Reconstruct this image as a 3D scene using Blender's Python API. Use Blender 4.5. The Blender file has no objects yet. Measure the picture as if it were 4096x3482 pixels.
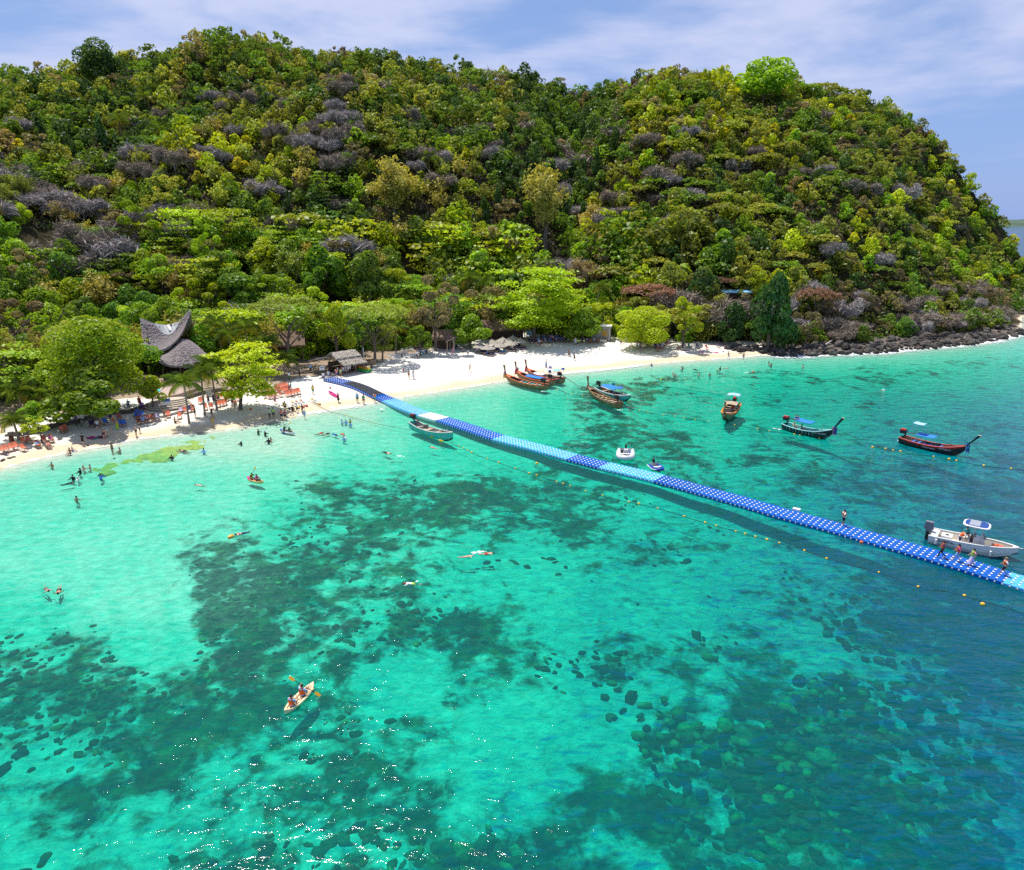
import bpy, bmesh, math, random
import numpy as np
from mathutils import Vector, Matrix

SC = bpy.context.scene
COL = SC.collection
R = math.radians
rng = np.random.default_rng(7)
random.seed(7)

# ------------------------------------------------------------------ camera, sky, sun, exposure
CAMH = 30.0
FPX = 2848.0                       # focal length in pixels of the 4096 px wide photograph
TILT = math.atan(851.0 / FPX)
cam = bpy.data.cameras.new('camera')
cam.sensor_width = 36.0
cam.lens = FPX / 4096.0 * 36.0
cam.clip_start = 0.5
cam.clip_end = 60000
camo = bpy.data.objects.new('camera', cam)
COL.objects.link(camo)
camo.location = (0, 0, CAMH)
camo.rotation_euler = (math.pi / 2 - TILT, 0, 0)
SC.camera = camo

SUN_DIR = Vector((-0.22, 0.27, 0.93)).normalized()      # towards the sun
sun = bpy.data.lights.new('sun', 'SUN')
sun.energy = 5.0
sun.angle = R(0.53)
sun.color = (1.0, 0.955, 0.88)
suno = bpy.data.objects.new('sun', sun)
COL.objects.link(suno)
suno.rotation_euler = SUN_DIR.to_track_quat('Z', 'Y').to_euler()

world = bpy.data.worlds.new('World')
SC.world = world
world.use_nodes = True
WN = world.node_tree
WN.nodes.clear()
def nd(tree, typ, **kw):
    n = tree.nodes.new(typ)
    for k, v in kw.items():
        if k.startswith('i_'):
            key = k[2:]
            key = int(key) if key.isdigit() else key.replace('_', ' ')
            n.inputs[key].default_value = v
        else:
            setattr(n, k, v)
    return n
sky = nd(WN, 'ShaderNodeTexSky', sky_type='NISHITA', sun_disc=False, altitude=30.0, air_density=1.0, dust_density=0.6, ozone_density=1.5)
sky.sun_elevation = math.asin(SUN_DIR.z)
sky.sun_rotation = math.atan2(SUN_DIR.x, SUN_DIR.y)
tc = nd(WN, 'ShaderNodeTexCoord')
sep = nd(WN, 'ShaderNodeSeparateXYZ')
WN.links.new(tc.outputs['Generated'], sep.inputs[0])
mp = nd(WN, 'ShaderNodeMapping')
mp.inputs['Scale'].default_value = (1.3, 1.3, 4.5)
mp.inputs['Location'].default_value = (2.4, 0.2, 0.1)
WN.links.new(tc.outputs['Generated'], mp.inputs[0])
cn = nd(WN, 'ShaderNodeTexNoise', i_Scale=1.7, i_Detail=7.0, i_Roughness=0.55, i_Distortion=0.3)
WN.links.new(mp.outputs[0], cn.inputs['Vector'])
cr = nd(WN, 'ShaderNodeMapRange', i_1=0.40, i_2=0.60, i_3=0.0, i_4=1.0)
cr.interpolation_type = 'SMOOTHSTEP'
WN.links.new(cn.outputs[0], cr.inputs[0])
# haze towards the horizon keeps the low sky pale
hz = nd(WN, 'ShaderNodeMapRange', i_1=0.0, i_2=0.75, i_3=0.78, i_4=0.12)
WN.links.new(sep.outputs[2], hz.inputs[0])
cb = nd(WN, 'ShaderNodeMath', operation='MULTIPLY', i_1=0.9)
WN.links.new(cr.outputs[0], cb.inputs[0])
fade = nd(WN, 'ShaderNodeMapRange', i_1=0.35, i_2=0.9, i_3=1.0, i_4=0.25)
WN.links.new(sep.outputs[2], fade.inputs[0])
cb2 = nd(WN, 'ShaderNodeMath', operation='MULTIPLY')
WN.links.new(cb.outputs[0], cb2.inputs[0]); WN.links.new(fade.outputs[0], cb2.inputs[1])
skym = nd(WN, 'ShaderNodeMixRGB', blend_type='MIX')
skym.inputs[2].default_value = (2.3, 3.8, 8.2, 1)      # thin bright haze
WN.links.new(hz.outputs[0], skym.inputs[0]); WN.links.new(sky.outputs[0], skym.inputs[1])
clm = nd(WN, 'ShaderNodeMixRGB', blend_type='MIX')
clm.inputs[2].default_value = (5.9, 6.4, 8.7, 1)      # thin high cloud
WN.links.new(cb2.outputs[0], clm.inputs[0]); WN.links.new(skym.outputs[0], clm.inputs[1])
bg = nd(WN, 'ShaderNodeBackground', i_Strength=0.1)
wo = nd(WN, 'ShaderNodeOutputWorld')
WN.links.new(clm.outputs[0], bg.inputs[0]); WN.links.new(bg.outputs[0], wo.inputs[0])

SC.view_settings.view_transform = 'Standard'
SC.view_settings.look = 'None'
SC.view_settings.exposure = 0.12
SC.view_settings.gamma = 1.0
SC.view_settings.use_curve_mapping = False
SC.render.engine = 'CYCLES'
cy = SC.cycles
cy.max_bounces = 5
cy.diffuse_bounces = 2
cy.glossy_bounces = 2
cy.transmission_bounces = 3
cy.transparent_max_bounces = 8
cy.caustics_reflective = False
cy.caustics_refractive = False
cy.sample_clamp_indirect = 4.0
cy.use_adaptive_sampling = True
cy.adaptive_threshold = 0.015
cy.use_denoising = False

# ------------------------------------------------------------------ helpers
CT, ST = math.cos(TILT), math.sin(TILT)
def rays(px, py):
    u = (np.asarray(px, float) - 2048.0) / FPX
    v = (np.asarray(py, float) - 1741.0) / FPX
    return np.stack([u, CT - v * ST, -(ST + v * CT)], -1)
def G(px, py, z=0.0):
    """the point of a level plane at height z that the photograph shows at px, py (survey of the site)"""
    d = rays(px, py)
    t = (z - CAMH) / d[..., 2]
    return np.stack([d[..., 0] * t, d[..., 1] * t, np.full_like(t, z)], -1)

def link(o, parent=None):
    COL.objects.link(o)
    if parent is not None:
        o.parent = parent
    return o
def tag(o, label=None, cat=None, group=None, kind=None):
    if label: o['label'] = label
    if cat: o['category'] = cat
    if group: o['group'] = group
    if kind: o['kind'] = kind
    return o
def thing(name, label, cat, loc=(0, 0, 0), rz=0.0, group=None, scale=1.0):
    o = bpy.data.objects.new(name, None)
    o.empty_display_size = 0.3
    link(o)
    o.location = loc
    o.rotation_euler = (0, 0, rz)
    o.scale = (scale,) * 3
    return tag(o, label, cat, group)
def inst(name, mesh, parent=None, loc=None, rot=None, scale=None, mat=None):
    o = bpy.data.objects.new(name, mesh)
    link(o, parent)
    if loc is not None: o.location = loc
    if rot is not None: o.rotation_euler = rot
    if scale is not None: o.scale = scale if hasattr(scale, '__len__') else (scale,) * 3
    if mat is not None:
        o.material_slots[0].link = 'OBJECT'
        o.material_slots[0].material = mat
    return o

class MB:
    """collects shapes, then links them as ONE mesh"""
    def __init__(s):
        s.v = []; s.f = []; s.m = []
    def add(s, verts, faces, m=0):
        o = len(s.v)
        s.v.extend([tuple(map(float, p)) for p in verts])
        s.f.extend([tuple(i + o for i in f) for f in faces])
        s.m.extend([m] * len(faces))
        return s
    def box(s, c, size, rot=None, m=0, top=1.0):
        x, y, z = [k / 2 for k in size]
        P = [(-x, -y, -z), (x, -y, -z), (x, y, -z), (-x, y, -z), (-x * top, -y * top, z), (x * top, -y * top, z), (x * top, y * top, z), (-x * top, y * top, z)]
        if rot is not None:
            P = [rot @ Vector(p) for p in P]
        P = [(p[0] + c[0], p[1] + c[1], p[2] + c[2]) for p in P]
        return s.add(P, [(3, 2, 1, 0), (4, 5, 6, 7), (0, 1, 5, 4), (1, 2, 6, 5), (2, 3, 7, 6), (3, 0, 4, 7)], m)
    def bar(s, a, b, w, h=None, m=0):
        a, b = Vector(a), Vector(b); h = h or w
        d = b - a
        q = d.to_track_quat('Z', 'Y').to_matrix()
        return s.box((a + b) / 2, (w, h, d.length), q, m)
    def tube(s, pts, rad, n=6, m=0, cap=True):
        pts = [Vector(p) for p in pts]
        rad = rad if hasattr(rad, '__len__') else [rad] * len(pts)
        V = []; prev = None
        for i, p in enumerate(pts):
            t = (pts[min(i + 1, len(pts) - 1)] - pts[max(i - 1, 0)]).normalized()
            if prev is None:
                a = t.orthogonal().normalized()
            else:
                a = (prev - t * prev.dot(t))
                a = a.normalized() if a.length > 1e-6 else t.orthogonal().normalized()
            prev = a; b = t.cross(a)
            for k in range(n):
                th = 2 * math.pi * k / n
                V.append(p + (a * math.cos(th) + b * math.sin(th)) * rad[i])
        Fc = []
        for i in range(len(pts) - 1):
            for k in range(n):
                k2 = (k + 1) % n
                Fc.append((i * n + k, i * n + k2, (i + 1) * n + k2, (i + 1) * n + k))
        if cap:
            Fc.append(tuple(reversed(range(n)))); Fc.append(tuple((len(pts) - 1) * n + k for k in range(n)))
        return s.add(V, Fc, m)
    def loft(s, rings, closed=True, cap=False, m=0):
        n = len(rings[0]); V = [p for r in rings for p in r]; Fc = []
        for i in range(len(rings) - 1):
            for k in range(n if closed else n - 1):
                k2 = (k + 1) % n
                Fc.append((i * n + k, i * n + k2, (i + 1) * n + k2, (i + 1) * n + k))
        if cap:
            Fc.append(tuple(reversed(range(n)))); Fc.append(tuple((len(rings) - 1) * n + k for k in range(n)))
        return s.add(V, Fc, m)
    def lathe(s, prof, n=10, c=(0, 0, 0), m=0, sx=1, sy=1, cap=True):
        rings = [[(c[0] + r * sx * math.cos(2 * math.pi * k / n), c[1] + r * sy * math.sin(2 * math.pi * k / n), c[2] + z) for k in range(n)] for r, z in prof]
        return s.loft(rings, True, cap, m)
    def ball(s, c, r, nu=8, nv=5, m=0, rot=None):
        r = r if hasattr(r, '__len__') else (r, r, r)
        rings = []
        for j in range(nv + 1):
            ph = -math.pi / 2 + math.pi * (j + .02) / (nv + .04)
            ring = []
            for k in range(nu):
                th = 2 * math.pi * k / nu
                p = Vector((r[0] * math.cos(ph) * math.cos(th), r[1] * math.cos(ph) * math.sin(th), r[2] * math.sin(ph)))
                if rot is not None: p = rot @ p
                ring.append((p[0] + c[0], p[1] + c[1], p[2] + c[2]))
            rings.append(ring)
        return s.loft(rings, True, True, m)
    def mesh(s, name, mats, smooth=False):
        me = bpy.data.meshes.new(name)
        me.from_pydata(s.v, [], s.f)
        mats = mats if isinstance(mats, (list, tuple)) else [mats]
        for x in mats: me.materials.append(x)
        if len(mats) > 1: me.polygons.foreach_set('material_index', s.m)
        if smooth: me.polygons.foreach_set('use_smooth', [True] * len(s.f))
        me.validate(clean_customdata=False)
        me.update()
        return me
    def build(s, name, mats, parent=None, smooth=False, loc=None, rot=None):
        return inst(name, s.mesh(name, mats, smooth), parent, loc, rot)

def np_mesh(name, V, Fq, mats, smooth=False, face_mat=None):
    """fast mesh from arrays; Fq is (n,3) or (n,4)"""
    me = bpy.data.meshes.new(name)
    V = np.ascontiguousarray(V, np.float32); Fq = np.ascontiguousarray(Fq, np.int32)
    k = Fq.shape[1]
    me.vertices.add(len(V)); me.vertices.foreach_set('co', V.ravel())
    me.loops.add(Fq.size); me.loops.foreach_set('vertex_index', Fq.ravel())
    me.polygons.add(len(Fq)); me.polygons.foreach_set('loop_start', np.arange(0, Fq.size, k, dtype=np.int32))
    try:
        me.polygons.foreach_set('loop_total', np.full(len(Fq), k, np.int32))
    except Exception:
        pass
    if smooth: me.polygons.foreach_set('use_smooth', np.ones(len(Fq), bool))
    for x in (mats if isinstance(mats, (list, tuple)) else [mats]): me.materials.append(x)
    if face_mat is not None: me.polygons.foreach_set('material_index', np.ascontiguousarray(face_mat, np.int32))
    me.update(calc_edges=True)
    return me
def attr(me, name, vals, dom='POINT'):
    a = me.attributes.new(name, 'FLOAT', dom)
    a.data.foreach_set('value', np.ascontiguousarray(vals, np.float32))
def attr_col(me, name, vals, dom='FACE'):
    a = me.attributes.new(name, 'FLOAT_COLOR', dom)
    vals = np.concatenate([vals, np.ones((len(vals), 1))], 1)
    a.data.foreach_set('color', np.ascontiguousarray(vals, np.float32).ravel())

# cheap value noise on arrays
_perm = np.random.default_rng(3).permutation(512)
_gv = np.random.default_rng(4).random(512)
def _h(i, j):
    return _gv[(_perm[i & 511] + j) & 511]
def vnoise(x, y):
    i = np.floor(x).astype(int); j = np.floor(y).astype(int)
    fx = x - i; fy = y - j
    fx = fx * fx * (3 - 2 * fx); fy = fy * fy * (3 - 2 * fy)
    a = _h(i, j) * (1 - fx) + _h(i + 1, j) * fx
    b = _h(i, j + 1) * (1 - fx) + _h(i + 1, j + 1) * fx
    return a * (1 - fy) + b * fy
def fbm(x, y, o=4):
    s = 0; a = .5; t = 0
    for k in range(o):
        s = s + a * vnoise(x + 17.3 * k, y - 9.1 * k); t += a; a *= .5; x = x * 2.03; y = y * 2.03
    return s / t
def sstep(x, a, b):
    t = np.clip((x - a) / (b - a), 0, 1)
    return t * t * (3 - 2 * t)

# ------------------------------------------------------------------ plain materials
_mats = {}
def M(name, col, rough=0.6, var=0.12, scale=6.0, metal=0.0, spec=0.4, coords='Object', emit=None):
    """painted, woven or wooden surface: base colour with slight grain and fading"""
    if name in _mats: return _mats[name]
    m = bpy.data.materials.new(name); m.use_nodes = True
    t = m.node_tree; b = t.nodes['Principled BSDF']
    b.inputs['Roughness'].default_value = rough; b.inputs['Metallic'].default_value = metal
    b.inputs['Specular IOR Level'].default_value = spec
    if var > 0:
        c = nd(t, 'ShaderNodeTexCoord')
        n = nd(t, 'ShaderNodeTexNoise', i_Scale=scale, i_Detail=4.0, i_Roughness=0.65)
        t.links.new(c.outputs[coords], n.inputs['Vector'])
        mr = nd(t, 'ShaderNodeMapRange', i_1=0.25, i_2=0.75, i_3=1 - var, i_4=1 + var)
        t.links.new(n.outputs[0], mr.inputs[0])
        mx = nd(t, 'ShaderNodeMixRGB', blend_type='MULTIPLY', i_0=1.0)
        mx.inputs[1].default_value = (*col, 1)
        t.links.new(mr.outputs[0], mx.inputs[2])
        t.links.new(mx.outputs[0], b.inputs['Base Color'])
    else:
        b.inputs['Base Color'].default_value = (*col, 1)
    _mats[name] = m
    return m
# ------------------------------------------------------------------ shoreline, hill foot, ridge
shore_px = [(0, 1876), (136, 1839), (317, 1803), (450, 1782), (544, 1757), (640, 1746), (739, 1734), (850, 1724), (950, 1713), (1045, 1696), (1153, 1672), (1261, 1648), (1400, 1628), (1491, 1613),
            (1563, 1595), (1660, 1581), (1750, 1568), (1820, 1556), (1941, 1537), (2013, 1525), (2100, 1512), (2200, 1499), (2393, 1481), (2537, 1464), (2700, 1449), (2819, 1440), (2963, 1430),
            (3045, 1421), (3130, 1426), (3293, 1418), (3486, 1413), (3630, 1399), (3823, 1384), (3967, 1363), (4059, 1341), (4096, 1331)]
_s = np.array([p[0] for p in shore_px], float), np.array([p[1] for p in shore_px], float)
SHORE = G(*_s)[:, :2]
SHORE = np.vstack([[(-420, -60), (-200, 28), (-110, 66)], SHORE, [(150, 210), (168, 236), (196, 262), (226, 300), (236, 350), (200, 400), (100, 430), (-100, 440), (-420, 440)]])
foot_px = [(0, 1505), (450, 1440), (900, 1425), (1300, 1405), (1750, 1375), (2100, 1352), (2400, 1362), (2640, 1372), (2900, 1385), (3000, 1380), (3130, 1385), (3300, 1372), (3500, 1362), (3700, 1345), (3900, 1320), (4096, 1290)]
FOOT = G([p[0] for p in foot_px], [p[1] for p in foot_px])[:, :2]
FOOT = np.vstack([[(-420, 40), (-230, 130), (-140, 140)], FOOT, [(162, 238), (190, 266), (218, 302), (228, 350), (195, 392), (100, 420), (-100, 430), (-420, 430)]])
ridge_px = [(-1500, 320, 330), (-600, 330, 315), (0, 290, 305), (200, 300, 305), (350, 262, 305), (520, 250, 305), (700, 216, 310), (760, 178, 312), (900, 165, 315), (1100, 178, 318), (1250, 218, 318), (1500, 222, 320),
            (1700, 258, 325), (1900, 275, 330), (2100, 305, 335), (2250, 345, 335), (2330, 372, 335), (2420, 338, 330), (2500, 322, 328), (2700, 302, 325), (2900, 308, 322), (3060, 322, 318), (3200, 332, 318), (3400, 362, 314),
            (3600, 425, 310), (3750, 505, 304), (3800, 575, 300), (3880, 700, 296), (4000, 825, 290), (4096, 965, 285), (4300, 1170, 280)]
_r = np.array(ridge_px, float)
_d = rays(_r[:, 0], _r[:, 1])
_t = _r[:, 2] / _d[:, 1]
RIDGE = np.stack([_d[:, 0] * _t, _r[:, 2], CAMH + _d[:, 2] * _t - 6.5], -1)

def seg_dist(P, L, closed=False):
    """distance of points P to polyline L, with nearest segment index and parameter"""
    best = np.full(len(P), 1e9); bi = np.zeros(len(P), int); bt = np.zeros(len(P))
    n = len(L) if closed else len(L) - 1
    for i in range(n):
        a = L[i, :2]; b = L[(i + 1) % len(L), :2]; ab = b - a
        t = np.clip(((P - a) @ ab) / (ab @ ab), 0, 1)
        d = np.hypot(P[:, 0] - a[0] - t * ab[0], P[:, 1] - a[1] - t * ab[1])
        k = d < best
        best[k] = d[k]; bi[k] = i; bt[k] = t[k]
    return best, bi, bt
def inside(P, L):
    r = np.zeros(len(P), bool)
    for i in range(len(L)):
        a = L[i]; b = L[(i + 1) % len(L)]
        if a[1] == b[1]: continue
        c = ((a[1] > P[:, 1]) != (b[1] > P[:, 1])) & (P[:, 0] < (b[0] - a[0]) * (P[:, 1] - a[1]) / (b[1] - a[1]) + a[0])
        r ^= c
    return r
REEF = """
00000000000000000366543443343333
00000000000001100456766555555555
00000000056677776665433345566677
00000222455677776655554443455567
10000277787634554433455444466777
11122488886565432344334555667777
23320178887677765333444444556777
66641167776334675556555444555677
78887777654223333445666777655667
77777776676665211234564678875667
64577655656653432345567788886667
44567535677657644456788888887666
46655545655665655555788888877666
36754556555667788765677777766677
44555555555666788766677777677777
""".split()
DEEP = """
00000000000011112222333344455566
00000000001112222333333444566667
11111111112222233333344455666777
11111111222222233333444556666777
11111111222222333334444556667777
11111111122222333344445556667777
22111111222223333344445555667777
22222222222333333444444555566777
22222222233333333344444555556677
33333333333333333344444455556677
33333333333333333444444445556667
33333333333333344444444444555667
33333333333333344444444444555667
33333333333333344444444444555667
33333333333333444444444444555667
""".split()
_RF = np.array([[int(c) for c in r[:32]] for r in REEF], float) / 9.0
_DP = np.array([[int(c) for c in r[:32]] for r in DEEP], float) / 9.0
def chart(A, P):
    """read a survey chart of the bay at world points"""
    X, Y = P[:, 0], np.maximum(P[:, 1], 8.0)
    dz = -CAMH
    fwd = Y * CT - dz * ST; dn = -(Y * ST + dz * CT)
    px = 2048 + FPX * X / fwd; py = 1741 + FPX * dn / fwd
    c = np.clip((px - 64) / 128.0, 0, 30.999); r = np.clip((py - 1664) / 128.0, 0, 13.999)
    i = r.astype(int); j = c.astype(int); fr = r - i; fc = c - j
    return (A[i, j] * (1 - fc) + A[i, j + 1] * fc) * (1 - fr) + (A[i + 1, j] * (1 - fc) + A[i + 1, j + 1] * fc) * fr

def land(P):
    """height, signed shore distance, distance inside the hill, depth and reef density at world points"""
    P = np.asarray(P, float).reshape(-1, 2)
    ds, _, _ = seg_dist(P, SHORE)
    ins = inside(P, SHORE)
    s = np.where(ins, ds, -ds)
    df, _, _ = seg_dist(P, FOOT)
    hin = inside(P, FOOT)
    df = np.where(hin, df, 0)
    dr, ri, rt = seg_dist(P, RIDGE)
    zr = RIDGE[ri, 2] * (1 - rt) + RIDGE[np.minimum(ri + 1, len(RIDGE) - 1), 2] * rt
    t = df / (df + dr + 1e-6)
    prof = 1.22 * t - 0.22 * t * t * t
    bump = (fbm(P[:, 0] / 26 + 5, P[:, 1] / 26, 4) - .5) * 14 + (fbm(P[:, 0] / 60 + 11, P[:, 1] / 60 + 3, 2) - .5) * 16
    # the shallow ravine that runs down from the saddle
    rav = np.exp(-((P[:, 0] - (30 - (P[:, 1] - 330) * -0.10)) / 20.0) ** 2) * -9
    hill = np.maximum(zr, 0) * prof + (bump + rav) * np.sin(np.pi * np.clip(t, 0, 1)) * np.clip(df / 30, 0, 1)
    sp = np.maximum(s, 0)
    beach = 0.055 * sp + 0.55 * (1 - np.exp(-sp / 5.0)) + 0.02 * np.maximum(sp - 25, 0) * 0
    beach = np.minimum(beach, 2.6) + 0.10 * (fbm(P[:, 0] / 3.0, P[:, 1] / 3.0, 3) - .5) * np.clip(sp / 4, 0, 1)
    dp = chart(_DP, P)
    so = np.maximum(-s, 0)
    depth = np.minimum(0.085 * so + 0.06 * np.minimum(so, 6), 0.4 + 6.8 * dp) + 0.25 * (fbm(P[:, 0] / 6, P[:, 1] / 6, 3) - .5) * np.clip(so / 20, 0, 1)
    rf = chart(_RF, P) * np.clip((so - 3) / 9, 0, 1)
    z = np.where(s > 0, beach + hill, -depth * 0.55)     # refraction makes the bed look nearer than it is
    return z, s, df, depth, rf, t

def H(x, y):
    return float(land([(x, y)])[0][0])
def hit(px, py, tmax=480.0):
    """where the sight line through px, py meets the ground (or the sea bed / sea level)"""
    d = rays(px, py)
    ts = np.linspace(25, tmax, 1400)
    P = np.stack([d[0] * ts, d[1] * ts], -1)
    z = np.maximum(land(P)[0], 0.0)
    k = np.argmax(CAMH + d[2] * ts < z)
    if k == 0: return None
    a, b = ts[k - 1], ts[k]
    for _ in range(12):
        m = (a + b) / 2
        zz = max(H(d[0] * m, d[1] * m), 0)
        if CAMH + d[2] * m < zz: b = m
        else: a = m
    return np.array([d[0] * b, d[1] * b, max(H(d[0] * b, d[1] * b), 0)])
def size_at(npx, p):
    """metres that span npx pixels of the photograph at point p"""
    depth = p[1] * CT - (p[2] - CAMH) * ST
    return npx * depth / FPX

# ------------------------------------------------------------------ ground meshes
def stretched(lo, hi, step, far):
    c = np.arange(lo, hi + .01, step)
    a = []; d = step; x = hi
    while x < far: d *= 1.35; x += d; a.append(x)
    b = []; d = step; x = lo
    while x > -far: d *= 1.35; x -= d; b.append(x)
    return np.array(b[::-1] + list(c) + a)
gx = stretched(-150, 246, 1.2, 400); gx = gx[(gx > -425)]
gy = stretched(14, 404, 1.2, 440); gy = gy[(gy > -60) & (gy < 440)]
XX, YY = np.meshgrid(gx, gy)
P2 = np.stack([XX.ravel(), YY.ravel()], -1)
GZ, GS, GDF, GDEP, GRF, GT = land(P2)
nx, ny = len(gx), len(gy)
idx = np.arange(nx * ny).reshape(ny, nx)
Q = np.stack([idx[:-1, :-1].ravel(), idx[:-1, 1:].ravel(), idx[1:, 1:].ravel(), idx[1:, :-1].ravel()], -1)
qs = GS[Q].mean(1); qd = GDF[Q].mean(1)
V3 = np.column_stack([P2, GZ])
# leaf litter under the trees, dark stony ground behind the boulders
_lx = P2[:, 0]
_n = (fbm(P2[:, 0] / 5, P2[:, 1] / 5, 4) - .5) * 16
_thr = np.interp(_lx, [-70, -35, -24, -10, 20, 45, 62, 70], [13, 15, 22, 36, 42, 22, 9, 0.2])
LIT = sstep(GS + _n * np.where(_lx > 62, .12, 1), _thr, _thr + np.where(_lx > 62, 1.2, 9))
def sub_sheet(name, mask, mat):
    q = Q[mask]; u, inv = np.unique(q, return_inverse=True)
    me = np_mesh(name, V3[u], inv.reshape(q.shape), mat, True)
    attr(me, 'litter', LIT[u]); attr(me, 'shore', GS[u]); attr(me, 'reef', GRF[u]); attr(me, 'slope', GT[u])
    o = inst(name, me)
    return tag(o, kind='structure')

def new_mat(name):
    m = bpy.data.materials.new(name); m.use_nodes = True
    t = m.node_tree
    return m, t, t.nodes['Principled BSDF'], t.nodes['Material Output']
def noise(t, vec, scale, detail=4.0, rough=0.6, dist=0.0):
    n = nd(t, 'ShaderNodeTexNoise', i_Scale=scale, i_Detail=detail, i_Roughness=rough, i_Distortion=dist)
    t.links.new(vec, n.inputs['Vector'])
    return n.outputs[0]
def ramp(t, fac, stops, interp='LINEAR'):
    n = nd(t, 'ShaderNodeValToRGB'); cr = n.color_ramp; cr.interpolation = interp
    while len(cr.elements) < len(stops): cr.elements.new(0.5)
    for e, (p, c) in zip(cr.elements, stops):
        e.position = p; e.color = (*c, 1) if len(c) == 3 else c
    t.links.new(fac, n.inputs[0])
    return n.outputs[0]
def mrange(t, v, a, b, c=0.0, d=1.0, smooth=False):
    n = nd(t, 'ShaderNodeMapRange', i_1=a, i_2=b, i_3=c, i_4=d)
    if smooth: n.interpolation_type = 'SMOOTHSTEP'
    t.links.new(v, n.inputs[0]); return n.outputs[0]
def mth(t, op, a, b=None):
    n = nd(t, 'ShaderNodeMath', operation=op)
    for i, x in enumerate((a, b)):
        if x is None: continue
        if isinstance(x, (int, float)): n.inputs[i].default_value = x
        else: t.links.new(x, n.inputs[i])
    return n.outputs[0]
def mix(t, fac, a, b, blend='MIX'):
    n = nd(t, 'ShaderNodeMixRGB', blend_type=blend)
    for i, x in enumerate((fac, a, b)):
        if isinstance(x, (int, float)): n.inputs[i].default_value = x
        elif isinstance(x, tuple): n.inputs[i].default_value = (*x, 1)
        else: t.links.new(x, n.inputs[i])
    return n.outputs[0]
def geo_pos(t):
    return nd(t, 'ShaderNodeNewGeometry').outputs['Position']
def fattr(t, name):
    return nd(t, 'ShaderNodeAttribute', attribute_name=name).outputs['Fac']
def bump(t, b, h, strength, dist):
    n = nd(t, 'ShaderNodeBump', i_Strength=strength, i_Distance=dist)
    t.links.new(h, n.inputs['Height']); t.links.new(n.outputs[0], b.inputs['Normal'])

# sand: dry and white above, tan where the waves keep it wet, leaf litter towards the trees
m_sand, t, b, _ = new_mat('sand')
pos = geo_pos(t); s_ = fattr(t, 'shore')
jit = mth(t, 'ADD', s_, mrange(t, noise(t, pos, 0.12, 3), 0.3, 0.7, -1.6, 1.6))
col = ramp(t, mrange(t, jit, 0.0, 14.0), [(0.0, (.62, .53, .38)), (.14, (.66, .54, .37)), (.24, (.72, .63, .48)), (.34, (.77, .71, .61)), (1.0, (.78, .735, .655))])
spk = mrange(t, noise(t, pos, 1.6, 6, .7), 0.60, 0.72)
col = mix(t, mth(t, 'MULTIPLY', spk, 0.25), col, (.48, .38, .26))
foot = mrange(t, noise(t, pos, 2.2, 3, .6), 0.3, 0.7, 0.93, 1.04)
col = mix(t, 1.0, col, foot, 'MULTIPLY')
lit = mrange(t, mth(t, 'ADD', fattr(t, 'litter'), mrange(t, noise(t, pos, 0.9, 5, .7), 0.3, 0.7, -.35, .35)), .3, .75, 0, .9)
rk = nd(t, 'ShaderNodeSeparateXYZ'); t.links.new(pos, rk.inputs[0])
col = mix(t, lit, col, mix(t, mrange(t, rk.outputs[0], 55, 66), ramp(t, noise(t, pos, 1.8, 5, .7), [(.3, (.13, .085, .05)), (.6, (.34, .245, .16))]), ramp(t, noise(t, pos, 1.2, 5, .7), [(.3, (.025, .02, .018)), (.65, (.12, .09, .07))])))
t.links.new(col, b.inputs['Base Color']); b.inputs['Roughness'].default_value = .9; b.inputs['Specular IOR Level'].default_value = .1
bump(t, b, noise(t, pos, 1.3, 5, .65), 0.5, 0.12)

m_hill, t, b, _ = new_mat('forest_floor')
pos = geo_pos(t)
col = ramp(t, noise(t, pos, 0.35, 6, .7), [(.3, (.018, .020, .010)), (.5, (.045, .042, .020)), (.7, (.11, .075, .045))])
t.links.new(col, b.inputs['Base Color']); b.inputs['Roughness'].default_value = .95; b.inputs['Specular IOR Level'].default_value = .05
bump(t, b, noise(t, pos, 0.8, 5, .7), 1.0, 0.6)

m_bed, t, b, _ = new_mat('sea_bed_sand_and_reef')
pos = geo_pos(t); rf = fattr(t, 'reef')
n1 = noise(t, pos, 0.085, 3, .55, .4); n2 = noise(t, pos, 0.32, 5, .62, .5)
n3 = noise(t, pos, 0.75, 4, .62, .6)
nn = mth(t, 'ADD', mth(t, 'MULTIPLY', n1, 0.30), mth(t, 'ADD', mth(t, 'MULTIPLY', n2, 0.45), mth(t, 'MULTIPLY', n3, .25)))
fld = mth(t, 'SUBTRACT', mth(t, 'ADD', mth(t, 'MULTIPLY', rf, 1.0), mth(t, 'MULTIPLY', nn, 3.6)), 2.36)
mask = mth(t, 'MULTIPLY', mrange(t, fld, -0.16, 0.24, 0, 1, True), mrange(t, rf, 0.02, 0.15))
sand = ramp(t, noise(t, pos, 0.9, 6, .65), [(.3, (.72, .69, .58)), (.7, (.88, .85, .75))])
cor = ramp(t, mth(t, 'ADD', mth(t, 'MULTIPLY', noise(t, pos, 0.42, 4, .6, .9), .62), mth(t, 'MULTIPLY', noise(t, pos, 1.6, 6, .74, .6), .38)), [(.34, (.006, .014, .018)), (.45, (.022, .042, .036)), (.54, (.085, .12, .06)), (.64, (.20, .23, .09)), (.75, (.42, .42, .20))])
col = mix(t, mask, sand, cor)
t.links.new(col, b.inputs['Base Color']); b.inputs['Roughness'].default_value = .95; b.inputs['Specular IOR Level'].default_value = 0
bump(t, b, noise(t, pos, 0.9, 6, .7, .6), 1.0, 0.5)

sub_sheet('sea_bed', qs <= 0, m_bed)
sub_sheet('sand_beach', (qs > 0) & (qd <= 0.0), m_sand)
sub_sheet('hillside', qd > 0.0, m_hill)
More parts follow.
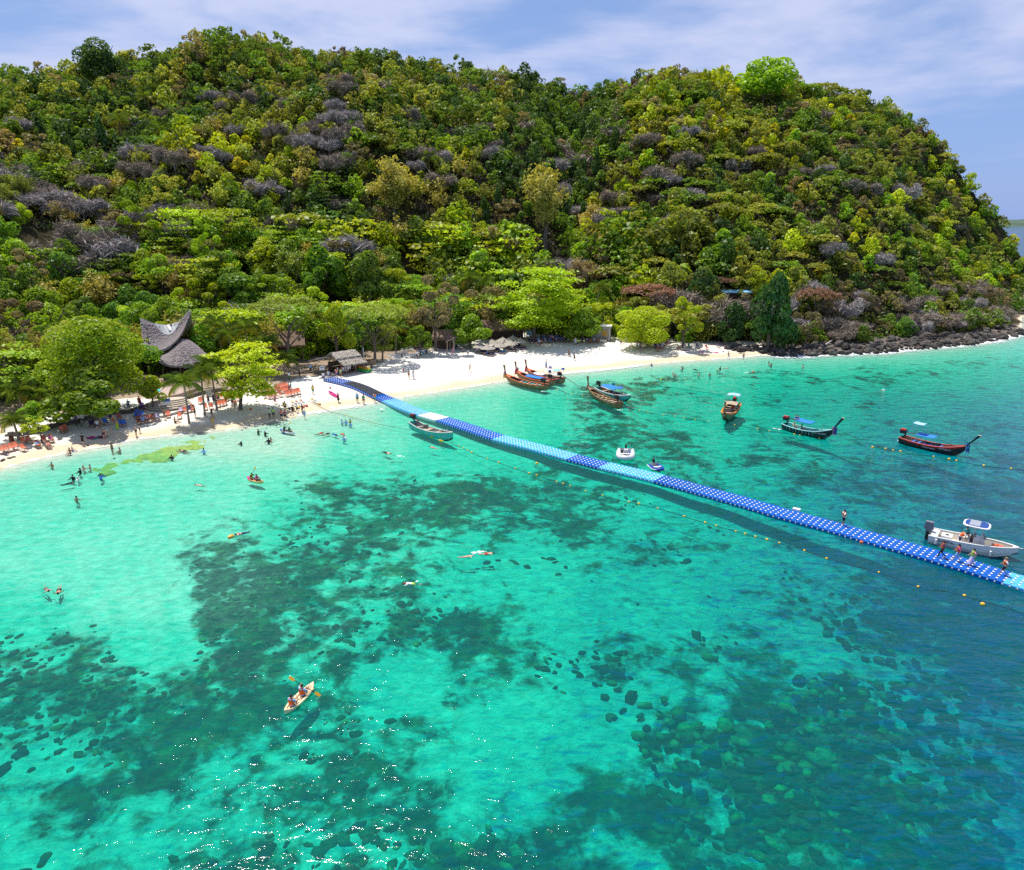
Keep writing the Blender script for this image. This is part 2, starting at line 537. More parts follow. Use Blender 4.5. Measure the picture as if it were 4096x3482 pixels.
# open-sea floor out to the horizon
mb = MB(); mb.add([(-40000, -40000, -9.5), (40000, -40000, -9.5), (40000, 40000, -9.5), (-40000, 40000, -9.5)], [(0, 1, 2, 3)])
m_deep = M('deep_sea_floor', (.10, .13, .12), .95, .1, .1, spec=0)
tag(mb.build('sea_floor', m_deep), kind='structure')

# ------------------------------------------------------------------ the sea surface
wx = stretched(-150, 246, 1.5, 30000); wy = stretched(10, 300, 1.5, 30000)
WX, WY = np.meshgrid(wx, wy); WP = np.stack([WX.ravel(), WY.ravel()], -1)
_, ws, _, wd, wrf, _ = land(WP)
far = np.clip((np.hypot(WP[:, 0], WP[:, 1] - 120) - 220) / 200, 0, 1)
wd = wd * (1 - far) + 8.0 * far
wd = np.where(ws > 0, 0, wd)
idx = np.arange(len(wx) * len(wy)).reshape(len(wy), len(wx))
WQ = np.stack([idx[:-1, :-1].ravel(), idx[:-1, 1:].ravel(), idx[1:, 1:].ravel(), idx[1:, :-1].ravel()], -1)
keep = (ws[WQ] < 3.0).any(1)
WQ = WQ[keep]; u, inv = np.unique(WQ, return_inverse=True)
me = bpy.data.meshes.new('sea')
m_sea, t, b, out = new_mat('sea_water')
t.nodes.remove(b)
pos = geo_pos(t); dep = fattr(t, 'depth')
mpn = nd(t, 'ShaderNodeMapping'); mpn.inputs['Rotation'].default_value = (0, 0, R(-24)); mpn.inputs['Scale'].default_value = (0.55, 1.35, 1.0)
t.links.new(pos, mpn.inputs[0]); pw = mpn.outputs[0]
w1 = noise(t, pw, 0.55, 3, .55, .3); w2 = noise(t, pw, 1.35, 4, .58, .5); w3 = noise(t, pos, 4.5, 3, .6)
hh = mth(t, 'ADD', mth(t, 'MULTIPLY', w1, 0.55), mth(t, 'ADD', mth(t, 'MULTIPLY', w2, 0.24), mth(t, 'MULTIPLY', w3, 0.035)))
calm = mrange(t, dep, 0.2, 4.5, 0.30, 0.85)
bp = nd(t, 'ShaderNodeBump', i_Strength=1.0, i_Distance=1.0)
t.links.new(mth(t, 'MULTIPLY', hh, mth(t, 'MULTIPLY', calm, 0.55)), bp.inputs['Height'])
# depth for the tint, with ripples and pale light glints painted into it
glint_ridge = mth(t, 'ABSOLUTE', mth(t, 'SUBTRACT', w2, .5))
thick = mth(t, 'MULTIPLY', mth(t, 'MULTIPLY', dep, mrange(t, glint_ridge, 0, .14, .72, 1.14)), mrange(t, mth(t, 'ADD', mth(t, 'MULTIPLY', w1, .5), mth(t, 'MULTIPLY', w2, .5)), 0.3, 0.7, 0.60, 1.40))
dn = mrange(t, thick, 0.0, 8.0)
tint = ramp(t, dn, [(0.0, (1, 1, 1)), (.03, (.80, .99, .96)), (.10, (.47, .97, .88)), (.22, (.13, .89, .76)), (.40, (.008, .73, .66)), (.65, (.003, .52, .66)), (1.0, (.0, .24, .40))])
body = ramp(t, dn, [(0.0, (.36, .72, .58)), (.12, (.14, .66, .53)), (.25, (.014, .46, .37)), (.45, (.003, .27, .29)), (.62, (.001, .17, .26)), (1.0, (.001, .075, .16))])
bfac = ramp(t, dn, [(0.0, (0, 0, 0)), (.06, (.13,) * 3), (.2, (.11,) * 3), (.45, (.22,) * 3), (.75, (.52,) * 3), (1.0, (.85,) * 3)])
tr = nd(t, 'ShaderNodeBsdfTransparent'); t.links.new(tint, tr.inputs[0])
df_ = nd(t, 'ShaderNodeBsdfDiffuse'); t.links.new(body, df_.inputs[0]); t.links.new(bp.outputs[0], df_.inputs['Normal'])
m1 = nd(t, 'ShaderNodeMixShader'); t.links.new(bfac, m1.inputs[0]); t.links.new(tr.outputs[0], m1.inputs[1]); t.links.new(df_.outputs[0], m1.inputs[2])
gl = nd(t, 'ShaderNodeBsdfGlossy', i_Roughness=0.08); t.links.new(bp.outputs[0], gl.inputs['Normal'])
fr = nd(t, 'ShaderNodeFresnel', i_IOR=1.28); t.links.new(bp.outputs[0], fr.inputs['Normal'])
m2 = nd(t, 'ShaderNodeMixShader'); t.links.new(fr.outputs[0], m2.inputs[0]); t.links.new(m1.outputs[0], m2.inputs[1]); t.links.new(gl.outputs[0], m2.inputs[2])
t.links.new(m2.outputs[0], out.inputs[0])
me = np_mesh('sea', np.column_stack([WP, np.zeros(len(WP))])[u], inv.reshape(WQ.shape), m_sea, True)
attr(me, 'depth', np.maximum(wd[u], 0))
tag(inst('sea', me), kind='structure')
# ------------------------------------------------------------------ vegetation
LEAFCOL = {   # base colours of the foliage
    'dark': (.085, .165, .034), 'mid': (.17, .285, .028), 'green': (.27, .44, .026), 'lime': (.44, .55, .020), 'olive': (.33, .375, .050),
    'yellow': (.54, .54, .020), 'brown': (.29, .24, .12), 'grey': (.26, .23, .21), 'red': (.34, .19, .14), 'straw': (.46, .40, .085)}
def leaf_mat(name, col=None):
    """leaves: matt, a little translucent, hue shifting from plant to plant and clump to clump"""
    m, t, b, out = new_mat(name)
    t.nodes.remove(b)
    if col is None:
        base = nd(t, 'ShaderNodeAttribute', attribute_name='tint').outputs['Color']
    else:
        oi = nd(t, 'ShaderNodeObjectInfo')
        hs = nd(t, 'ShaderNodeHueSaturation'); hs.inputs['Color'].default_value = (*col, 1)
        t.links.new(mrange(t, oi.outputs['Random'], 0, 1, .490, .525), hs.inputs['Hue'])
        w = nd(t, 'ShaderNodeTexWhiteNoise', noise_dimensions='1D'); t.links.new(oi.outputs['Random'], w.inputs['W'])
        t.links.new(mrange(t, w.outputs[0], 0, 1, .68, 1.3), hs.inputs['Value'])
        base = hs.outputs[0]
    pos = geo_pos(t)
    cl = mrange(t, noise(t, pos, 0.9, 4, .7), .3, .7, .72, 1.30)
    base = mix(t, 1.0, base, cl, 'MULTIPLY')
    yl = mrange(t, noise(t, pos, 0.35, 2, .6), .5, .75, 0, .35)
    base = mix(t, yl, base, mix(t, 1.0, base, (1.22, 1.10, .8), 'MULTIPLY'))
    d = nd(t, 'ShaderNodeBsdfDiffuse'); tl = nd(t, 'ShaderNodeBsdfTranslucent'); g = nd(t, 'ShaderNodeBsdfGlossy', i_Roughness=.45)
    g.inputs[0].default_value = (.5, .5, .5, 1)
    t.links.new(base, d.inputs[0])
    t.links.new(mix(t, 1.0, base, (1.25, 1.15, .6), 'MULTIPLY'), tl.inputs[0])
    a = nd(t, 'ShaderNodeMixShader', i_0=.44); t.links.new(d.outputs[0], a.inputs[1]); t.links.new(tl.outputs[0], a.inputs[2])
    c = nd(t, 'ShaderNodeMixShader', i_0=.045); t.links.new(a.outputs[0], c.inputs[1]); t.links.new(g.outputs[0], c.inputs[2])
    t.links.new(c.outputs[0], out.inputs[0])
    return m
LM = {k: leaf_mat('foliage_' + k, v) for k, v in LEAFCOL.items()}
LM_FOREST = leaf_mat('foliage_forest')
m_bark = M('bark', (.17, .135, .11), .9, .35, 3.0, spec=.1)
m_pale = M('pale_bark', (.42, .37, .35), .9, .25, 3.0, spec=.1)
m_twig = M('dry_twigs', (.33, .27, .215), .9, .3, 3.0, spec=.1)

def leaf_quads(C, N, size, r, aspect=1.7, spread=.75):
    """one quad per clump of leaves at C, roughly facing N"""
    n = len(C)
    N = N + r.normal(0, spread, (n, 3)); N /= np.linalg.norm(N, axis=1, keepdims=True) + 1e-9
    A = r.normal(0, 1, (n, 3)); A -= N * (A * N).sum(1, keepdims=True); A /= np.linalg.norm(A, axis=1, keepdims=True) + 1e-9
    B = np.cross(N, A)
    s = size * r.uniform(.6, 1.35, (n, 1))
    a = A * s * .5 * aspect ** .5; b = B * s * .5 / aspect ** .5
    k = N * s * .12
    V = np.stack([C - a * .95 - b * .25, C + b - a * .1 + k, C + a + b * .1 - k, C - b + a * .15 + k], 1).reshape(-1, 3)
    return V, np.arange(n * 4).reshape(n, 4)
def crown_pts(kind, n, r):
    """unit crown: centre of the base at the origin, about 1 wide (radius .5) and 1 tall"""
    def lobes(c, rad, k):
        pick = r.choice(len(c), k, p=(rad.prod(1) ** .67) / (rad.prod(1) ** .67).sum())
        d = r.normal(0, 1, (k, 3)); d[:, 2] += .35; d /= np.linalg.norm(d, axis=1, keepdims=True)
        rr = r.uniform(.80, 1.06, (k, 1)) ** .6
        return c[pick] + d * rad[pick] * rr, d
    if kind == 'dome':
        c = [(0, 0, .50)]; rad = [(.27, .27, .40)]
        for i in range(17):
            a = 2.4 * i; q = r.uniform(.12, .34); z = r.uniform(.18, .80) * (1 - .5 * q)
            c.append((q * math.cos(a), q * math.sin(a), z)); w = r.uniform(.12, .20); rad.append((w, w, w * .95))
        return lobes(np.array(c), np.array(rad), n)
    if kind in ('round', 'small'):
        L = 15 if kind == 'round' else 8
        c = []; rad = []
        for i in range(L):
            a = r.uniform(0, 6.28); q = r.uniform(.08, .37); z = r.uniform(.20, .86) * (1 - .38 * q / .3)
            c.append((q * math.cos(a), q * math.sin(a), z)); w = r.uniform(.095, .19); rad.append((w, w, w * r.uniform(.65, 1.0)))
        c.append((0, 0, .55)); rad.append((.20, .20, .30))
        return lobes(np.array(c), np.array(rad), n)
    if kind == 'column':
        c = []; rad = []
        for i in range(10):
            z = .1 + .082 * i; a = r.uniform(0, 6.28); w = r.uniform(.14, .24) * (1.1 - .5 * z)
            c.append((.13 * math.cos(a), .13 * math.sin(a), z)); rad.append((w, w, .12))
        return lobes(np.array(c), np.array(rad), n)
    if kind == 'tiers':
        C = []; N = []
        for i in range(9):
            z = .18 + .088 * i + r.uniform(-.02, .02); R0 = .5 * math.sin(math.pi * (.28 + .62 * (1 - z))) ** .8
            for arm in range(6 + 2 * (i < 6)):
                a = r.uniform(0, 6.28); q = R0 * r.uniform(.35, .95)
                k = max(3, int(n / 62))
                p = r.normal(0, 1, (k, 3)) * (.075, .075, .018) + (q * math.cos(a), q * math.sin(a), z - .07 * q)
                C.append(p); N.append(np.tile((0, 0, 1.0), (k, 1)) + p * .6 * (1, 1, 0))
        C = np.concatenate(C); N = np.concatenate(N); pick = r.permutation(len(C))[:n]
        return C[pick], N[pick]
    if kind == 'umbrella':
        a = r.uniform(0, 6.28, n); q = .5 * np.sqrt(r.uniform(0, 1, n))
        blot = fbm(np.cos(a) * q * 9 + 40, np.sin(a) * q * 9 + r.uniform(0, 50), 2)
        z = .86 - .75 * q * q + .14 * (blot - .5) * 2 + r.normal(0, .025, n)
        k = blot > .38
        C = np.column_stack([q * np.cos(a), q * np.sin(a), z])[k]
        return C, np.column_stack([C[:, 0] * .5, C[:, 1] * .5, np.ones(len(C))])
    if kind == 'plumes':
        C = []; N = []
        np_ = 26
        for i in range(np_):
            a = r.uniform(0, 6.28); lean = r.uniform(.08, .42); top = r.uniform(.62, 1.0)
            k = n // np_; s = r.uniform(.25, 1.0, k) ** .7
            x = lean * s ** 1.8; z = top * (s - .24 * s ** 4 * (lean / .3))
            p = np.column_stack([x * math.cos(a), x * math.sin(a), z]) + r.normal(0, 1, (k, 3)) * (.045, .045, .04)
            C.append(p); N.append(np.column_stack([np.full(k, math.cos(a)), np.full(k, math.sin(a)), np.full(k, .7)]))
        return np.concatenate(C), np.concatenate(N)
    if kind == 'open':       # sparse, gaps between clumps
        c = []; rad = []
        for i in range(20):
            a = r.uniform(0, 6.28); z = r.uniform(.25, .95); q = .45 * math.sin(math.pi * (.2 + .62 * (1.05 - z))) * r.uniform(.4, 1)
            c.append((q * math.cos(a), q * math.sin(a), z)); w = r.uniform(.055, .10); rad.append((w * 1.25, w * 1.25, w * .75))
        return lobes(np.array(c), np.array(rad), n)
_cm = {}
def crown_mesh(kind, n, leaf, seed, mat):
    """leaf: clump size as a share of the crown's width"""
    key = (kind, n, leaf, seed)
    if key not in _cm:
        r = np.random.default_rng(seed)
        C, N = crown_pts(kind, n, r)
        V, Fq = leaf_quads(C, N, leaf, r, spread=.45 if kind in ('tiers', 'umbrella') else .7)
        _cm[key] = np_mesh('crown', V, Fq, mat)
    return _cm[key]
_tm = {}
def trunk_mesh(seed, spread=.32, limbs=6, mat=None, split=.32):
    key = (seed, spread, limbs, split)
    if key not in _tm:
        r = random.Random(seed); mb = MB()
        top = (r.uniform(-.04, .04), r.uniform(-.04, .04), .62)
        mb.tube([(0, 0, -.06), (0, 0, .12), (top[0] * .5, top[1] * .5, split), top], [.035, .026, .021, .010], 6)
        for i in range(limbs):
            a = 6.28 * i / limbs + r.uniform(-.4, .4); q = spread * r.uniform(.7, 1.15); z0 = r.uniform(split * .75, .5)
            p1 = (q * .45 * math.cos(a), q * .45 * math.sin(a), z0 + .13); p2 = (q * math.cos(a), q * math.sin(a), z0 + r.uniform(.2, .36))
            mb.tube([(top[0] * .5, top[1] * .5, z0), p1, p2], [.014, .009, .004], 4)
            for k in range(2):
                b = a + r.uniform(-.9, .9)
                mb.tube([p1, (p1[0] + .13 * math.cos(b), p1[1] + .13 * math.sin(b), p1[2] + r.uniform(.05, .16))], [.006, .002], 3)
        _tm[key] = mb.mesh('trunk', mat or m_bark)
    return _tm[key]
_bm = {}
def bare_mesh(seed, mat, depth=4, flat=1.0):
    """leafless crown: forking boughs down to twigs, unit size"""
    key = (seed, depth, flat)
    if key in _bm: return _bm[key]
    r = random.Random(seed); mb = MB()
    def grow(p, d, L, w, k):
        q = p + d * L
        midp = p + d * L * .5 + Vector((r.uniform(-1, 1), r.uniform(-1, 1), r.uniform(-1, 1))) * L * .09
        mb.tube([p, midp, q], [w, w * .8, w * .62], 4 if k > 2 else 3, cap=False)
        if k == 0: return
        for i in range(3 if k > 1 else 4):
            nd_ = (d + Vector((r.uniform(-1, 1), r.uniform(-1, 1), r.uniform(-.45, .9) * flat)) * .85).normalized()
            grow(p + d * L * r.uniform(.62, 1.0), nd_, L * r.uniform(.62, .82), w * .58, k - 1)
    for i in range(5):
        a = 1.256 * i + r.uniform(-.3, .3)
        grow(Vector((0, 0, r.uniform(.10, .26))), Vector((math.cos(a) * .8, math.sin(a) * .8, .75 * flat)).normalized(), .24, .012, depth)
    g = np.random.default_rng(seed); tip = np.array([v for v in mb.v if v[2] > .3]); k = 1500 if depth > 3 else 90
    V, Fq = leaf_quads(tip[g.integers(len(tip), size=k)] + g.normal(0, .045, (k, 3)), g.normal(0, 1, (k, 3)), .07 if depth > 3 else .13, g, 14)
    mb.add(V, Fq)
    _bm[key] = mb.mesh('bare_crown', mat)
    return _bm[key]

def make_tree(name, p, w, h, mesh, tm, label, cat='tree', group=None, mat=None, crown='crown', rz=None, sink=.0, lift=0.0):
    o = thing(name, label, cat, (p[0], p[1], p[2] - sink), random.uniform(0, 6.28) if rz is None else rz, group)
    inst('trunk', tm, o, None, None, (h, h, h * (1.0 if lift == 0 else 1.0)))
    inst(crown, mesh, o, (0, 0, lift), None, (w, w, h - lift), mat)
    return o

# -- palms: every frond a part
m_frond = leaf_mat('palm_frond', (.17, .25, .030))
m_frond_y = leaf_mat('palm_frond_yellowing', (.42, .36, .04))
m_ptrunk = M('palm_bark', (.30, .25, .21), .9, .3, 5.0, spec=.1)
def frond_mesh(seed):
    r = np.random.default_rng(seed); V = []; Fq = []
    def quad(a, b, c, d):
        o = len(V); V.extend([a, b, c, d]); Fq.append((o, o + 1, o + 2, o + 3))
    n = 20; L = 1.0; pts = []
    for i in range(n + 1):
        s = i / n
        pts.append(np.array([s * L * (1 - .16 * s * s), 0, .34 * s - .62 * s ** 2.4]))
    for i in range(n):
        w0 = .014 * (1 - i / n) + .003
        quad(pts[i] + (0, -w0, 0), pts[i] + (0, w0, 0), pts[i + 1] + (0, w0, 0), pts[i + 1] + (0, -w0, 0))
    for i in range(2, n + 1):
        s = i / n; ll = .30 * math.sin(math.pi * (.16 + .80 * s)) ** .7 + .03
        for sd in (-1, 1):
            for sub in (0, .5):
                p = pts[i] - (pts[i] - pts[i - 1]) * sub
                d = np.array([.55, sd * 1.0, -.30 - .5 * s + r.normal(0, .12)]); d /= np.linalg.norm(d)
                t = p + d * ll * r.uniform(.8, 1.1)
                t[2] -= .25 * ll
                wv = np.array([.011, 0, .006])
                quad(p - wv, p + wv, t + wv * .3, t - wv * .3)
    return np_mesh('frond', np.array(V), np.array(Fq), m_frond)
FR = [frond_mesh(s) for s in (1, 2, 3)]
def make_palm(base, top, rad, label, group='coconut palms', nf=17, seed=0, low=-.25):
    r = random.Random(seed)
    o = thing('coconut_palm', label, 'palm tree', base, 0, group)
    b = Vector((0, 0, 0)); tp = Vector(top) - Vector(base)
    mid = tp * .5 + Vector((tp.x * -.22, tp.y * -.22, tp.length * .02))
    mb = MB(); pts = []
    for i in range(9):
        s = i / 8
        pts.append((b * (1 - s) ** 2 + mid * 2 * s * (1 - s) + tp * s * s))
    pts[0].z -= .3
    mb.tube(pts, [.23, .17, .15, .14, .135, .13, .125, .12, .13], 8)
    for i in range(1, 40):
        s = i / 40; c = b * (1 - s) ** 2 + mid * 2 * s * (1 - s) + tp * s * s
        w = .155 - .02 * s
        mb.lathe([(w - .01, -.03), (w + .008, .0), (w - .01, .03)], 8, c, cap=False)
    mb.build('trunk', m_ptrunk, o)
    for i in range(nf):
        az = 2.4 * i + r.uniform(-.25, .25); s = i / nf
        pitch = R(-68) + R(88) * s + r.uniform(-.1, .1)
        f = inst('frond', r.choice(FR), o, tp + Vector((0, 0, .05)), (r.uniform(-.25, .25), pitch + R(12), az), rad * r.uniform(.85, 1.1))
        if i >= nf - 3:
            f.material_slots[0].link = 'OBJECT'; f.material_slots[0].material = m_frond_y
    return o

# -- trees one can name: (species, base px, base py, crown left, right, top, bottom px, colour, label)
NAMED = [
 ('feathery', 400, 1655, 185, 615, 1248, 1580, 'lime', 'big feathery lime-green tree, broadest crown beside the swept thatched roof'),
 ('leafy', 385, 1706, 215, 560, 1440, 1655, 'green', 'broad glossy green tree over the beach chairs, in front of the feathery lime tree'),
 ('round', 612, 1640, 560, 676, 1484, 1600, 'lime', 'small round lime-green tree beside the beach steps'),
 ('tiers', 962, 1640, 865, 1128, 1368, 1600, 'lime', 'bright green sea almond tree with level tiers over the orange chairs'),
 ('round', 140, 1715, 78, 215, 1588, 1690, 'green', 'low green tree behind the short palm at the left end of the beach'),
 ('open', 168, 1772, 96, 216, 1668, 1735, 'lime', 'small leaning tree over the orange chairs at the left end of the beach'),
 ('plumes', 60, 1560, -60, 160, 1290, 1560, 'straw', 'straw-coloured bamboo thicket at the left edge above the beach palms'),
 ('plumes', 190, 1560, 80, 300, 1310, 1560, 'straw', 'straw-coloured bamboo thicket left of the feathery lime tree'),
 ('plumes', -10, 1500, -110, 90, 1280, 1500, 'olive', 'dark olive bamboo thicket cut by the left edge'),
 ('leafy', 190, 1370, 70, 310, 1130, 1340, 'green', 'bright green spreading tree in front of the white corrugated roof'),
 ('leafy', 690, 1420, 585, 800, 1165, 1370, 'green', 'bright green leafy tree right behind the swept thatched roof'),
 ('round', 625, 1500, 585, 668, 1395, 1500, 'mid', 'dark glossy bush under the eaves of the swept thatched roof'),
 ('leafy', 450, 1360, 400, 545, 1195, 1330, 'mid', 'dark green tree between the white roof and the swept thatched roof'),
 ('umbrella', 1150, 1470, 1020, 1310, 1190, 1330, 'olive', 'flat-topped olive tree spreading behind the brown thatched roof'),
 ('leafy', 1350, 1455, 1275, 1430, 1200, 1380, 'lime', 'lime-green tree standing right behind the thatched kiosk'),
 ('umbrella', 1500, 1450, 1390, 1640, 1215, 1350, 'olive', 'flat-topped olive tree right of the lime tree behind the kiosk'),
 ('open', 1450, 1440, 1390, 1520, 1290, 1420, 'mid', 'thin shrubby tree at the right corner of the thatched kiosk'),
 ('open', 1530, 1440, 1470, 1600, 1300, 1420, 'olive', 'thin olive tree left of the white plastic chairs'),
 ('round', 1682, 1424, 1612, 1738, 1292, 1400, 'green', 'small round tree over the blue and white plastic chairs'),
 ('open2', 1742, 1405, 1650, 1856, 1118, 1345, 'brown', 'tall yellow-brown tree behind the thatched beach hut'),
 ('leafy', 1880, 1395, 1790, 1985, 1240, 1385, 'green', 'green bushy tree left of the thatched parasols'),
 ('tiersbig', 2135, 1370, 1975, 2310, 1068, 1340, 'lime', 'huge lime-green layered tree behind the thatched parasols'),
 ('leafy', 2330, 1372, 2250, 2420, 1222, 1350, 'green', 'glossy green tree beside the concrete hut'),
 ('feathery', 2560, 1395, 2448, 2700, 1215, 1378, 'lime', 'wide lime-yellow bush over the beach right of the concrete hut'),
 ('open2', 2730, 1392, 2660, 2812, 1200, 1378, 'lime', 'bright lime tree at the right end of the beach bush'),
 ('red', 2570, 1300, 2475, 2690, 1138, 1250, 'red', 'rust-red dome-shaped tree above the lime beach bush'),
 ('round', 3070, 1400, 2985, 3190, 1060, 1380, 'dark', 'tallest dark green tree over the start of the boulder shore'),
 ('round', 2900, 1385, 2850, 2990, 1190, 1370, 'dark', 'dark bushy tree under the blue roof strip'),
 ('red', 3250, 1310, 3165, 3345, 1150, 1290, 'red', 'rust-pink tree above the boulder shore'),
 ('red', 2870, 1170, 2790, 2950, 1108, 1160, 'red', 'low rust-red tree left of the blue roof strip'),
 ('open2', 840, 1130, 775, 905, 880, 1070, 'lime', 'vivid lime tree halfway up the slope above the thatched roof'),
 ('leafy', 1290, 1250, 1175, 1400, 965, 1190, 'green', 'bright green tree at the foot of the slope above the kiosk'),
 ('leafy', 1490, 1270, 1380, 1592, 985, 1220, 'mid', 'large dark green glossy tree above the white chairs'),
 ('round', 960, 1270, 850, 1080, 1075, 1240, 'mid', 'rounded green tree on the lower slope right of the thatched roof'),
 ('dome2', 425, 352, 300, 520, 160, 345, 'dark', 'tallest round dark tree standing out on the left skyline'),
 ('dome2', 3050, 420, 2905, 3195, 238, 400, 'green', 'broad bright green tree crowning the right-hand hill'),
 ('plumes', 1580, 900, 1440, 1720, 640, 880, 'straw', 'straw-coloured bamboo thicket in the middle of the slope'),
 ('plumes', 2180, 1000, 2050, 2310, 650, 960, 'straw', 'tall straw-coloured bamboo thicket above the layered lime tree'),
 ('plumes', 2330, 1200, 2230, 2440, 1020, 1190, 'brown', 'dry brown bamboo thicket behind the leaning palm'),
]
SPEC = {'dome2': ('dome', 3600, .045), 'feathery': ('dome', 12000, .026), 'leafy': ('round', 4200, .058), 'round': ('round', 3200, .055), 'tiers': ('tiers', 6000, .042), 'tiersbig': ('tiers', 8000, .034), 'open': ('open', 1800, .050),
        'open2': ('open', 3600, .036), 'plumes': ('plumes', 5200, .034), 'umbrella': ('umbrella', 5200, .028), 'umbrellabig': ('umbrella', 4200, .040), 'red': ('umbrella', 2600, .035)}
KEEP = []      # ground already taken by a named tree (x, y, radius)
for i, (sp, bx, by, l, r_, tp, bt, colr, lab) in enumerate(NAMED):
    p = hit(bx, by)
    if p is None: p = G(bx, by)
    w = size_at(r_ - l, p); h = size_at(by - tp, p) * 1.04
    lift = size_at(by - bt, p) * .85
    kind, n, leaf = SPEC[sp]
    me = crown_mesh(kind, n, leaf, 100 + i, LM[colr])
    cx = size_at((l + r_) / 2 - bx, p)
    o = thing({'plumes': 'bamboo_thicket', 'red': 'rust_leaved_tree', 'umbrella': 'flat_topped_tree'}.get(sp, 'broadleaf_tree'), lab, 'bamboo' if sp == 'plumes' else 'tree', (p[0], p[1], p[2] - .1))
    tm = trunk_mesh(50 + i % 7, .34, 7, m_pale if sp in ('umbrella', 'open2', 'red') else m_bark)
    inst('trunk', tm, o, None, (R(-3), math.atan2(cx, h) * .8, random.uniform(-.5, .5)), (h * .9, h * .9, h * .95))
    inst('crown', me, o, (cx, 0, lift), (0, 0, random.uniform(-.4, .4)), (w, w * .95, h - lift), LM[colr])
    KEEP.append((p[0] + cx, p[1], w * .42))

# -- palms: (base px, base py, crown px, crown py, radius m, label)
PALMS = [
 (757, 1694, 757, 1538, 3.3, 'coconut palm on the retaining wall, nearest the paved terrace'),
 (820, 1665, 826, 1500, 3.2, 'coconut palm just right of the terrace palm'),
 (868, 1640, 862, 1468, 3.2, 'coconut palm left of the tiered sea almond tree'),
 (76, 1762, 68, 1688, 2.6, 'short yellowing palm beside the orange chairs at the left end'),
 (85, 1640, 90, 1570, 3.6, 'bushy palm in the shade behind the short yellowing palm'),
 (170, 1630, 168, 1575, 3.2, 'dark bushy palm left of the broad glossy tree'),
 (30, 1600, 20, 1530, 3.4, 'palm at the left edge below the bamboo thickets'),
 (1138, 1512, 1146, 1440, 3.0, 'palm just left of the thatched kiosk'),
 (1075, 1500, 1076, 1378, 3.4, 'palm in front of the brown thatched roof'),
 (1000, 1470, 998, 1322, 3.6, 'tall palm behind the tiered sea almond tree'),
 (935, 1470, 925, 1345, 3.5, 'palm between the swept roof and the sea almond tree'),
 (900, 1460, 880, 1310, 3.3, 'dark palm against the right end of the swept roof'),
 (1618, 1312, 1626, 1188, 4.0, 'tall palm left of the yellow-brown tree'),
 (1583, 1416, 1592, 1318, 3.4, 'palm behind the white plastic chairs'),
 (1880, 1290, 1872, 1130, 4.0, 'palm right of the yellow-brown tree'),
 (1930, 1290, 1935, 1150, 3.8, 'dark palm left of the huge layered tree'),
 (2362, 1318, 2398, 1158, 3.6, 'palm with a bare leaning trunk above the concrete hut'),
 (452, 1230, 446, 1130, 4.6, 'grey-green palm on the slope above the white corrugated roof'),
 (730, 1180, 735, 1100, 4.2, 'palm on the slope above the swept thatched roof'),
 (2705, 980, 2702, 905, 4.2, 'lone palm halfway up the right-hand slope'),
 (655, 590, 650, 530, 4.5, 'palm on the upper left slope'),
 (490, 560, 486, 490, 4.5, 'palm on the upper slope below the round skyline tree'),
 (1720, 710, 1716, 648, 4.8, 'palm in the middle of the upper slope'),
 (590, 470, 586, 395, 4.0, 'pale palm high on the left slope'),
]
for i, (bx, by, cx, cy_, rad, lab) in enumerate(PALMS):
    p = hit(bx, by)
    h = size_at(by - cy_, p) * 1.06
    top = (p[0] + size_at(cx - bx, p), p[1], p[2] + h)
    make_palm(p, top, rad, lab, seed=i, nf=20 if i < 8 else 16)
    KEEP.append((p[0], p[1], 1.6))

# -- the wooded hill: the trees that show largest stand singly, the far ones form one wood
LMK = [(60, 'the left edge'), (400, 'the feathery tree'), (690, 'the swept roof'), (990, 'the almond tree'), (1380, 'the kiosk'), (1640, 'the white chairs'),
       (1760, 'the yellow-brown tree'), (2040, 'the parasols'), (2390, 'the leaning palm'), (2630, 'the beach bush'), (2920, 'the blue roof'), (3250, 'the rust-pink tree'),
       (3600, 'the boulders'), (3950, 'the headland')]
def project(P):
    P = np.asarray(P, float); dz = P[..., 2] - CAMH
    f = P[..., 1] * CT - dz * ST
    return 2048 + FPX * P[..., 0] / f, 1741 + FPX * -(P[..., 1] * ST + dz * CT) / f, f
jx, jy = np.meshgrid(np.arange(-230, 300, 4.6), np.arange(100, 352, 4.6))
jx = jx + (np.arange(jx.shape[0])[:, None] % 2) * 2.3
TP = np.stack([jx.ravel(), jy.ravel()], -1) + rng.uniform(-1.9, 1.9, (jx.size, 2))
tz, ts, tdf, _, _, tt = land(TP)
dR, rI, rT = seg_dist(TP, RIDGE)
ry = RIDGE[rI, 1] * (1 - rT) + RIDGE[np.minimum(rI + 1, len(RIDGE) - 1), 1] * rT
TLX = np.array([-600, 0, 300, 560, 900, 1250, 1330, 1550, 1700, 1800, 1980, 2250, 2450, 2900, 3200, 4096, 4800], float)
TLY = np.array([1660, 1610, 1600, 1505, 1452, 1440, 1428, 1398, 1382, 1374, 1345, 1350, 1362, 1380, 1388, 1318, 1200], float)
gpx, gpy, _ = project(np.column_stack([TP, tz]))
ok = (ts > 5) & (gpy < np.interp(gpx, TLX, TLY)) & ((TP[:, 1] < ry) | (dR < 9) | (TP[:, 0] > 150))
ppx, ppy, pf = project(np.column_stack([TP, tz + 4]))
ok &= (ppx > -500) & (ppx < 4500)
for kx, ky, kr in KEEP:
    ok &= np.hypot(TP[:, 0] - kx, TP[:, 1] - ky) > kr
HUTS = ((690, 1440, 7.5), (790, 1430, 6), (240, 1345, 6), (1140, 1400, 5), (2030, 1345, 5), (2405, 1372, 4.5), (1640, 1310, 4), (1790, 1390, 4))
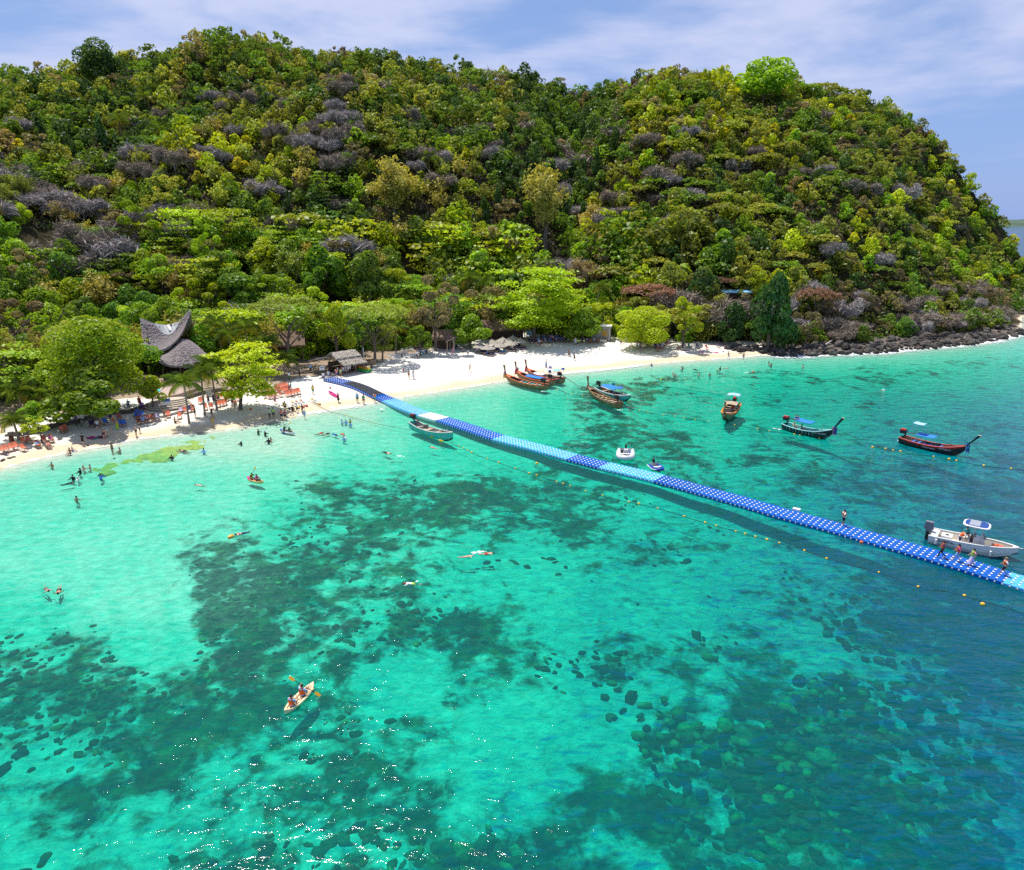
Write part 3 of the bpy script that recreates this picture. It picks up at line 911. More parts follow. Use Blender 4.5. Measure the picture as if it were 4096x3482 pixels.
for bx, by, br in HUTS:
    q = G(bx, by, 2.0); ok &= np.hypot(TP[:, 0] - q[0], TP[:, 1] - q[1]) > br
TP = TP[ok]; tz = tz[ok]; tt = tt[ok]; ppx = ppx[ok]; ppy = ppy[ok]; pf = pf[ok]; tdf = tdf[ok]
spn = ['round', 'small', 'column', 'tiers', 'plumes', 'open', 'umbrella', 'bare']
def choose(px, py, x, y, u):
    """species and colour of the wood by where it grows"""
    patch = vnoise(np.array([x / 17 + 3]), np.array([y / 17 + 8]))[0]; p2 = vnoise(np.array([x / 9 + 31]), np.array([y / 9 + 2]))[0]
    rav = math.exp(-((px - 2250 + (py - 400) * .25) / 230) ** 2) if py < 900 else 0
    dry = math.exp(-((px - 350) / 420) ** 2 - ((py - 850) / 130) ** 2) * 1.25 + math.exp(-((px - 1350) / 260) ** 2 - ((py - 560) / 130) ** 2) * .6 + math.exp(-((px - 2500) / 250) ** 2 - ((py - 520) / 110) ** 2) * .4
    shore = px > 3050 and py > 1130
    if shore: return ('bare', 'grey') if u < .42 else ('open', 'brown') if u < .55 else ('round', 'mid') if u < .8 else ('small', 'olive')
    if u < .035 + .40 * dry: return ('bare', 'grey')
    if u > .95: return ('bare', 'grey') if p2 > .6 else ('open', 'brown')
    v = (u * 7.13) % 1.0
    if rav > .45: return (('round', 'dark'), ('column', 'dark'), ('round', 'mid'), ('small', 'mid'))[int(v * 4)]
    right = px > 2500
    if py > 930 and not right: return (('round', 'green'), ('tiers', 'green'), ('round', 'lime'), ('plumes', 'olive'), ('round', 'mid'), ('open', 'lime'), ('tiers', 'lime'), ('umbrella', 'olive'), ('round', 'green'), ('plumes', 'straw'), ('round', 'mid'), ('tiers', 'mid'))[int(v * 12)]
    if py < 480 and not right: return (('round', 'dark'), ('small', 'mid'), ('round', 'olive'), ('open', 'mid'), ('round', 'olive'))[int(v * 5)]
    if right:
        if patch > .52: return (('small', 'yellow'), ('round', 'lime'), ('round', 'olive'), ('umbrella', 'olive'), ('small', 'olive'), ('round', 'green'))[int(v * 6)]
        return (('round', 'olive'), ('round', 'mid'), ('open', 'olive'), ('small', 'green'), ('round', 'dark'), ('small', 'brown'), ('umbrella', 'mid'))[int(v * 7)]
    if patch > .60: return (('small', 'yellow'), ('plumes', 'straw'), ('round', 'olive'), ('small', 'lime'), ('round', 'lime'), ('plumes', 'olive'))[int(v * 6)]
    if patch < .36: return (('round', 'dark'), ('column', 'dark'), ('round', 'mid'), ('small', 'mid'), ('tiers', 'dark'))[int(v * 5)]
    return (('round', 'mid'), ('tiers', 'green'), ('round', 'olive'), ('open', 'olive'), ('small', 'green'), ('plumes', 'olive'), ('umbrella', 'mid'), ('round', 'green'))[int(v * 8)]
SZ = {'round': (8.0, 7.6), 'small': (5.8, 5.6), 'column': (4.8, 8.8), 'tiers': (8.4, 7.2), 'plumes': (8.2, 7.6), 'open': (7.6, 7.4), 'umbrella': (8.8, 5.8), 'bare': (8.2, 7.2)}
LF = {'round': .085, 'small': .11, 'column': .12, 'tiers': .085, 'plumes': .07, 'open': .075, 'umbrella': .075}
order = np.argsort(pf)
U = rng.random(len(TP)); SCL = rng.uniform(.72, 1.28, len(TP))
SCL[(ppy > 930) & (ppx < 2900)] *= 1.38
edge = (ppy < 430) & (rng.random(len(TP)) < .10)
SCL[edge] *= 1.2
SCL[ppx > 3300] *= .85
inview = (ppx > -60) & (ppx < 4150)
nth = {'tree': 0, 'bare': 0, 'bamboo': 0}
LIM = {'tree': 250, 'bare': 150, 'bamboo': 40}
single = []; wood = []
for i in order:
    sp, colr = choose(ppx[i], ppy[i], TP[i, 0], TP[i, 1], U[i])
    if sp == 'column' and ppy[i] < 520: sp = 'round'
    k = 'bare' if sp == 'bare' else 'bamboo' if sp == 'plumes' else 'tree'
    if inview[i] and nth[k] < LIM[k]:
        nth[k] += 1; single.append((i, sp, colr, k))
    else:
        wood.append((i, sp, colr))
HB = [(330, 'on the skyline'), (520, 'near the top'), (720, 'high up'), (900, 'halfway up'), (1080, 'below mid-slope'), (1230, 'near the foot'), (9999, 'low down')]
CW = {'dark': 'dark green', 'mid': 'deep green', 'green': 'fresh green', 'lime': 'lime-green', 'olive': 'olive', 'yellow': 'yellow-green', 'brown': 'brown', 'grey': 'grey', 'straw': 'straw-coloured', 'red': 'rust-red'}
SW = {'round': 'round tree', 'small': 'small tree', 'column': 'vine-clad tree', 'tiers': 'layered tree', 'plumes': 'bamboo clump', 'open': 'thin tree', 'umbrella': 'flat-topped tree', 'bare': 'leafless tree'}
NMW = {'plumes': 'bamboo_clump', 'bare': 'bare_tree'}
NUM = ['', 'one', 'two', 'three', 'four', 'five', 'six', 'seven', 'eight', 'nine', 'ten', 'eleven', 'twelve', 'thirteen', 'fourteen', 'fifteen', 'sixteen', 'seventeen', 'eighteen', 'nineteen', 'twenty']
ORD = ['first', 'second', 'third', 'fourth', 'fifth', 'sixth', 'seventh', 'eighth', 'ninth', 'tenth', 'eleventh', 'twelfth', 'thirteenth', 'fourteenth', 'fifteenth', 'sixteenth', 'seventeenth', 'eighteenth', 'nineteenth', 'twentieth']
def nw(n): return NUM[n] if n < len(NUM) else str(n)
def place_word(i, n):
    if i == 0: return 'leftmost'
    if i == n - 1: return 'rightmost'
    if i < len(ORD): return ORD[i] + ' from left'
    if n - 1 - i < len(ORD): return ORD[n - 1 - i] + ' from right'
    return 'number %d from left' % (i + 1)
def label_rows(objs, single_fmt, many_fmt=None):
    """objs: (px, object, phrase); objects that share a phrase are told apart by their order from the left"""
    by = {}
    for px, o, ph in objs: by.setdefault(ph, []).append((px, o))
    for ph, L in by.items():
        L.sort(key=lambda q: q[0])
        for i, (px, o) in enumerate(L):
            one, many = ph
            o['label'] = one if len(L) == 1 else '%s of %s %s' % (place_word(i, len(L)), nw(len(L)), many)
hill_labels = []
for (i, sp, colr, k) in single:
    w, h = SZ[sp]; w *= SCL[i]; h *= SCL[i] * random.uniform(.9, 1.12)
    p = (TP[i, 0], TP[i, 1], tz[i] - .3)
    o = thing(NMW.get(sp, 'hillside_tree'), '', 'bamboo' if sp == 'plumes' else 'bare tree' if sp == 'bare' else 'tree', p, random.uniform(0, 6.28),
              {'bare': 'leafless trees on the hill', 'bamboo': 'bamboo clumps on the hill', 'tree': 'leafy trees on the wooded hill'}[k])
    if sp == 'bare':
        inst('trunk', trunk_mesh(1, .2, 4, m_pale), o, None, None, h * .75)
        inst('crown', bare_mesh(random.choice((1, 2, 3, 4)), m_twig, 4, .8), o, None, None, (w, w, h), m_twig if random.random() < .6 else m_pale)
    else:
        v = random.choice((11, 12, 13))
        inst('trunk', trunk_mesh(random.choice((2, 3, 4)), .3, 6), o, None, None, (h * .9, h * .9, h * .95))
        inst('crown', crown_mesh(sp, 2600, LF[sp] * .52, v, LM['mid']), o, (0, 0, -h * .04), None, (w, w, h), LM[colr])
    bd = next(b for lim, b in HB if ppy[i] < lim)
    mk = min(LMK, key=lambda q: abs(q[0] - ppx[i]))[1]
    hill_labels.append((ppx[i], o, ('%s %s %s above %s' % (CW[colr], SW[sp], bd, mk), '%s %ss %s above %s' % (CW[colr], SW[sp], bd, mk))))
label_rows(hill_labels, '')
# the rest of the wood: joined clumps of leaves, tinted tree by tree
TV = []; TF = []; TC = []; off = 0
tmpl = {}
for sp in LF:
    tmpl[sp] = []
    for v in range(5):
        r = np.random.default_rng(900 + v); C, N = crown_pts(sp, 400, r)
        tmpl[sp].append(leaf_quads(C, N, LF[sp] * 1.08, r, spread=.6))
BV = []; BF = []; boff = 0
bt_ = bare_mesh(21, m_twig, 2, .8); bv = np.array([v.co[:] for v in bt_.vertices]); bf = np.array([f.vertices[:] for f in bt_.polygons if len(f.vertices) == 4])
for (i, sp, colr) in wood:
    w, h = SZ[sp]; w *= SCL[i]; h *= SCL[i] * rng.uniform(.9, 1.12)
    a = rng.uniform(0, 6.28); ca, sa = math.cos(a), math.sin(a)
    T, Fq = (bv, bf) if sp == 'bare' else tmpl[sp][rng.integers(5)]
    V = T * (w, w, h); V = np.column_stack([V[:, 0] * ca - V[:, 1] * sa, V[:, 0] * sa + V[:, 1] * ca, V[:, 2]]) + (TP[i, 0], TP[i, 1], tz[i] - (h * .06))
    if sp == 'bare':
        BV.append(V); BF.append(Fq + boff); boff += len(V); continue
    TV.append(V); TF.append(Fq + off); off += len(V)
    c = np.array(LEAFCOL[colr]) * rng.uniform(.68, 1.32) * (1 + rng.normal(0, .04, 3))
    TC.append(np.tile(c, (len(Fq), 1)) * rng.uniform(.8, 1.2, (len(Fq), 1)))
fm = np_mesh('forest', np.concatenate(TV), np.concatenate(TF), LM_FOREST)
attr_col(fm, 'tint', np.concatenate(TC))
tag(inst('forest', fm), 'dense mixed forest covering the far slopes of the island', None, None, 'stuff')
if BV:
    tag(inst('dry_branches', np_mesh('dry_branches', np.concatenate(BV), np.concatenate(BF), m_twig)), 'leafless grey branches among the far forest', None, None, 'stuff')
# low scrub that closes the gaps between the trunks
ux, uy = np.meshgrid(np.arange(-230, 300, 3.1), np.arange(100, 345, 3.1))
UP = np.stack([ux.ravel(), uy.ravel()], -1) + rng.uniform(-1.7, 1.7, (ux.size, 2))
uz, us, udf, _, _, _ = land(UP)
dR, rI, rT = seg_dist(UP, RIDGE); ry = RIDGE[rI, 1] * (1 - rT) + RIDGE[np.minimum(rI + 1, len(RIDGE) - 1), 1] * rT
gpx, gpy, _ = project(np.column_stack([UP, uz]))
ok = (us > 6) & (gpy < np.interp(gpx, TLX, TLY) - 12) & ((UP[:, 1] < ry + 3) | (UP[:, 0] > 160)) & (gpx > -300) & (gpx < 4400)
for bx, by, br in HUTS:
    q = G(bx, by, 2.0); ok &= np.hypot(UP[:, 0] - q[0], UP[:, 1] - q[1]) > br
UP = UP[ok]; uz = uz[ok]; udf = udf[ok]
UV = []; UC = []; n = 42
for k in range(len(UP)):
    C = rng.normal(0, 1, (n, 3)); C /= np.linalg.norm(C, axis=1, keepdims=True); C[:, 2] = np.abs(C[:, 2])
    w = rng.uniform(1.5, 2.7); N = C.copy()
    V, Fq = leaf_quads(C * (w, w, w * rng.uniform(.8, 1.5)) * rng.uniform(.7, 1, (n, 1)) + (UP[k, 0], UP[k, 1], uz[k] - .1), N, .62, rng)
    UV.append(V)
    c = np.array(LEAFCOL[('mid', 'dark', 'olive', 'brown', 'dark', 'olive', 'grey')[rng.integers(7)]]) * rng.uniform(.6, 1.05)
    UC.append(np.tile(c, (n, 1)) * rng.uniform(.8, 1.2, (n, 1)))
UV = np.concatenate(UV)
um = np_mesh('undergrowth', UV, np.arange(len(UV)).reshape(-1, 4), LM_FOREST); attr_col(um, 'tint', np.concatenate(UC))
tag(inst('undergrowth', um), 'low scrub between the trees on the island', None, None, 'stuff')
print('scrub', len(UP)); print('single', nth, 'wood', len(wood), 'quads', sum(len(f) for f in TF))
# ------------------------------------------------------------------ huts, kiosk, walls on the beach
def seaward(p):
    """heading (radians) that looks straight out to sea from p"""
    e = 3.0
    s = land([(p[0] + e, p[1]), (p[0] - e, p[1]), (p[0], p[1] + e), (p[0], p[1] - e)])[1]
    return math.atan2(-(s[2] - s[3]), -(s[0] - s[1]))
def at(px, py, dz=0.0):
    p = hit(px, py)
    return Vector((p[0], p[1], p[2] + dz))

m_thatch, t, b, _ = new_mat('weathered_thatch')
pos = nd(t, 'ShaderNodeTexCoord').outputs['Object']
mpn = nd(t, 'ShaderNodeMapping'); mpn.inputs['Scale'].default_value = (5, 5, 2.2); t.links.new(pos, mpn.inputs[0])
nz = noise(t, mpn.outputs[0], 2.6, 6, .75)
t.links.new(ramp(t, nz, [(.28, (.13, .105, .105)), (.5, (.29, .25, .25)), (.72, (.50, .45, .44))]), b.inputs['Base Color'])
b.inputs['Roughness'].default_value = .95; b.inputs['Specular IOR Level'].default_value = .05
bump(t, b, nz, 1.0, .12)
m_thatch2, t, b, _ = new_mat('straw_thatch')
pos = nd(t, 'ShaderNodeTexCoord').outputs['Object']
nz = noise(t, pos, 7, 6, .75)
t.links.new(ramp(t, nz, [(.28, (.20, .165, .13)), (.5, (.44, .39, .33)), (.72, (.62, .57, .50))]), b.inputs['Base Color'])
b.inputs['Roughness'].default_value = .95; bump(t, b, nz, 1.0, .06)
m_thatch3, t, b, _ = new_mat('brown_thatch')
pos = nd(t, 'ShaderNodeTexCoord').outputs['Object']
nz = noise(t, pos, 4, 6, .75)
t.links.new(ramp(t, nz, [(.28, (.075, .045, .030)), (.5, (.20, .13, .09)), (.72, (.36, .25, .18))]), b.inputs['Base Color'])
b.inputs['Roughness'].default_value = .95; bump(t, b, nz, 1.0, .08)
m_wood = M('weathered_wood', (.24, .165, .105), .85, .25, 5)
m_dkwood = M('dark_wood', (.085, .055, .038), .8, .25, 5)
m_ltwood = M('pale_wood', (.42, .33, .24), .85, .2, 5)
m_white = M('white_paint', (.78, .78, .76), .5, .06, 4)
m_grey = M('grey_concrete', (.36, .35, .33), .9, .2, 2, coords='Object')
m_stone = M('dark_wall_stone', (.16, .135, .11), .95, .35, 2.5)
m_pave = M('pink_paving', (.46, .34, .29), .9, .15, 1.5)
m_black = M('black', (.012, .012, .014), .5, .1)
m_steel = M('pale_metal', (.55, .57, .6), .35, .08, 4, metal=.6)
m_skyl = M('grey_translucent_sheet', (.42, .44, .45), .35, .1, 3)
m_blue = M('blue_paint', (.03, .16, .52), .5, .1)
m_cyan = M('pale_blue_paint', (.22, .55, .78), .5, .1)
m_red = M('red_paint', (.55, .03, .03), .45, .12)
m_orange = M('orange_paint', (.78, .15, .05), .5, .1)
m_yellow = M('yellow_plastic', (.85, .52, .03), .5, .1)
m_rope = M('rope', (.34, .30, .22), .9, .2)
m_dkrope = M('wet_rope', (.03, .055, .05), .9, .2)

def fringe(mb, pts, out, n, L, m=0, r=random):
    """loose thatch ends hanging along an eave"""
    for i in range(len(pts) - 1):
        a, b2 = Vector(pts[i]), Vector(pts[i + 1])
        for k in range(n):
            p = a.lerp(b2, (k + r.random()) / n); d = (b2 - a).normalized() * .09
            q = p + Vector(out) * r.uniform(.05, .2) + Vector((0, 0, -L * r.uniform(.5, 1.3)))
            mb.add([p - d, p + d, q + d * .4, q - d * .4], [(0, 1, 2, 3)], m)

def roof_sheet(mb, top, bot, n=9, sag=0.0, th=.28, m=0):
    """thick roof slope between two curves"""
    rows = []
    for j in range(n):
        s = j / (n - 1)
        rows.append([Vector(a).lerp(Vector(b2), s) + Vector((0, 0, -sag * math.sin(math.pi * s))) for a, b2 in zip(top, bot)])
    under = [[p + Vector((0, 0, -th)) for p in r] for r in rows]
    mb.loft(rows, False, False, m); mb.loft([list(reversed(r)) for r in under], False, False, m)
    mb.loft([rows[-1], under[-1]], False, False, m); mb.loft([under[0], rows[0]], False, False, m)
    for e in (0, -1):
        mb.loft([[r[e] for r in rows], [r[e] for r in under]], False, False, m)

# -- the big hut with the swept saddle roof
def saddle_hut():
    c = at(700, 1478)
    o = thing('swept_roof_hut', 'large thatched hut with a deep saddle roof swept up to two points', 'hut', c, R(25))
    k = size_at(1, c)            # metres to a pixel of the photograph here
    n = 15; u = np.linspace(0, 1, n)
    def curve(q, U):
        q = np.array(q, float); tq = np.linspace(0, 1, len(q)); o3 = []
        for d in range(3):
            y = np.interp(np.linspace(0, 1, 61), tq, q[:, d]); y = np.convolve(np.pad(y, 6, 'reflect', reflect_type='odd'), np.ones(13) / 13, 'valid'); o3.append(np.interp(U, np.linspace(0, 1, 61), y))
        return [((a - 700) * k / 1.1, b2, z * k) for a, b2, z in zip(*o3)]
    ridge = curve([(592, 1.2, 208), (640, 1.2, 184), (690, 1.2, 170), (740, 1.2, 184), (791, 1.2, 232)], u)
    front = curve([(596, -4.6, 113), (622, -4.6, 96), (655, -4.6, 92), (700, -4.5, 110), (742, -3.8, 146), (770, -2.0, 184), (791, .5, 228)], u)
    back = curve([(597, 6.2, 95), (650, 6, 80), (700, 6, 78), (750, 6, 84), (798, 6.2, 96)], u)
    mb = MB()
    roof_sheet(mb, ridge, front, 12, .7, .35); roof_sheet(mb, back, ridge, 12, -.0, .35)
    r = random.Random(5)
    fringe(mb, front, (0, -1, 0), 9, .45, 0, r)
    # loose thatch ends all over the slope
    for j in range(1100):
        i = r.randrange(n - 1); s = r.uniform(.04, .97); f = r.random()
        p = Vector(ridge[i]).lerp(Vector(ridge[i + 1]), f).lerp(Vector(front[i]).lerp(Vector(front[i + 1]), f), s) + Vector((0, 0, -.7 * math.sin(math.pi * s) + .04))
        w = r.uniform(.05, .16); d = Vector((r.uniform(-.08, .08), -.30, -.20))
        mb.add([p + Vector((-w, 0, .03)), p + Vector((w, 0, .03)), p + d + Vector((w * .6, 0, .05)), p + d + Vector((-w * .6, 0, .05))], [(0, 1, 2, 3)])
    rf = mb.build('roof', m_thatch, o)
    sk = MB(); top = ridge[4:12]; bot = []
    for q, a in enumerate(top):
        b2 = Vector(a).lerp(Vector(front[4 + q]), .06 + .30 * math.sin(math.pi * q / 7.0))
        bot.append(b2 + Vector((0, -.04, .10 - .7 * math.sin(math.pi * (.06 + .3 * math.sin(math.pi * q / 7.0))))))
    top = [Vector(a) + Vector((0, -.05, .08)) for a in top]
    sk.loft([top, bot], False)
    so = sk.build('skylight', m_skyl, rf)
    for q in range(1, 7):
        rb = MB(); rb.bar(top[q] + Vector((0, 0, .03)), bot[q] + Vector((.3, 0, .03)), .07)
        rb.build('rib', m_ltwood, rf)
    for e, nm in ((0, 'gable'),):
        g = MB(); a = Vector(ridge[e]); f1 = Vector(front[e]); b1 = Vector(back[e]); ins = Vector((.9 if e == 0 else -.9, 0, -.5))
        g.add([a + ins, f1 + ins, b1 + ins], [(0, 1, 2)]); g.build(nm, m_dkwood, o)
    for x in (-80, -30, 30, 80):
        for y in (-3.2, 4.2): MB().tube([(x * k, y, -.4), (x * k, y, 90 * k)], .16, 6).build('post', m_dkwood, o)
    wl = MB(); wl.box((0, 1.5, 30 * k), (150 * k, 5.0, 60 * k)); wl.build('wall', m_dkwood, o)
    # lower arched roof in front
    lo = MB(); U = np.linspace(0, 1, 11)
    tp = curve([(645, -3, 60), (690, -3, 88), (745, -3, 138), (794, -3.2, 110), (840, -3.8, 56)], U); bt = curve([(648, -8.6, 66), (692, -9.4, 50), (745, -9.6, 46), (795, -9.2, 44), (842, -8, 36)], U)
    roof_sheet(lo, tp, bt, 9, -.5, .3)
    for j in range(700):
        i = r.randrange(10); s = r.uniform(.04, .97); f = r.random()
        p = Vector(tp[i]).lerp(Vector(tp[i + 1]), f).lerp(Vector(bt[i]).lerp(Vector(bt[i + 1]), f), s) + Vector((0, 0, .5 * math.sin(math.pi * s) + .03))
        w = r.uniform(.05, .15); d = Vector((r.uniform(-.08, .08), -.28, -.14))
        lo.add([p + Vector((-w, 0, .02)), p + Vector((w, 0, .02)), p + d + Vector((w * .6, 0, .06)), p + d + Vector((-w * .6, 0, .06))], [(0, 1, 2, 3)])
    fringe(lo, bt, (0, -1, 0), 8, .4, 0, r)
    l2 = lo.build('lower_roof', m_thatch, o)
    for x, y in ((-40, -8), (20, -9), (70, -8.6), (125, -7.5), (20, -4), (80, -4)): MB().tube([(x * k, y, -.5), (x * k, y, 38 * k)], .13, 6).build('porch_post', m_dkwood, o)
saddle_hut()

# -- thatched kiosk where the walkway lands
def kiosk():
    a = at(1322, 1503); b2 = at(1442, 1482)
    d = (b2 - a); L = d.length; rz = math.atan2(d.y, d.x)
    o = thing('thatched_kiosk', 'open thatched kiosk with two roof tiers at the landward end of the walkway', 'kiosk', a, rz)
    mb = MB()
    def slope(x0, x1, y0, z0, y1, z1, nm, seed):
        mb = MB(); n = 10
        top = [(x0 + (x1 - x0) * i / (n - 1), y0, z0 + .05 * math.sin(i * 2)) for i in range(n)]
        bot = [(x0 + (x1 - x0) * i / (n - 1), y1, z1 + .05 * math.sin(i * 2.7)) for i in range(n)]
        roof_sheet(mb, top, bot, 6, .08, .16); r = random.Random(seed)
        fringe(mb, bot, (0, (1 if y1 > y0 else -1), 0), 10, .28, 0, r)
        for j in range(260):
            i = r.randrange(n - 1); s = r.uniform(0, .97)
            p = Vector(top[i]).lerp(Vector(top[i + 1]), r.random()).lerp(Vector(bot[i]).lerp(Vector(bot[i + 1]), r.random()), s)
            dd = (Vector(bot[i]) - Vector(top[i])).normalized() * .4
            w = r.uniform(.04, .12)
            mb.add([p + Vector((-w, 0, .02)), p + Vector((w, 0, .02)), p + dd + Vector((w * .5, 0, .06)), p + dd + Vector((-w * .5, 0, .06))], [(0, 1, 2, 3)])
        mb.build(nm, m_thatch2, o)
    slope(1.2, L + .1, 1.6, 4.1, -.3, 3.2, 'upper_roof', 1); slope(1.6, L + .1, -.1, 2.95, -2.2, 2.1, 'lower_roof', 2)
    slope(-1.6, 1.6, 2.2, 3.3, 5.0, 2.5, 'back_roof', 3); slope(1.2, L, 1.6, 4.1, 4.4, 2.7, 'rear_roof', 4)
    for x in (1.5, L * .36, L * .68, L - .3):
        for y in (-1.7, 2.4):
            m2 = MB(); m2.tube([(x, y, -.3), (x, y, 2.6 if y < 0 else 3.4)], .075, 6); m2.build('post', m_wood, o)
    for z, y in ((2.1, -1.7), (3.3, 0)):
        m2 = MB(); m2.bar((-.5, y, z), (L, y, z), .10); m2.build('beam', m_wood, o)
    m2 = MB(); m2.box((L * .55, .2, .5), (L * .7, .6, 1.0)); m2.build('counter', m_dkwood, o)
    m2 = MB(); m2.box((L * .55, 2.3, 1.1), (L * .8, .08, 2.2)); m2.build('back_wall', m_dkwood, o)
    for k, c in enumerate((m_white, m_red, M('magenta_goods', (.6, .05, .25)), m_blue, m_yellow, m_white)):
        m2 = MB(); m2.box((L * .25 + k * L * .11, .2, 1.13), (.35, .35, .26)); m2.build('goods', c, o)
    # white pole at its right-hand corner
    p = at(1457, 1474); tag(MB().tube([(0, 0, -.3), (0, 0, 4.3)], .07, 7).build('white_pole', m_white, None, False, p), 'white pole standing at the right corner of the thatched kiosk', 'pole')
kiosk()
def sign(px, py, w, h, rz, board, label, icons=None, leg=.9, post=m_wood):
    p = at(px, py); o = thing('sign_board', label, 'sign', p, rz)
    m2 = MB(); m2.box((0, 0, leg + h / 2), (w, .05, h), Matrix.Rotation(R(-10), 3, 'X')); bo = m2.build('board', board, o)
    for x in (-w / 2 + .06, w / 2 - .06):
        m2 = MB(); m2.tube([(x, .03, -.2), (x, .03, leg + h)], .035, 5); m2.build('post', post, o)
    for ic in (icons or []):
        m2 = MB(); m2.box((ic[0] * w, -.045, leg + h / 2 + ic[1] * h), (ic[2] * w, .012, ic[3] * h), Matrix.Rotation(R(-10), 3, 'X')); m2.build('printed_sign', ic[4], bo)
ic3 = [(0, .27, .96, .42, m_blue)] + [(x, .24, .12, .20, m_white) for x in (-.3, 0, .3)] + [(x, -.22, .16, .14, m_blue) for x in (-.3, 0, .3)]
sign(668, 1642, 1.35, 1.0, R(20), m_white, 'white and blue notice board with three symbols at the beach steps', ic3)
sign(842, 1612, 1.0, 1.15, R(40), m_white, 'white notice board among the orange chairs left of the almond tree', [(x, y, .12, .1, m_black) for x in (-.25, 0, .25) for y in (-.25, .05, .3)])
sign(1290, 1500, 1.0, .85, R(15), m_white, 'white price board in front of the thatched kiosk', [(x, y, .14, .1, m_black) for x in (-.3, -.1, .1, .3) for y in (-.2, .15)])
sign(2117, 1355, 1.35, 1.0, R(0), m_cyan, 'turquoise notice board right of the thatched parasols', [(x, .12, .14, .3, m_white) for x in (-.28, 0, .28)])

# -- other huts and roofs among the trees
def gable_hut(name, label, px, py, w, d, h, rise, rz, mroof, mwall=None, open_=True, over=.6):
    p = at(px, py); o = thing(name, label, 'hut', p, rz); x = w / 2 + over; y = d / 2 + over
    for sgn in (-1, 1):
        mb = MB(); n = 8
        top = [(-x + 2 * x * i / (n - 1), 0, h + rise + .06 * math.sin(i * 1.9)) for i in range(n)]
        bot = [(-x + 2 * x * i / (n - 1), sgn * y, h - .15 + .06 * math.sin(i * 2.3)) for i in range(n)]
        if sgn < 0: roof_sheet(mb, top, bot, 5, .12, .14)
        else: roof_sheet(mb, bot, top, 5, .12, .14)
        if mroof in (m_thatch, m_thatch2, m_thatch3): fringe(mb, bot, (0, sgn, 0), 10, .35)
        mb.build('roof', mroof, o)
    for sx in (-1, 1):
        for sy in (-1, 1):
            mb = MB(); mb.tube([(sx * w / 2, sy * d / 2, -.4), (sx * w / 2, sy * d / 2, h)], .08, 6); mb.build('post', m_steel if mwall == 'pole' else m_wood, o)
    mb = MB(); mb.box((0, d * .25, h * .45), (w * .9, d * .4, h * .9)); mb.build('back_wall', mwall if mwall not in (None, 'pole') else m_dkwood, o)
    return o
gable_hut('thatched_hut', 'brown thatched hut behind the palms left of the kiosk', 1140, 1436, 7.5, 5, 3.4, 2.4, R(15), m_thatch3)
gable_hut('thatched_hut', 'long brown thatched bar behind the thatched parasols', 2010, 1358, 11.5, 4.5, 2.9, 1.9, R(6), m_thatch3, 'pole')
gable_hut('thatched_hut', 'small ragged thatched hut under the yellow-brown tree', 1785, 1398, 4.6, 3.6, 2.9, 1.6, R(-8), m_thatch3, 'pole')
gable_hut('thatched_hut', 'dark little hut behind the tall palm', 1648, 1318, 5.5, 4, 2.6, 2.0, R(-20), m_thatch, m_dkwood)
gable_hut('white_roofed_house', 'house with a white corrugated roof at the left among trees', 190, 1400, 10.0, 6, 3.4, 1.3, R(25), m_white, m_white)
gable_hut('white_roofed_house', 'small pale roof peeping out left of the swept thatched roof', 545, 1350, 4.0, 4, 3.2, 1.2, R(30), m_steel, m_white)
# blue roof strip in the trees
p = at(2915, 1215); o = thing('blue_roofed_shed', 'long shed with a pale blue roof strip hidden among the dark trees', 'shed', p, R(4))
w_ = size_at(180, p)
MB().box((0, 0, size_at(48, p)), (w_, 3.0, .18), Matrix.Rotation(R(8), 3, 'X')).build('roof', m_cyan, o)
MB().box((0, .4, size_at(22, p)), (w_ * .95, 2.0, size_at(46, p))).build('wall', m_dkwood, o)
# concrete hut
p = at(2402, 1364); o = thing('concrete_hut', 'small grey concrete hut with a flat roof beside the lime beach bush', 'hut', p, R(-10))
MB().box((0, 1.5, 1.7), (4.8, 3.0, 3.6)).build('wall', m_grey, o)
MB().box((0, 1.5, 3.6), (5.3, 3.5, .22)).build('roof', m_white, o)
MB().box((.9, -.03, 1.9), (1.3, .08, 1.5)).build('shutter', M('ochre_panel', (.5, .30, .06)), o)
MB().box((2.1, -.05, 1.7), (.12, .1, 3.4)).build('pipe', m_steel, o)
for i in range(5): MB().box((-.6, -.5 - .35 * i, .55 - .13 * i), (4.4, .36, .16)).build('step', m_grey, o)

# -- terrace, steps and stone walls on the left
def ribbon_wall(name, label, pxs, h, th, mat, cap=None):
    P = [at(*q) for q in pxs]; o = thing(name, label, 'wall', P[0])
    mb = MB(); r = random.Random(len(pxs))
    for a, b2 in zip(P[:-1], P[1:]):
        d = b2 - a; n = max(1, int(d.length / .55)); rz = Matrix.Rotation(math.atan2(d.y, d.x), 3, 'Z')
        for i in range(n):
            for row in range(max(1, int(h / .32))):
                q = a + d * ((i + .5 + .5 * (row % 2)) / n) - P[0]
                yield_h = .32
                st = (d.length / n * r.uniform(.86, .98), th * r.uniform(.85, 1.15), yield_h * r.uniform(.86, .97))
                MBs = mb; MBs.box((q.x, q.y, q.z + .12 + row * .32), st, rz, 0, r.uniform(.82, .95))
    s = mb.build('stones', mat, o); s['kind'] = 'stuff'
    return o
ribbon_wall('stone_wall', 'low dark stone wall along the terrace edge under the palms', [(700, 1604), (745, 1598), (800, 1580), (850, 1570), (905, 1562)], .9, .5, m_stone)
ribbon_wall('stone_wall', 'curved dark stone wall in the shade right of the broad glossy tree', [(520, 1655), (560, 1640), (600, 1628), (640, 1626)], .9, .5, m_stone)
ribbon_wall('stone_wall', 'dark stone wall behind the chairs at the left end of the beach', [(20, 1745), (70, 1744), (130, 1735), (190, 1718), (250, 1702), (320, 1690)], .8, .5, m_stone)
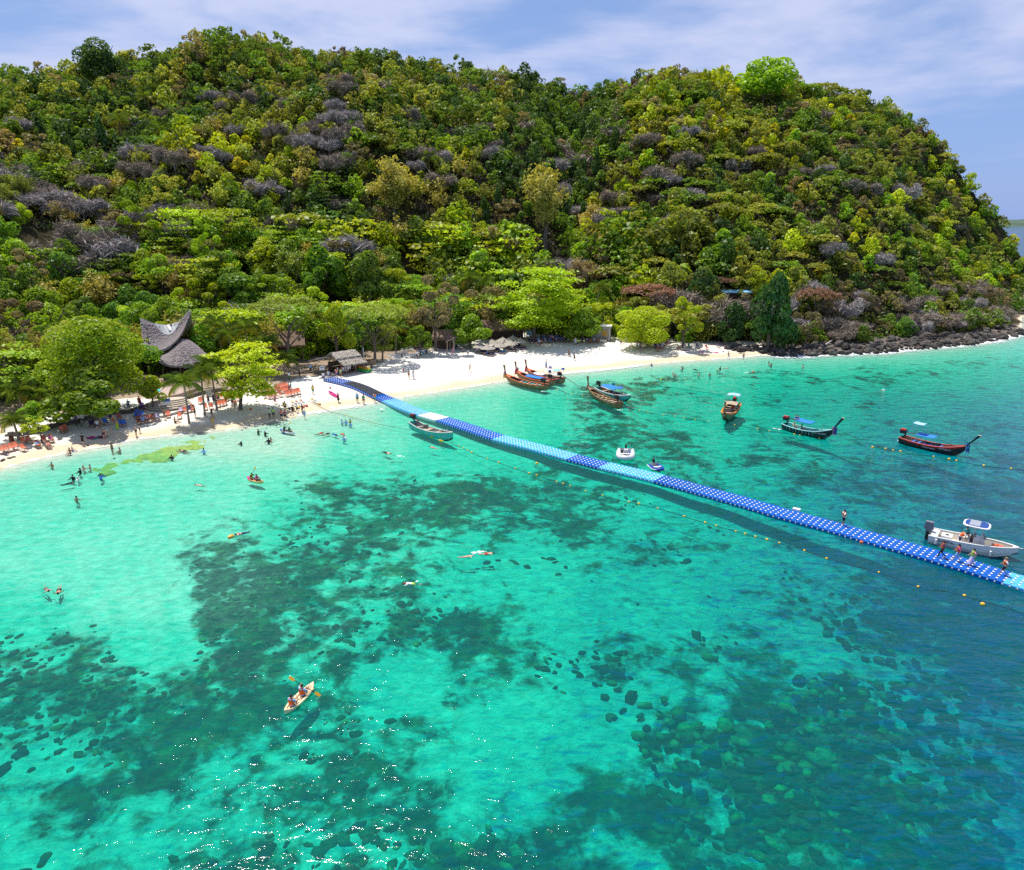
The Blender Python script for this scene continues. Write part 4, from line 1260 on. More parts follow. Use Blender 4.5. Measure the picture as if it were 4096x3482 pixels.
ribbon_wall('stone_wall', 'long dark stone wall behind the broad glossy tree', [(330, 1684), (400, 1668), (450, 1658), (515, 1655)], .7, .5, m_stone)
ribbon_wall('stone_wall', 'thick stone wall at the foot of the beach steps', [(640, 1672), (690, 1660), (742, 1645)], .6, .7, m_grey)
P = [at(640, 1608), at(712, 1594), at(770, 1572), at(812, 1556), at(735, 1546), at(640, 1556), at(560, 1580)]
zt = max(q.z for q in P) + .25
mb = MB(); n = len(P)
mb.add([(q.x, q.y, zt) for q in P] + [(q.x, q.y, q.z - .5) for q in P], [tuple(range(n))] + [(i, i + n, (i + 1) % n + n, (i + 1) % n) for i in range(n)])
bm_ = mb.build('paved_terrace', m_pave); tag(bm_, 'pinkish paved terrace behind the coconut palms and steps', None, None, 'structure')
o = thing('beach_steps', 'wide pale curved steps from the paved terrace down to the beach', 'steps', at(680, 1640), R(28))
for i in range(5):
    w = 5.2 + .45 * i
    mb = MB(); mb.lathe([(w * .5, 0), (w * .5, .18), (w * .5 - .05, .20), (.01, .20)], 20, (0, 2.4 - .05 * i, 1.05 - .22 * i), 0, 1, .46 + .10 * i); mb.build('step', M('pale_step', (.55, .47, .38), .9, .2, 3), o)
ribbon_wall('terrace_kerb', 'pale kerb along the back of the paved terrace', [(660, 1552), (740, 1556), (800, 1560), (860, 1552)], .33, .4, M('pale_step', (.55, .47, .38)))
# ladder lying on the sand
p = at(312, 1706); o = thing('wooden_ladder', 'dark wooden ladder leaning on the bank behind the beach', 'ladder', p, R(-15))
for x in (-.55, .55): MB().bar((x, 0, .1), (x * .9, 1.4, .9), .08).build('rail', m_dkwood, o)
for i in range(5): MB().bar((-.5, .15 + .27 * i, .18 + .155 * i), (.5, .15 + .27 * i, .18 + .155 * i), .06).build('rung', m_dkwood, o)
# swing frame
p = at(1788, 1430); q = at(1815, 1412); o = thing('swing_frame', 'wooden swing frame of two posts and a crossbar by the thatched hut', 'swing', p)
d = q - p
MB().tube([(0, 0, -.2), (.12, 0, 3.4)], .07, 6).build('post', m_ltwood, o); MB().tube([(d.x, d.y, d.z - .2), (d.x - .1, d.y, d.z + 3.4)], .07, 6).build('post', m_ltwood, o)
MB().tube([(-.2, -.1, 3.35), (d.x + .2, d.y + .1, d.z + 3.4)], .07, 6).build('crossbar', m_ltwood, o)
for s in (.35, .6):
    MB().tube([(d.x * s, d.y * s, 3.35), (d.x * .5 - .3 + s * .6, d.y * .5, .7)], .02, 4).build('swing_rope', m_rope, o)
MB().box((d.x * .5, d.y * .5, .7), (.7, .25, .05)).build('swing_seat', m_ltwood, o)
# wooden boat shown off on the sand beside the kiosk
p = at(1468, 1472); o = thing('display_boat', 'brown wooden boat hull standing on the sand right of the kiosk', 'boat', p, R(20))
rings = []
for i in range(9):
    s = i / 8; x = -1.9 + 3.8 * s; w = .85 * math.sin(math.pi * (.12 + .8 * s)) ** .6; zt2 = 1.45 + 1.1 * abs(s - .42) ** 1.7
    rings.append([(x, -w, zt2), (x, -w * .85, .9), (x, -w * .4, .45), (x, 0, .35 + .5 * abs(s - .5) ** 2 * 3), (x, w * .4, .45), (x, w * .85, .9), (x, w, zt2)])
mb = MB(); mb.loft(rings, False); mb.loft([[(a[0] * .96, a[1] * .9, a[2] + .02) for a in reversed(r)] for r in rings], False); mb.build('hull', m_wood, o)
for i in (2, 4, 6):
    r0 = rings[i]; MB().bar(r0[0], r0[-1], .18, .05).build('thwart', m_ltwood, o)
for sx in (-.9, .9): MB().box((sx, 0, .2), (.2, 1.2, .45)).build('cradle', m_dkwood, o)
# green and yellow towed banana boat
p = at(1450, 1486); o = thing('banana_boat', 'green and yellow inflatable banana boat lying on the sand by the kiosk', 'inflatable', p, R(-32))
m_gr = M('green_rubber', (.03, .42, .12), .45, .08); m_ye = M('yellow_rubber', (.80, .48, .02), .45, .08)
for y in (-.45, .45): MB().tube([(-2.1, y, .35), (-1.8, y, .28), (1.7, y, .28), (2.2, y, .5)], [.12, .26, .26, .1], 10).build('outer_tube', m_gr, o, True)
MB().tube([(-1.9, 0, .6), (-1.6, 0, .58), (1.5, 0, .58), (2.1, 0, .85)], [.14, .32, .32, .12], 10).build('seat_tube', m_ye, o, True)
for i in range(6): MB().tube([(-1.4 + .55 * i, -.22, .88), (-1.4 + .55 * i, .22, .88)], .05, 5).build('handle', m_red, o)
# ------------------------------------------------------------------ floating walkway of plastic cubes
near = [(1299, 1527), (1370, 1543), (1419, 1562), (1491, 1598), (1534, 1614), (1611, 1637), (1672, 1661), (1741, 1678), (1963, 1749), (2280, 1835), (2389, 1865), (2612, 1921), (2820, 1975), (3037, 2042), (3100, 2061), (3340, 2123), (3580, 2193), (3820, 2265), (4012, 2325), (4096, 2350), (4400, 2446)]
farr = [(1330, 1516), (1395, 1531), (1443, 1540), (1522, 1579), (1570, 1596), (1650, 1626), (1703, 1643), (1781, 1665), (2004, 1740), (2308, 1819), (2426, 1847), (2640, 1897), (2864, 1956), (3037, 2001), (3100, 2027), (3292, 2073), (3484, 2126), (3647, 2174), (3844, 2229), (4022, 2284), (4096, 2305), (4400, 2400)]
mid = np.array([[(a[0] + b2[0]) / 2, (a[1] + b2[1]) / 2] for a, b2 in zip(near, [farr[min(i, len(farr) - 1)] for i in range(len(near))])])
# use far and near edges resampled by length so the centre line stays smooth
def resamp(L, n):
    L = np.array(L, float); d = np.r_[0, np.cumsum(np.hypot(*np.diff(L, axis=0).T))]
    s = np.linspace(0, d[-1], n); return np.column_stack([np.interp(s, d, L[:, 0]), np.interp(s, d, L[:, 1])])
def ground_pts(L): return np.array([(hit(*q) if q[1] < 1625 else G(q[0], q[1], .32))[:2] for q in L])
A = resamp(ground_pts(near), 90); B = resamp(ground_pts(farr), 90)
C = (A + B) / 2
C[1:-1] = (C[:-2] + 2 * C[1:-1] + C[2:]) / 4
ln = np.r_[0, np.cumsum(np.hypot(*np.diff(C, axis=0).T))]
CUBE = .56
NR = int(ln[-1] / CUBE)
s = (np.arange(NR) + .5) * CUBE
CX = np.column_stack([np.interp(s, ln, C[:, 0]), np.interp(s, ln, C[:, 1])])
for _ in range(6): CX[1:-1] = (CX[:-2] + 2 * CX[1:-1] + CX[2:]) / 4
T = np.gradient(CX, axis=0); T /= np.linalg.norm(T, axis=1, keepdims=True); NRM = np.column_stack([-T[:, 1], T[:, 0]])
gz = land(CX)[0]; base = np.maximum(gz + .02, -.14)
for _ in range(10): base[1:-1] = (base[:-2] + base[1:-1] + base[2:]) / 3
base = base + .035 * np.sin(np.arange(NR) * .21) * np.clip((-gz) / 1, 0, 1)
m_c = {'blue': M('blue_float', (.006, .105, .46), .5, .22, 1.1, spec=.2, coords='Generated'), 'light': M('pale_blue_float', (.09, .44, .78), .5, .14, 1.1, spec=.2), 'white': M('white_float', (.74, .76, .80), .45, .06, 2), 'deep': M('landward_blue_float', (.035, .11, .42), .45, .2, 2)}  # the landward end has its own, greyer blue
segs = [(1400, 'deep'), (1555, 'blue'), (1697, 'light'), (1770, 'white'), (1992, 'blue'), (2295, 'light'), (2410, 'blue'), (2630, 'light'), (4022, 'blue'), (9999, 'light')]
wpx, _, wf = project(np.column_stack([CX, base + .4]))
walk = thing('floating_walkway', 'long floating walkway of blue and white plastic cubes running from beach to boat', 'walkway', (0, 0, 0))
def cube_mesh(mat):
    mb = MB(); h = CUBE / 2 * .975; c = .10
    def oc(k, z):
        a, q = h * k, h * k - c
        return [(a, -q, z), (a, q, z), (q, a, z), (-q, a, z), (-a, q, z), (-a, -q, z), (-q, -a, z), (q, -a, z)]
    mb.loft([oc(.94, 0), oc(1, .05), oc(1, .36), oc(.93, .41)], True, True)
    # lugs: raised shoulders at the corners where the pins sit
    return mb.mesh('float_cube', mat)
cm = {k: cube_mesh(v) for k, v in m_c.items()}
cells = []
for i in range(NR):
    colr = next(c for lim, c in segs if wpx[i] < lim)
    for j in range(5):
        q = CX[i] + NRM[i] * (j - 2) * CUBE
        cells.append((wf[i], i, j, q, base[i] + random.uniform(-.018, .018), math.atan2(T[i, 1], T[i, 0]) + random.uniform(-.03, .03), colr))
inv_ = [c for c in cells if -100 < wpx[c[1]] < 4200]
near300 = set((c[1], c[2]) for c in sorted(inv_)[:300])
rest = {k: MB() for k in m_c}
tv = {k: (np.array([v.co[:] for v in me.vertices]), [tuple(f.vertices) for f in me.polygons]) for k, me in cm.items()}
for f_, i, j, q, z, rz, colr in cells:
    if (i, j) in near300:
        inst('float_cube', cm[colr], walk, (q[0], q[1], z), (0, 0, rz))
    else:
        V, Fq = tv[colr]; ca, sa = math.cos(rz), math.sin(rz)
        rest[colr].add(np.column_stack([V[:, 0] * ca - V[:, 1] * sa + q[0], V[:, 0] * sa + V[:, 1] * ca + q[1], V[:, 2] + z]), Fq)
RV = MB(); km = list(m_c)
for k in km:
    RV.add(rest[k].v, rest[k].f, km.index(k))
rr = RV.build('float_cubes', [m_c[k] for k in km], walk); rr['kind'] = 'stuff'
pins = MB()
for i in range(NR):
    rz = math.atan2(T[i, 1], T[i, 0]); e = CX[i] + T[i] * CUBE / 2
    if 1385 < wpx[i] < 1520: jr = (-2.5, 2.5)
    else: jr = (-2.5, -1.5, -.5, .5, 1.5, 2.5)
    for j in jr:
        q = e + NRM[i] * j * CUBE
        if abs(j) < 2: pins.lathe([(.105, 0), (.105, .035), (.08, .05)], 8, (q[0], q[1], base[i] + .40))
        else:
            sg = math.copysign(1, j); q = e + NRM[i] * (j * CUBE + sg * .03)
            pins.box((q[0], q[1], base[i] + .29), (.12, .10, .13), Matrix.Rotation(rz, 3, 'Z'), 0, .7)
pn = pins.build('connecting_pins', M('white_pin', (.82, .83, .85), .4, .03), walk); pn['kind'] = 'stuff'
# dark mats laid on the landward part
m_mat = M('black_rubber_mat', (.022, .023, .03), .8, .3, 3)
mats_o = thing('rubber_matting', 'black rubber mats laid along the walkway where it crosses the beach', 'mat', (0, 0, 0))
ii = [i for i in range(NR) if 1385 < wpx[i] < 1518]
for k in range(0, len(ii) - 2, 3):
    for sd in (-.5, .5):
        mb = MB()
        i0, i1 = ii[k], ii[min(k + 3, len(ii) - 1)]
        a0 = CX[i0] + NRM[i0] * (sd - .47) * 1.25; a1 = CX[i0] + NRM[i0] * (sd + .47) * 1.25; b0 = CX[i1] + NRM[i1] * (sd - .47) * 1.25; b1 = CX[i1] + NRM[i1] * (sd + .47) * 1.25
        g = .08; za = base[i0] + .45; zb = base[i1] + .45
        P = [(*(a0 + (b0 - a0) * g), za), (*(a1 + (b1 - a1) * g), za), (*b1, zb), (*b0, zb)]
        mb.add(P + [(x, y, z - .03) for x, y, z in P], [(3, 2, 1, 0), (0, 1, 5, 4), (1, 2, 6, 5), (2, 3, 7, 6), (3, 0, 4, 7)]); mb.build('mat', m_mat, mats_o)
def on_walk(px, py):
    """a point on the walkway's deck"""
    q = G(px, py, .33); k = np.argmin(np.hypot(CX[:, 0] - q[0], CX[:, 1] - q[1]))
    zz = base[k] + .41; q = G(px, py, zz)
    return Vector((q[0], q[1], zz))
p = on_walk(3186, 2042); tag(MB().box((0, 0, .1), (.75, .5, .2)).build('white_box', m_white, None, False, p, (0, 0, R(-35))), 'flat white box lying on the far edge of the blue walkway', 'box')

# ------------------------------------------------------------------ boats
m_hw = M('varnished_hull', (.22, .125, .05), .45, .28, 2.2); m_hdk = M('dark_hull', (.018, .022, .026), .35, .2, 2); m_inside = M('boat_inside', (.13, .085, .055), .75, .25, 4)
m_keel = M('fouled_keel', (.05, .022, .018), .7, .3, 3); m_prow = M('prow_wood', (.26, .15, .075), .5, .25, 3); m_deckw = M('pale_boards', (.48, .38, .27), .8, .2, 4)
m_engine = M('engine_black', (.02, .02, .022), .45, .3, 6); m_tarp = M('blue_tarpaulin', (.02, .20, .68), .55, .1, 3); m_wtarp = M('white_tarpaulin', (.80, .80, .80), .6, .06, 3)
m_tealp = M('teal_paint', (.06, .44, .42), .5, .12, 2); m_ribbon = [M('pink_ribbon', (.62, .06, .22), .7), M('blue_ribbon', (.05, .08, .42), .7), M('yellow_ribbon', (.75, .42, .05), .7), M('red_ribbon', (.5, .02, .03), .7)]
def txt(body, size, mat, parent, loc, rot, name='lettering'):
    c = bpy.data.curves.new(name, 'FONT'); c.body = body; c.size = size; c.extrude = .006; c.align_x = 'CENTER'
    c.materials.append(mat)
    o = bpy.data.objects.new(name, c); COL.objects.link(o); dg = bpy.context.evaluated_depsgraph_get(); dg.update()
    me = bpy.data.meshes.new_from_object(o.evaluated_get(dg)); bpy.data.objects.remove(o)
    return inst(name, me, parent, loc, rot)
def two_pt(a, b2, za=0.0):
    A_, B_ = G(*a, za), G(*b2, za); d = B_ - A_
    return Vector(((A_[0] + B_[0]) / 2, (A_[1] + B_[1]) / 2, 0)), math.hypot(d[0], d[1]), math.atan2(d[1], d[0])
def hull_curve(L, B, zb, zm, zs, kb=.9, fine=1.25):
    """stations from stern (s=0) to bow (s=1): x, half width, sheer height, keel height"""
    st = []
    for i in range(17):
        s = i / 16; x = -L / 2 + L * s
        w = B / 2 * max(0.0, 1 - abs((s - .42) / .58) ** (2.1 if s > .42 else 2.6) * (1.0 if s > .42 else .42)) ** (1 / fine if s > .42 else 1)
        w = max(w, .025)
        zsh = zm + (zb - zm) * max(0, (s - .35) / .65) ** 2.4 + (zs - zm) * max(0, (.35 - s) / .35) ** 1.8
        zk = -.30 + (kb + .30) * max(0, (s - .80) / .20) ** 1.7 + .12 * max(0, (.25 - s) / .25) ** 2
        st.append((x, w, zsh, min(zk, zsh - .1)))
    return st
def hull(o, st, m_out, m_rim, m_in, band=None, floor=.10, deck=None, rimr=.075):
    mb = MB(); rings = []
    for x, w, zs, zk in st:
        h = zs - zk
        half = [(w, zs), (w * .985, zs - h * .16), (w * .93, zs - h * .45), (w * .74, zk + h * .22), (w * .38, zk + h * .07), (.012, zk)]
        rings.append([(x, -y, z) for y, z in half] + [(x, y, z) for y, z in reversed(half)])
    n = len(rings[0])
    for i in range(len(rings) - 1):
        for k in range(n - 1):
            kk = min(k, n - 2 - k)
            mm = 1 if (band and kk == 0) else (2 if kk >= 3 else 0)
            mb.add([rings[i][k], rings[i + 1][k], rings[i + 1][k + 1], rings[i][k + 1]], [(0, 1, 2, 3)], mm)
    mb.add(rings[0], [tuple(range(n))], 0)
    ho = mb.build('hull', [m_out, band or m_out, m_keel], o)
    # inside skin and floor
    ib = MB(); inn = []
    for x, w, zs, zk in st[0:16]:
        w2 = max(w - .06, .015); fl = max(floor, zk + .1); fl = min(fl, zs - .06)
        inn.append([(x, -w2, zs - .01), (x, -w2 * .8, fl), (x, w2 * .8, fl), (x, w2, zs - .01)])
    ib.loft([list(reversed(r)) for r in inn], False); ib.build('inside', m_in, o)
    for sg in (-1, 1):
        MB().tube([(x, sg * w, zs + rimr * .4) for x, w, zs, zk in st], [rimr] * len(st), 6).build('gunwale', m_rim, o)
    if deck:
        db = MB(); q = [s_ for s_ in st if s_[0] >= deck * st[-1][0]]
        db.loft([[(x, -w * .97, zs - .03), (x, 0, zs + .04), (x, w * .97, zs - .03)] for x, w, zs, zk in q], False); db.build('foredeck', deck_mat(o, m_rim), o)
    return ho
def deck_mat(o, m_rim): return m_rim
def at_s(st, s):
    k = s * 16; i = min(int(k), 15); f = k - i
    return [st[i][j] * (1 - f) + st[i + 1][j] * f for j in range(4)]
def engine(o, st, cap, tail=5.0, aim=-1, up=.95, yaw=0.0, drop=None):
    """car engine on a pivot at the stern, driving a long propeller shaft"""
    x, w, zs, zk = st[0]; b = Vector((x + .5, 0, zs + .05)); d = Vector((aim * math.cos(yaw), aim * math.sin(yaw), 0))
    mb = MB(); mb.tube([b, b + Vector((0, 0, up * .5))], .07, 6); mb.bar(b + Vector((0, -.3, up * .35)), b + Vector((0, .3, up * .35)), .1); mb.build('engine_mount', m_engine, o)
    c = b + Vector((0, 0, up * .72)) - d * .35
    mb = MB(); mb.box(c, (.75, .48, .42), Matrix.Rotation(yaw, 3, 'Z')); mb.box(c + Vector((0, 0, .1)) + d * .3, (.3, .6, .3), Matrix.Rotation(yaw, 3, 'Z')); mb.tube([c + Vector((0, .2, .1)), c + Vector((.1, .45, .35)), c + Vector((.35, .5, .3))], .045, 5)
    mb.tube([c - d * .35, c - d * 1.0 + Vector((0, 0, .1))], .03, 5); e = mb.build('engine', m_engine, o)
    mb = MB(); mb.box(c + Vector((0, 0, .33)), (.80, .46, .20), Matrix.Rotation(yaw, 3, 'Z'), 0, .85); mb.build('engine_cover', cap, e)
    end = c + d * tail + Vector((0, 0, (drop if drop is not None else -zs - up * .72 + .05)))
    mb = MB(); mb.tube([c + d * .35, end], [.05, .035], 6); mb.tube([c + d * .5 + Vector((0, 0, .12)), c.lerp(end, .55) + Vector((0, 0, .05))], .02, 4); mb.build('propeller_shaft', m_engine, o)
    mb = MB()
    for k in range(3):
        a = k * 2.09; v = Vector((0, math.cos(a), math.sin(a))) * .20; tn = Vector((.06, -math.sin(a) * .09, math.cos(a) * .09))
        mb.add([end, end + v * .6 + tn, end + v, end + v * .6 - tn], [(0, 1, 2, 3)])
    mb.tube([end - d * .08, end + d * .1], .05, 6); mb.tube([end - d * .3 + Vector((0, 0, -.02)), end + d * .1 + Vector((0, 0, -.28))], .025, 4); mb.build('propeller', m_steel, o)
def prow(o, st, H_, mat, lean=.35, ribbons=(0, 1), fan=True):
    x, w, zs, zk = st[-1]
    P = [Vector((x - .45, 0, zs - .30)), Vector((x - .05, 0, zs + .02)), Vector((x + lean * .45, 0, zs + H_ * .45)), Vector((x + lean, 0, zs + H_))]
    mb = MB(); rings = []
    for p, a, b2 in zip(P, (.20, .17, .13, .19), (.10, .10, .08, .13)):
        rings.append([p + Vector((-a, -b2, .0)), p + Vector((a, -b2, .03)), p + Vector((a, b2, .03)), p + Vector((-a, b2, 0))])
    mb.loft(rings, True, True); po = mb.build('prow', mat, o)
    mb = MB(); mb.box(P[3] + Vector((0, 0, .05)), (.40, .27, .05)); mb.build('prow_top', m_deckw, po)
    for k, c in enumerate(ribbons):
        mb = MB(); p = P[1].lerp(P[2], .25 + .18 * k); mb.lathe([(.17, -.06), (.22, 0), (.17, .06)], 8, p, 0, 1.1, .8)
        for q in range(3):
            a = Vector((p.x - .05 + .1 * q, (-.16 if q % 2 else .16), p.z)); mb.add([a, a + Vector((.12, 0, 0)), a + Vector((.16, .03 * q, -.95 - .12 * q)), a + Vector((-.04, -.03, -.85))], [(0, 1, 2, 3)])
        mb.build('ribbon', m_ribbon[c], po)
def canopy(o, x0, x1, w, z, mat, base_z, arch=.12, posts=m_steel, name='canopy'):
    mb = MB(); n = 6; rows = []
    for j in range(4):
        xx = x0 + (x1 - x0) * j / 3
        rows.append([(xx, -w / 2 + w * i / n, z + arch * math.sin(math.pi * i / n) - .05 * math.sin(math.pi * j / 3)) for i in range(n + 1)])
    mb.loft(rows, False); mb.loft([[(a, b2, c - .035) for a, b2, c in reversed(r)] for r in rows], False)
    co = mb.build(name, mat, o)
    for xx in (x0 + .05, x1 - .05):
        for sg in (-1, 1): MB().tube([(xx, sg * w * .46, base_z), (xx, sg * w * .48, z)], .022, 5).build('canopy_post', posts, co)
    return co
def flag(o, p, kind='thai', h=1.3):
    f = MB().tube([p, Vector(p) + Vector((0, 0, h))], .015, 4).build('flag_pole', m_steel, o)
    st = [(m_red, .11), (m_white, .11), (m_blue, .22), (m_white, .11), (m_red, .11)] if kind == 'thai' else [(m_blue, .4)]
    z = Vector(p).z + h
    for mt, hh in st:
        mb = MB(); V = []
        for i in range(5):
            x = i * .2; y = .07 * math.sin(i * 1.6); V.append([(p[0] - x, p[1] + y, z), (p[0] - x, p[1] + y, z - hh)])
        mb.loft(V, False); mb.build('flag_stripe', mt, f); z -= hh
def longtail(label, stern, bow, m_out, m_rim, B=1.9, bs=1.15, zb=1.55, prow_h=1.7, band=None, benches=5, seats=m_deckw, tail=5.0, cap=m_engine, canopies=(), ribbons=(0, 1), m_in=None, lean=.35, aim=-1, flags=(), group='long-tail boats of the bay', dz=0.0, grow=1.0, yaw=0.0, name='longtail_boat', has_prow=True, zm=.62, zs=.85, kb=.95, drop=None):
    c, L, rz = two_pt(stern, bow)
    o = thing(name, label, 'boat', c + Vector((0, 0, dz)), rz, group)
    st = hull_curve(L * grow, B * bs, zb * 1.08, zm * 1.12, zs * 1.05, kb)
    hull(o, st, m_out, m_rim, m_in or m_inside, band, .12, .66)
    for i in range(benches):
        x, w, z_, _ = at_s(st, .20 + .42 * i / max(1, benches - 1)); MB().box((x, 0, z_ - .16), (.34, w * 1.86, .05)).build('thwart', seats[i % len(seats)] if isinstance(seats, tuple) else seats, o)
    for i in range(9):
        x, w, z_, _ = at_s(st, .12 + .068 * i)
        for sg in (-1, 1): MB().bar((x, sg * (w - .05), .2), (x, sg * (w - .03), z_), .05).build('frame_rib', m_rim if i % 2 else m_in or m_inside, o)
    x, w, z_, _ = at_s(st, .80)
    MB().tube([(x, -w * .5, z_), (x, -w * .5, z_ + .42)], .055, 6).build('mooring_post', m_prow, o)
    if has_prow: prow(o, st, prow_h, m_prow if m_out is not m_hdk else m_hdk, lean, ribbons)
    engine(o, st, cap, tail, aim, yaw=yaw, drop=drop)
    for (s0, s1, w, z, mat) in canopies:
        xa = at_s(st, s0); xb = at_s(st, s1); canopy(o, xa[0] - .25, xb[0] + .25, w * 1.15, z, mat, min(xa[2], xb[2]) - .1)
    for s_, k in flags:
        xa = at_s(st, s_); flag(o, Vector((xa[0], -xa[1] * .8, xa[2])), k, 2.0)
    return o, st
LT1, s1 = longtail('varnished longtail with orange rim, nearest of the three nosed onto the beach', (2186, 1560), (2022, 1529), m_hw, m_orange, 1.8, 1.15, 1.45, 1.75, m_hw, 6, (m_tealp, m_deckw), 5.2, m_engine, (), (2, 0, 1))
LT2, s2 = longtail('longtail with orange rim and blue tarpaulin, middle of three at the beach', (2212, 1543), (2066, 1514), m_hw, m_orange, 1.8, 1.15, 1.45, 1.75, m_hw, 5, m_deckw, 3.5, m_engine, ((.30, .66, 1.5, 1.05, m_tarp),), (3, 0), flags=((.2, 'thai'),))
LT3, s3 = longtail('longtail with orange bow and white awning, farthest of three at the beach', (2250, 1533), (2106, 1503), m_hw, m_orange, 1.8, 1.15, 1.4, 1.7, m_blue, 5, m_wtarp, 4.8, m_red, ((.50, .72, 1.4, .95, m_wtarp), (.18, .40, 1.7, 2.1, m_wtarp), (.08, .16, 1.5, 2.4, m_cyan)), (3, 0), flags=((.45, 'thai'), (.1, 'blue')))
LT4, s4 = longtail('brown varnished longtail with no awning, moored off the middle of the beach', (2476, 1634), (2352, 1580), m_hw, m_prow, 1.75, 1.15, 1.5, 1.75, None, 5, m_deckw, 5.6, m_engine, (), (3,))
MB().bar((-2.6, .35, .95), (3.2, .75, 1.15), .14).build('bamboo_pole', M('bamboo', (.45, .27, .10)), LT4)
BT5, s5 = longtail('white and teal fishing boat with a blue awning, lying behind the brown longtail', (2390, 1568), (2522, 1611), m_tealp, m_white, 1.7, 1.15, 1.25, .3, m_white, 3, m_deckw, 1.5, m_engine, ((.25, .60, 1.7, 1.7, m_tarp), (.66, .76, 1.2, 2.1, m_blue)), (), aim=1, name='fishing_boat', has_prow=False, zm=.6, flags=((.62, 'blue'),), group=None)
LT6, s6 = longtail('longtail with yellow and orange rim seen bow-on, moored alone', (2938, 1632), (2895, 1690), M('green_brown_hull', (.10, .13, .06), .5, .3, 2), m_orange, 2.2, 1.1, 1.35, 1.9, m_orange, 4, m_deckw, 3.6, m_red, ((.34, .52, 1.8, 1.75, m_ltwood), (.14, .27, 1.7, 2.7, M('pale_blue_tarpaulin', (.35, .55, .85)))), (3,), m_in=M('dark_boat_inside', (.05, .03, .025)), lean=.2, grow=1.0)
for sg in (-1, 1): MB().tube([(x, sg * (w - .12), z + .02) for x, w, z, _ in s6[1:16]], .06, 6).build('inner_rail', m_yellow, LT6)
LT7, s7 = longtail('black longtail with teal rim, blue awning and striped flag', (3136, 1716), (3326, 1762), m_hdk, M('pale_teal_rim', (.35, .66, .66)), 1.7, 1.15, 1.5, 1.9, m_hdk, 5, m_tealp, 3.2, m_red, ((.30, .58, 1.5, 1.95, m_tarp),), (0, 1), m_in=m_tealp, lean=1.25, aim=1, flags=((.36, 'thai'),), yaw=.12, drop=.1)
LT8, s8 = longtail('long black longtail with bright red rim, moored farthest right', (3602, 1770), (3856, 1830), m_hdk, m_red, 1.75, 1.15, 1.45, 1.7, m_red, 6, m_blue, 3.6, m_red, ((.30, .52, 1.6, 1.85, m_tarp), (.22, .33, 1.2, 3.3, M('pale_blue_tarpaulin', (.35, .55, .85)))), (1,), m_in=m_inside, lean=1.35, aim=1, yaw=.1, drop=.1)
FB, s9 = longtail('small pale teal fishing boat with raised red engine beside the walkway', (1650, 1716), (1812, 1768), m_tealp, M('worn_white_rim', (.62, .60, .54), .7, .2), 1.55, 1.1, 1.30, .3, m_tealp, 2, m_deckw, 2.6, M('dull_red_cover', (.28, .03, .03)), (), (), aim=1, name='fishing_boat', has_prow=False, zm=.68, zs=1.15, kb=.4, m_in=M('pale_boat_inside', (.30, .29, .27), .8, .3), group=None, drop=-1.0)
x, w, z_, _ = at_s(s9, .34); MB().box((x, .1, z_ + .15), (.55, .5, .75)).build('engine_box', M('grey_box', (.16, .15, .14)), FB)
x, w, z_, _ = at_s(s9, .40); MB().box((x, 0, z_ - .05), (.9, w * 1.5, .05)).build('board', m_deckw, FB)
x, w, z_, _ = at_s(s9, .86); MB().tube([(x, 0, z_), (x, 0, z_ + .45)], .05, 6).build('mooring_post', m_white, FB)
# lettering on the dark hulls and number plates of the brown ones
m_let = M('white_lettering', (.8, .8, .8), .5, 0)
for o, st, s_, body, sz in ((LT7, s7, .78, 'บงกช ออมทรัพย์', .30), (LT8, s8, .50, 'วาสนาดี มงคล', .27), (LT8, s8, .74, 'ส.เจริญนาวา', .30), (LT1, s1, .14, 'กบ 50', .24), (LT4, s4, .20, 'กบ 18', .24)):
    x, w, z_, zk = at_s(st, s_); xa = at_s(st, s_ - .05); xb = at_s(st, s_ + .05)
    sg = -1 if o in (LT7, LT8) else 1
    ang = math.atan2(sg * (xb[1] - xa[1]), xb[0] - xa[0]); tl = math.atan2(xb[2] - xa[2], xb[0] - xa[0])
    if sg < 0: txt(body, sz, m_let, o, (x, -w - .035, z_ - .36), (R(86), -tl * 0, ang))
    else: txt(body, sz, m_let, o, (x, w + .035, z_ - .36), (R(86), 0, ang + math.pi))

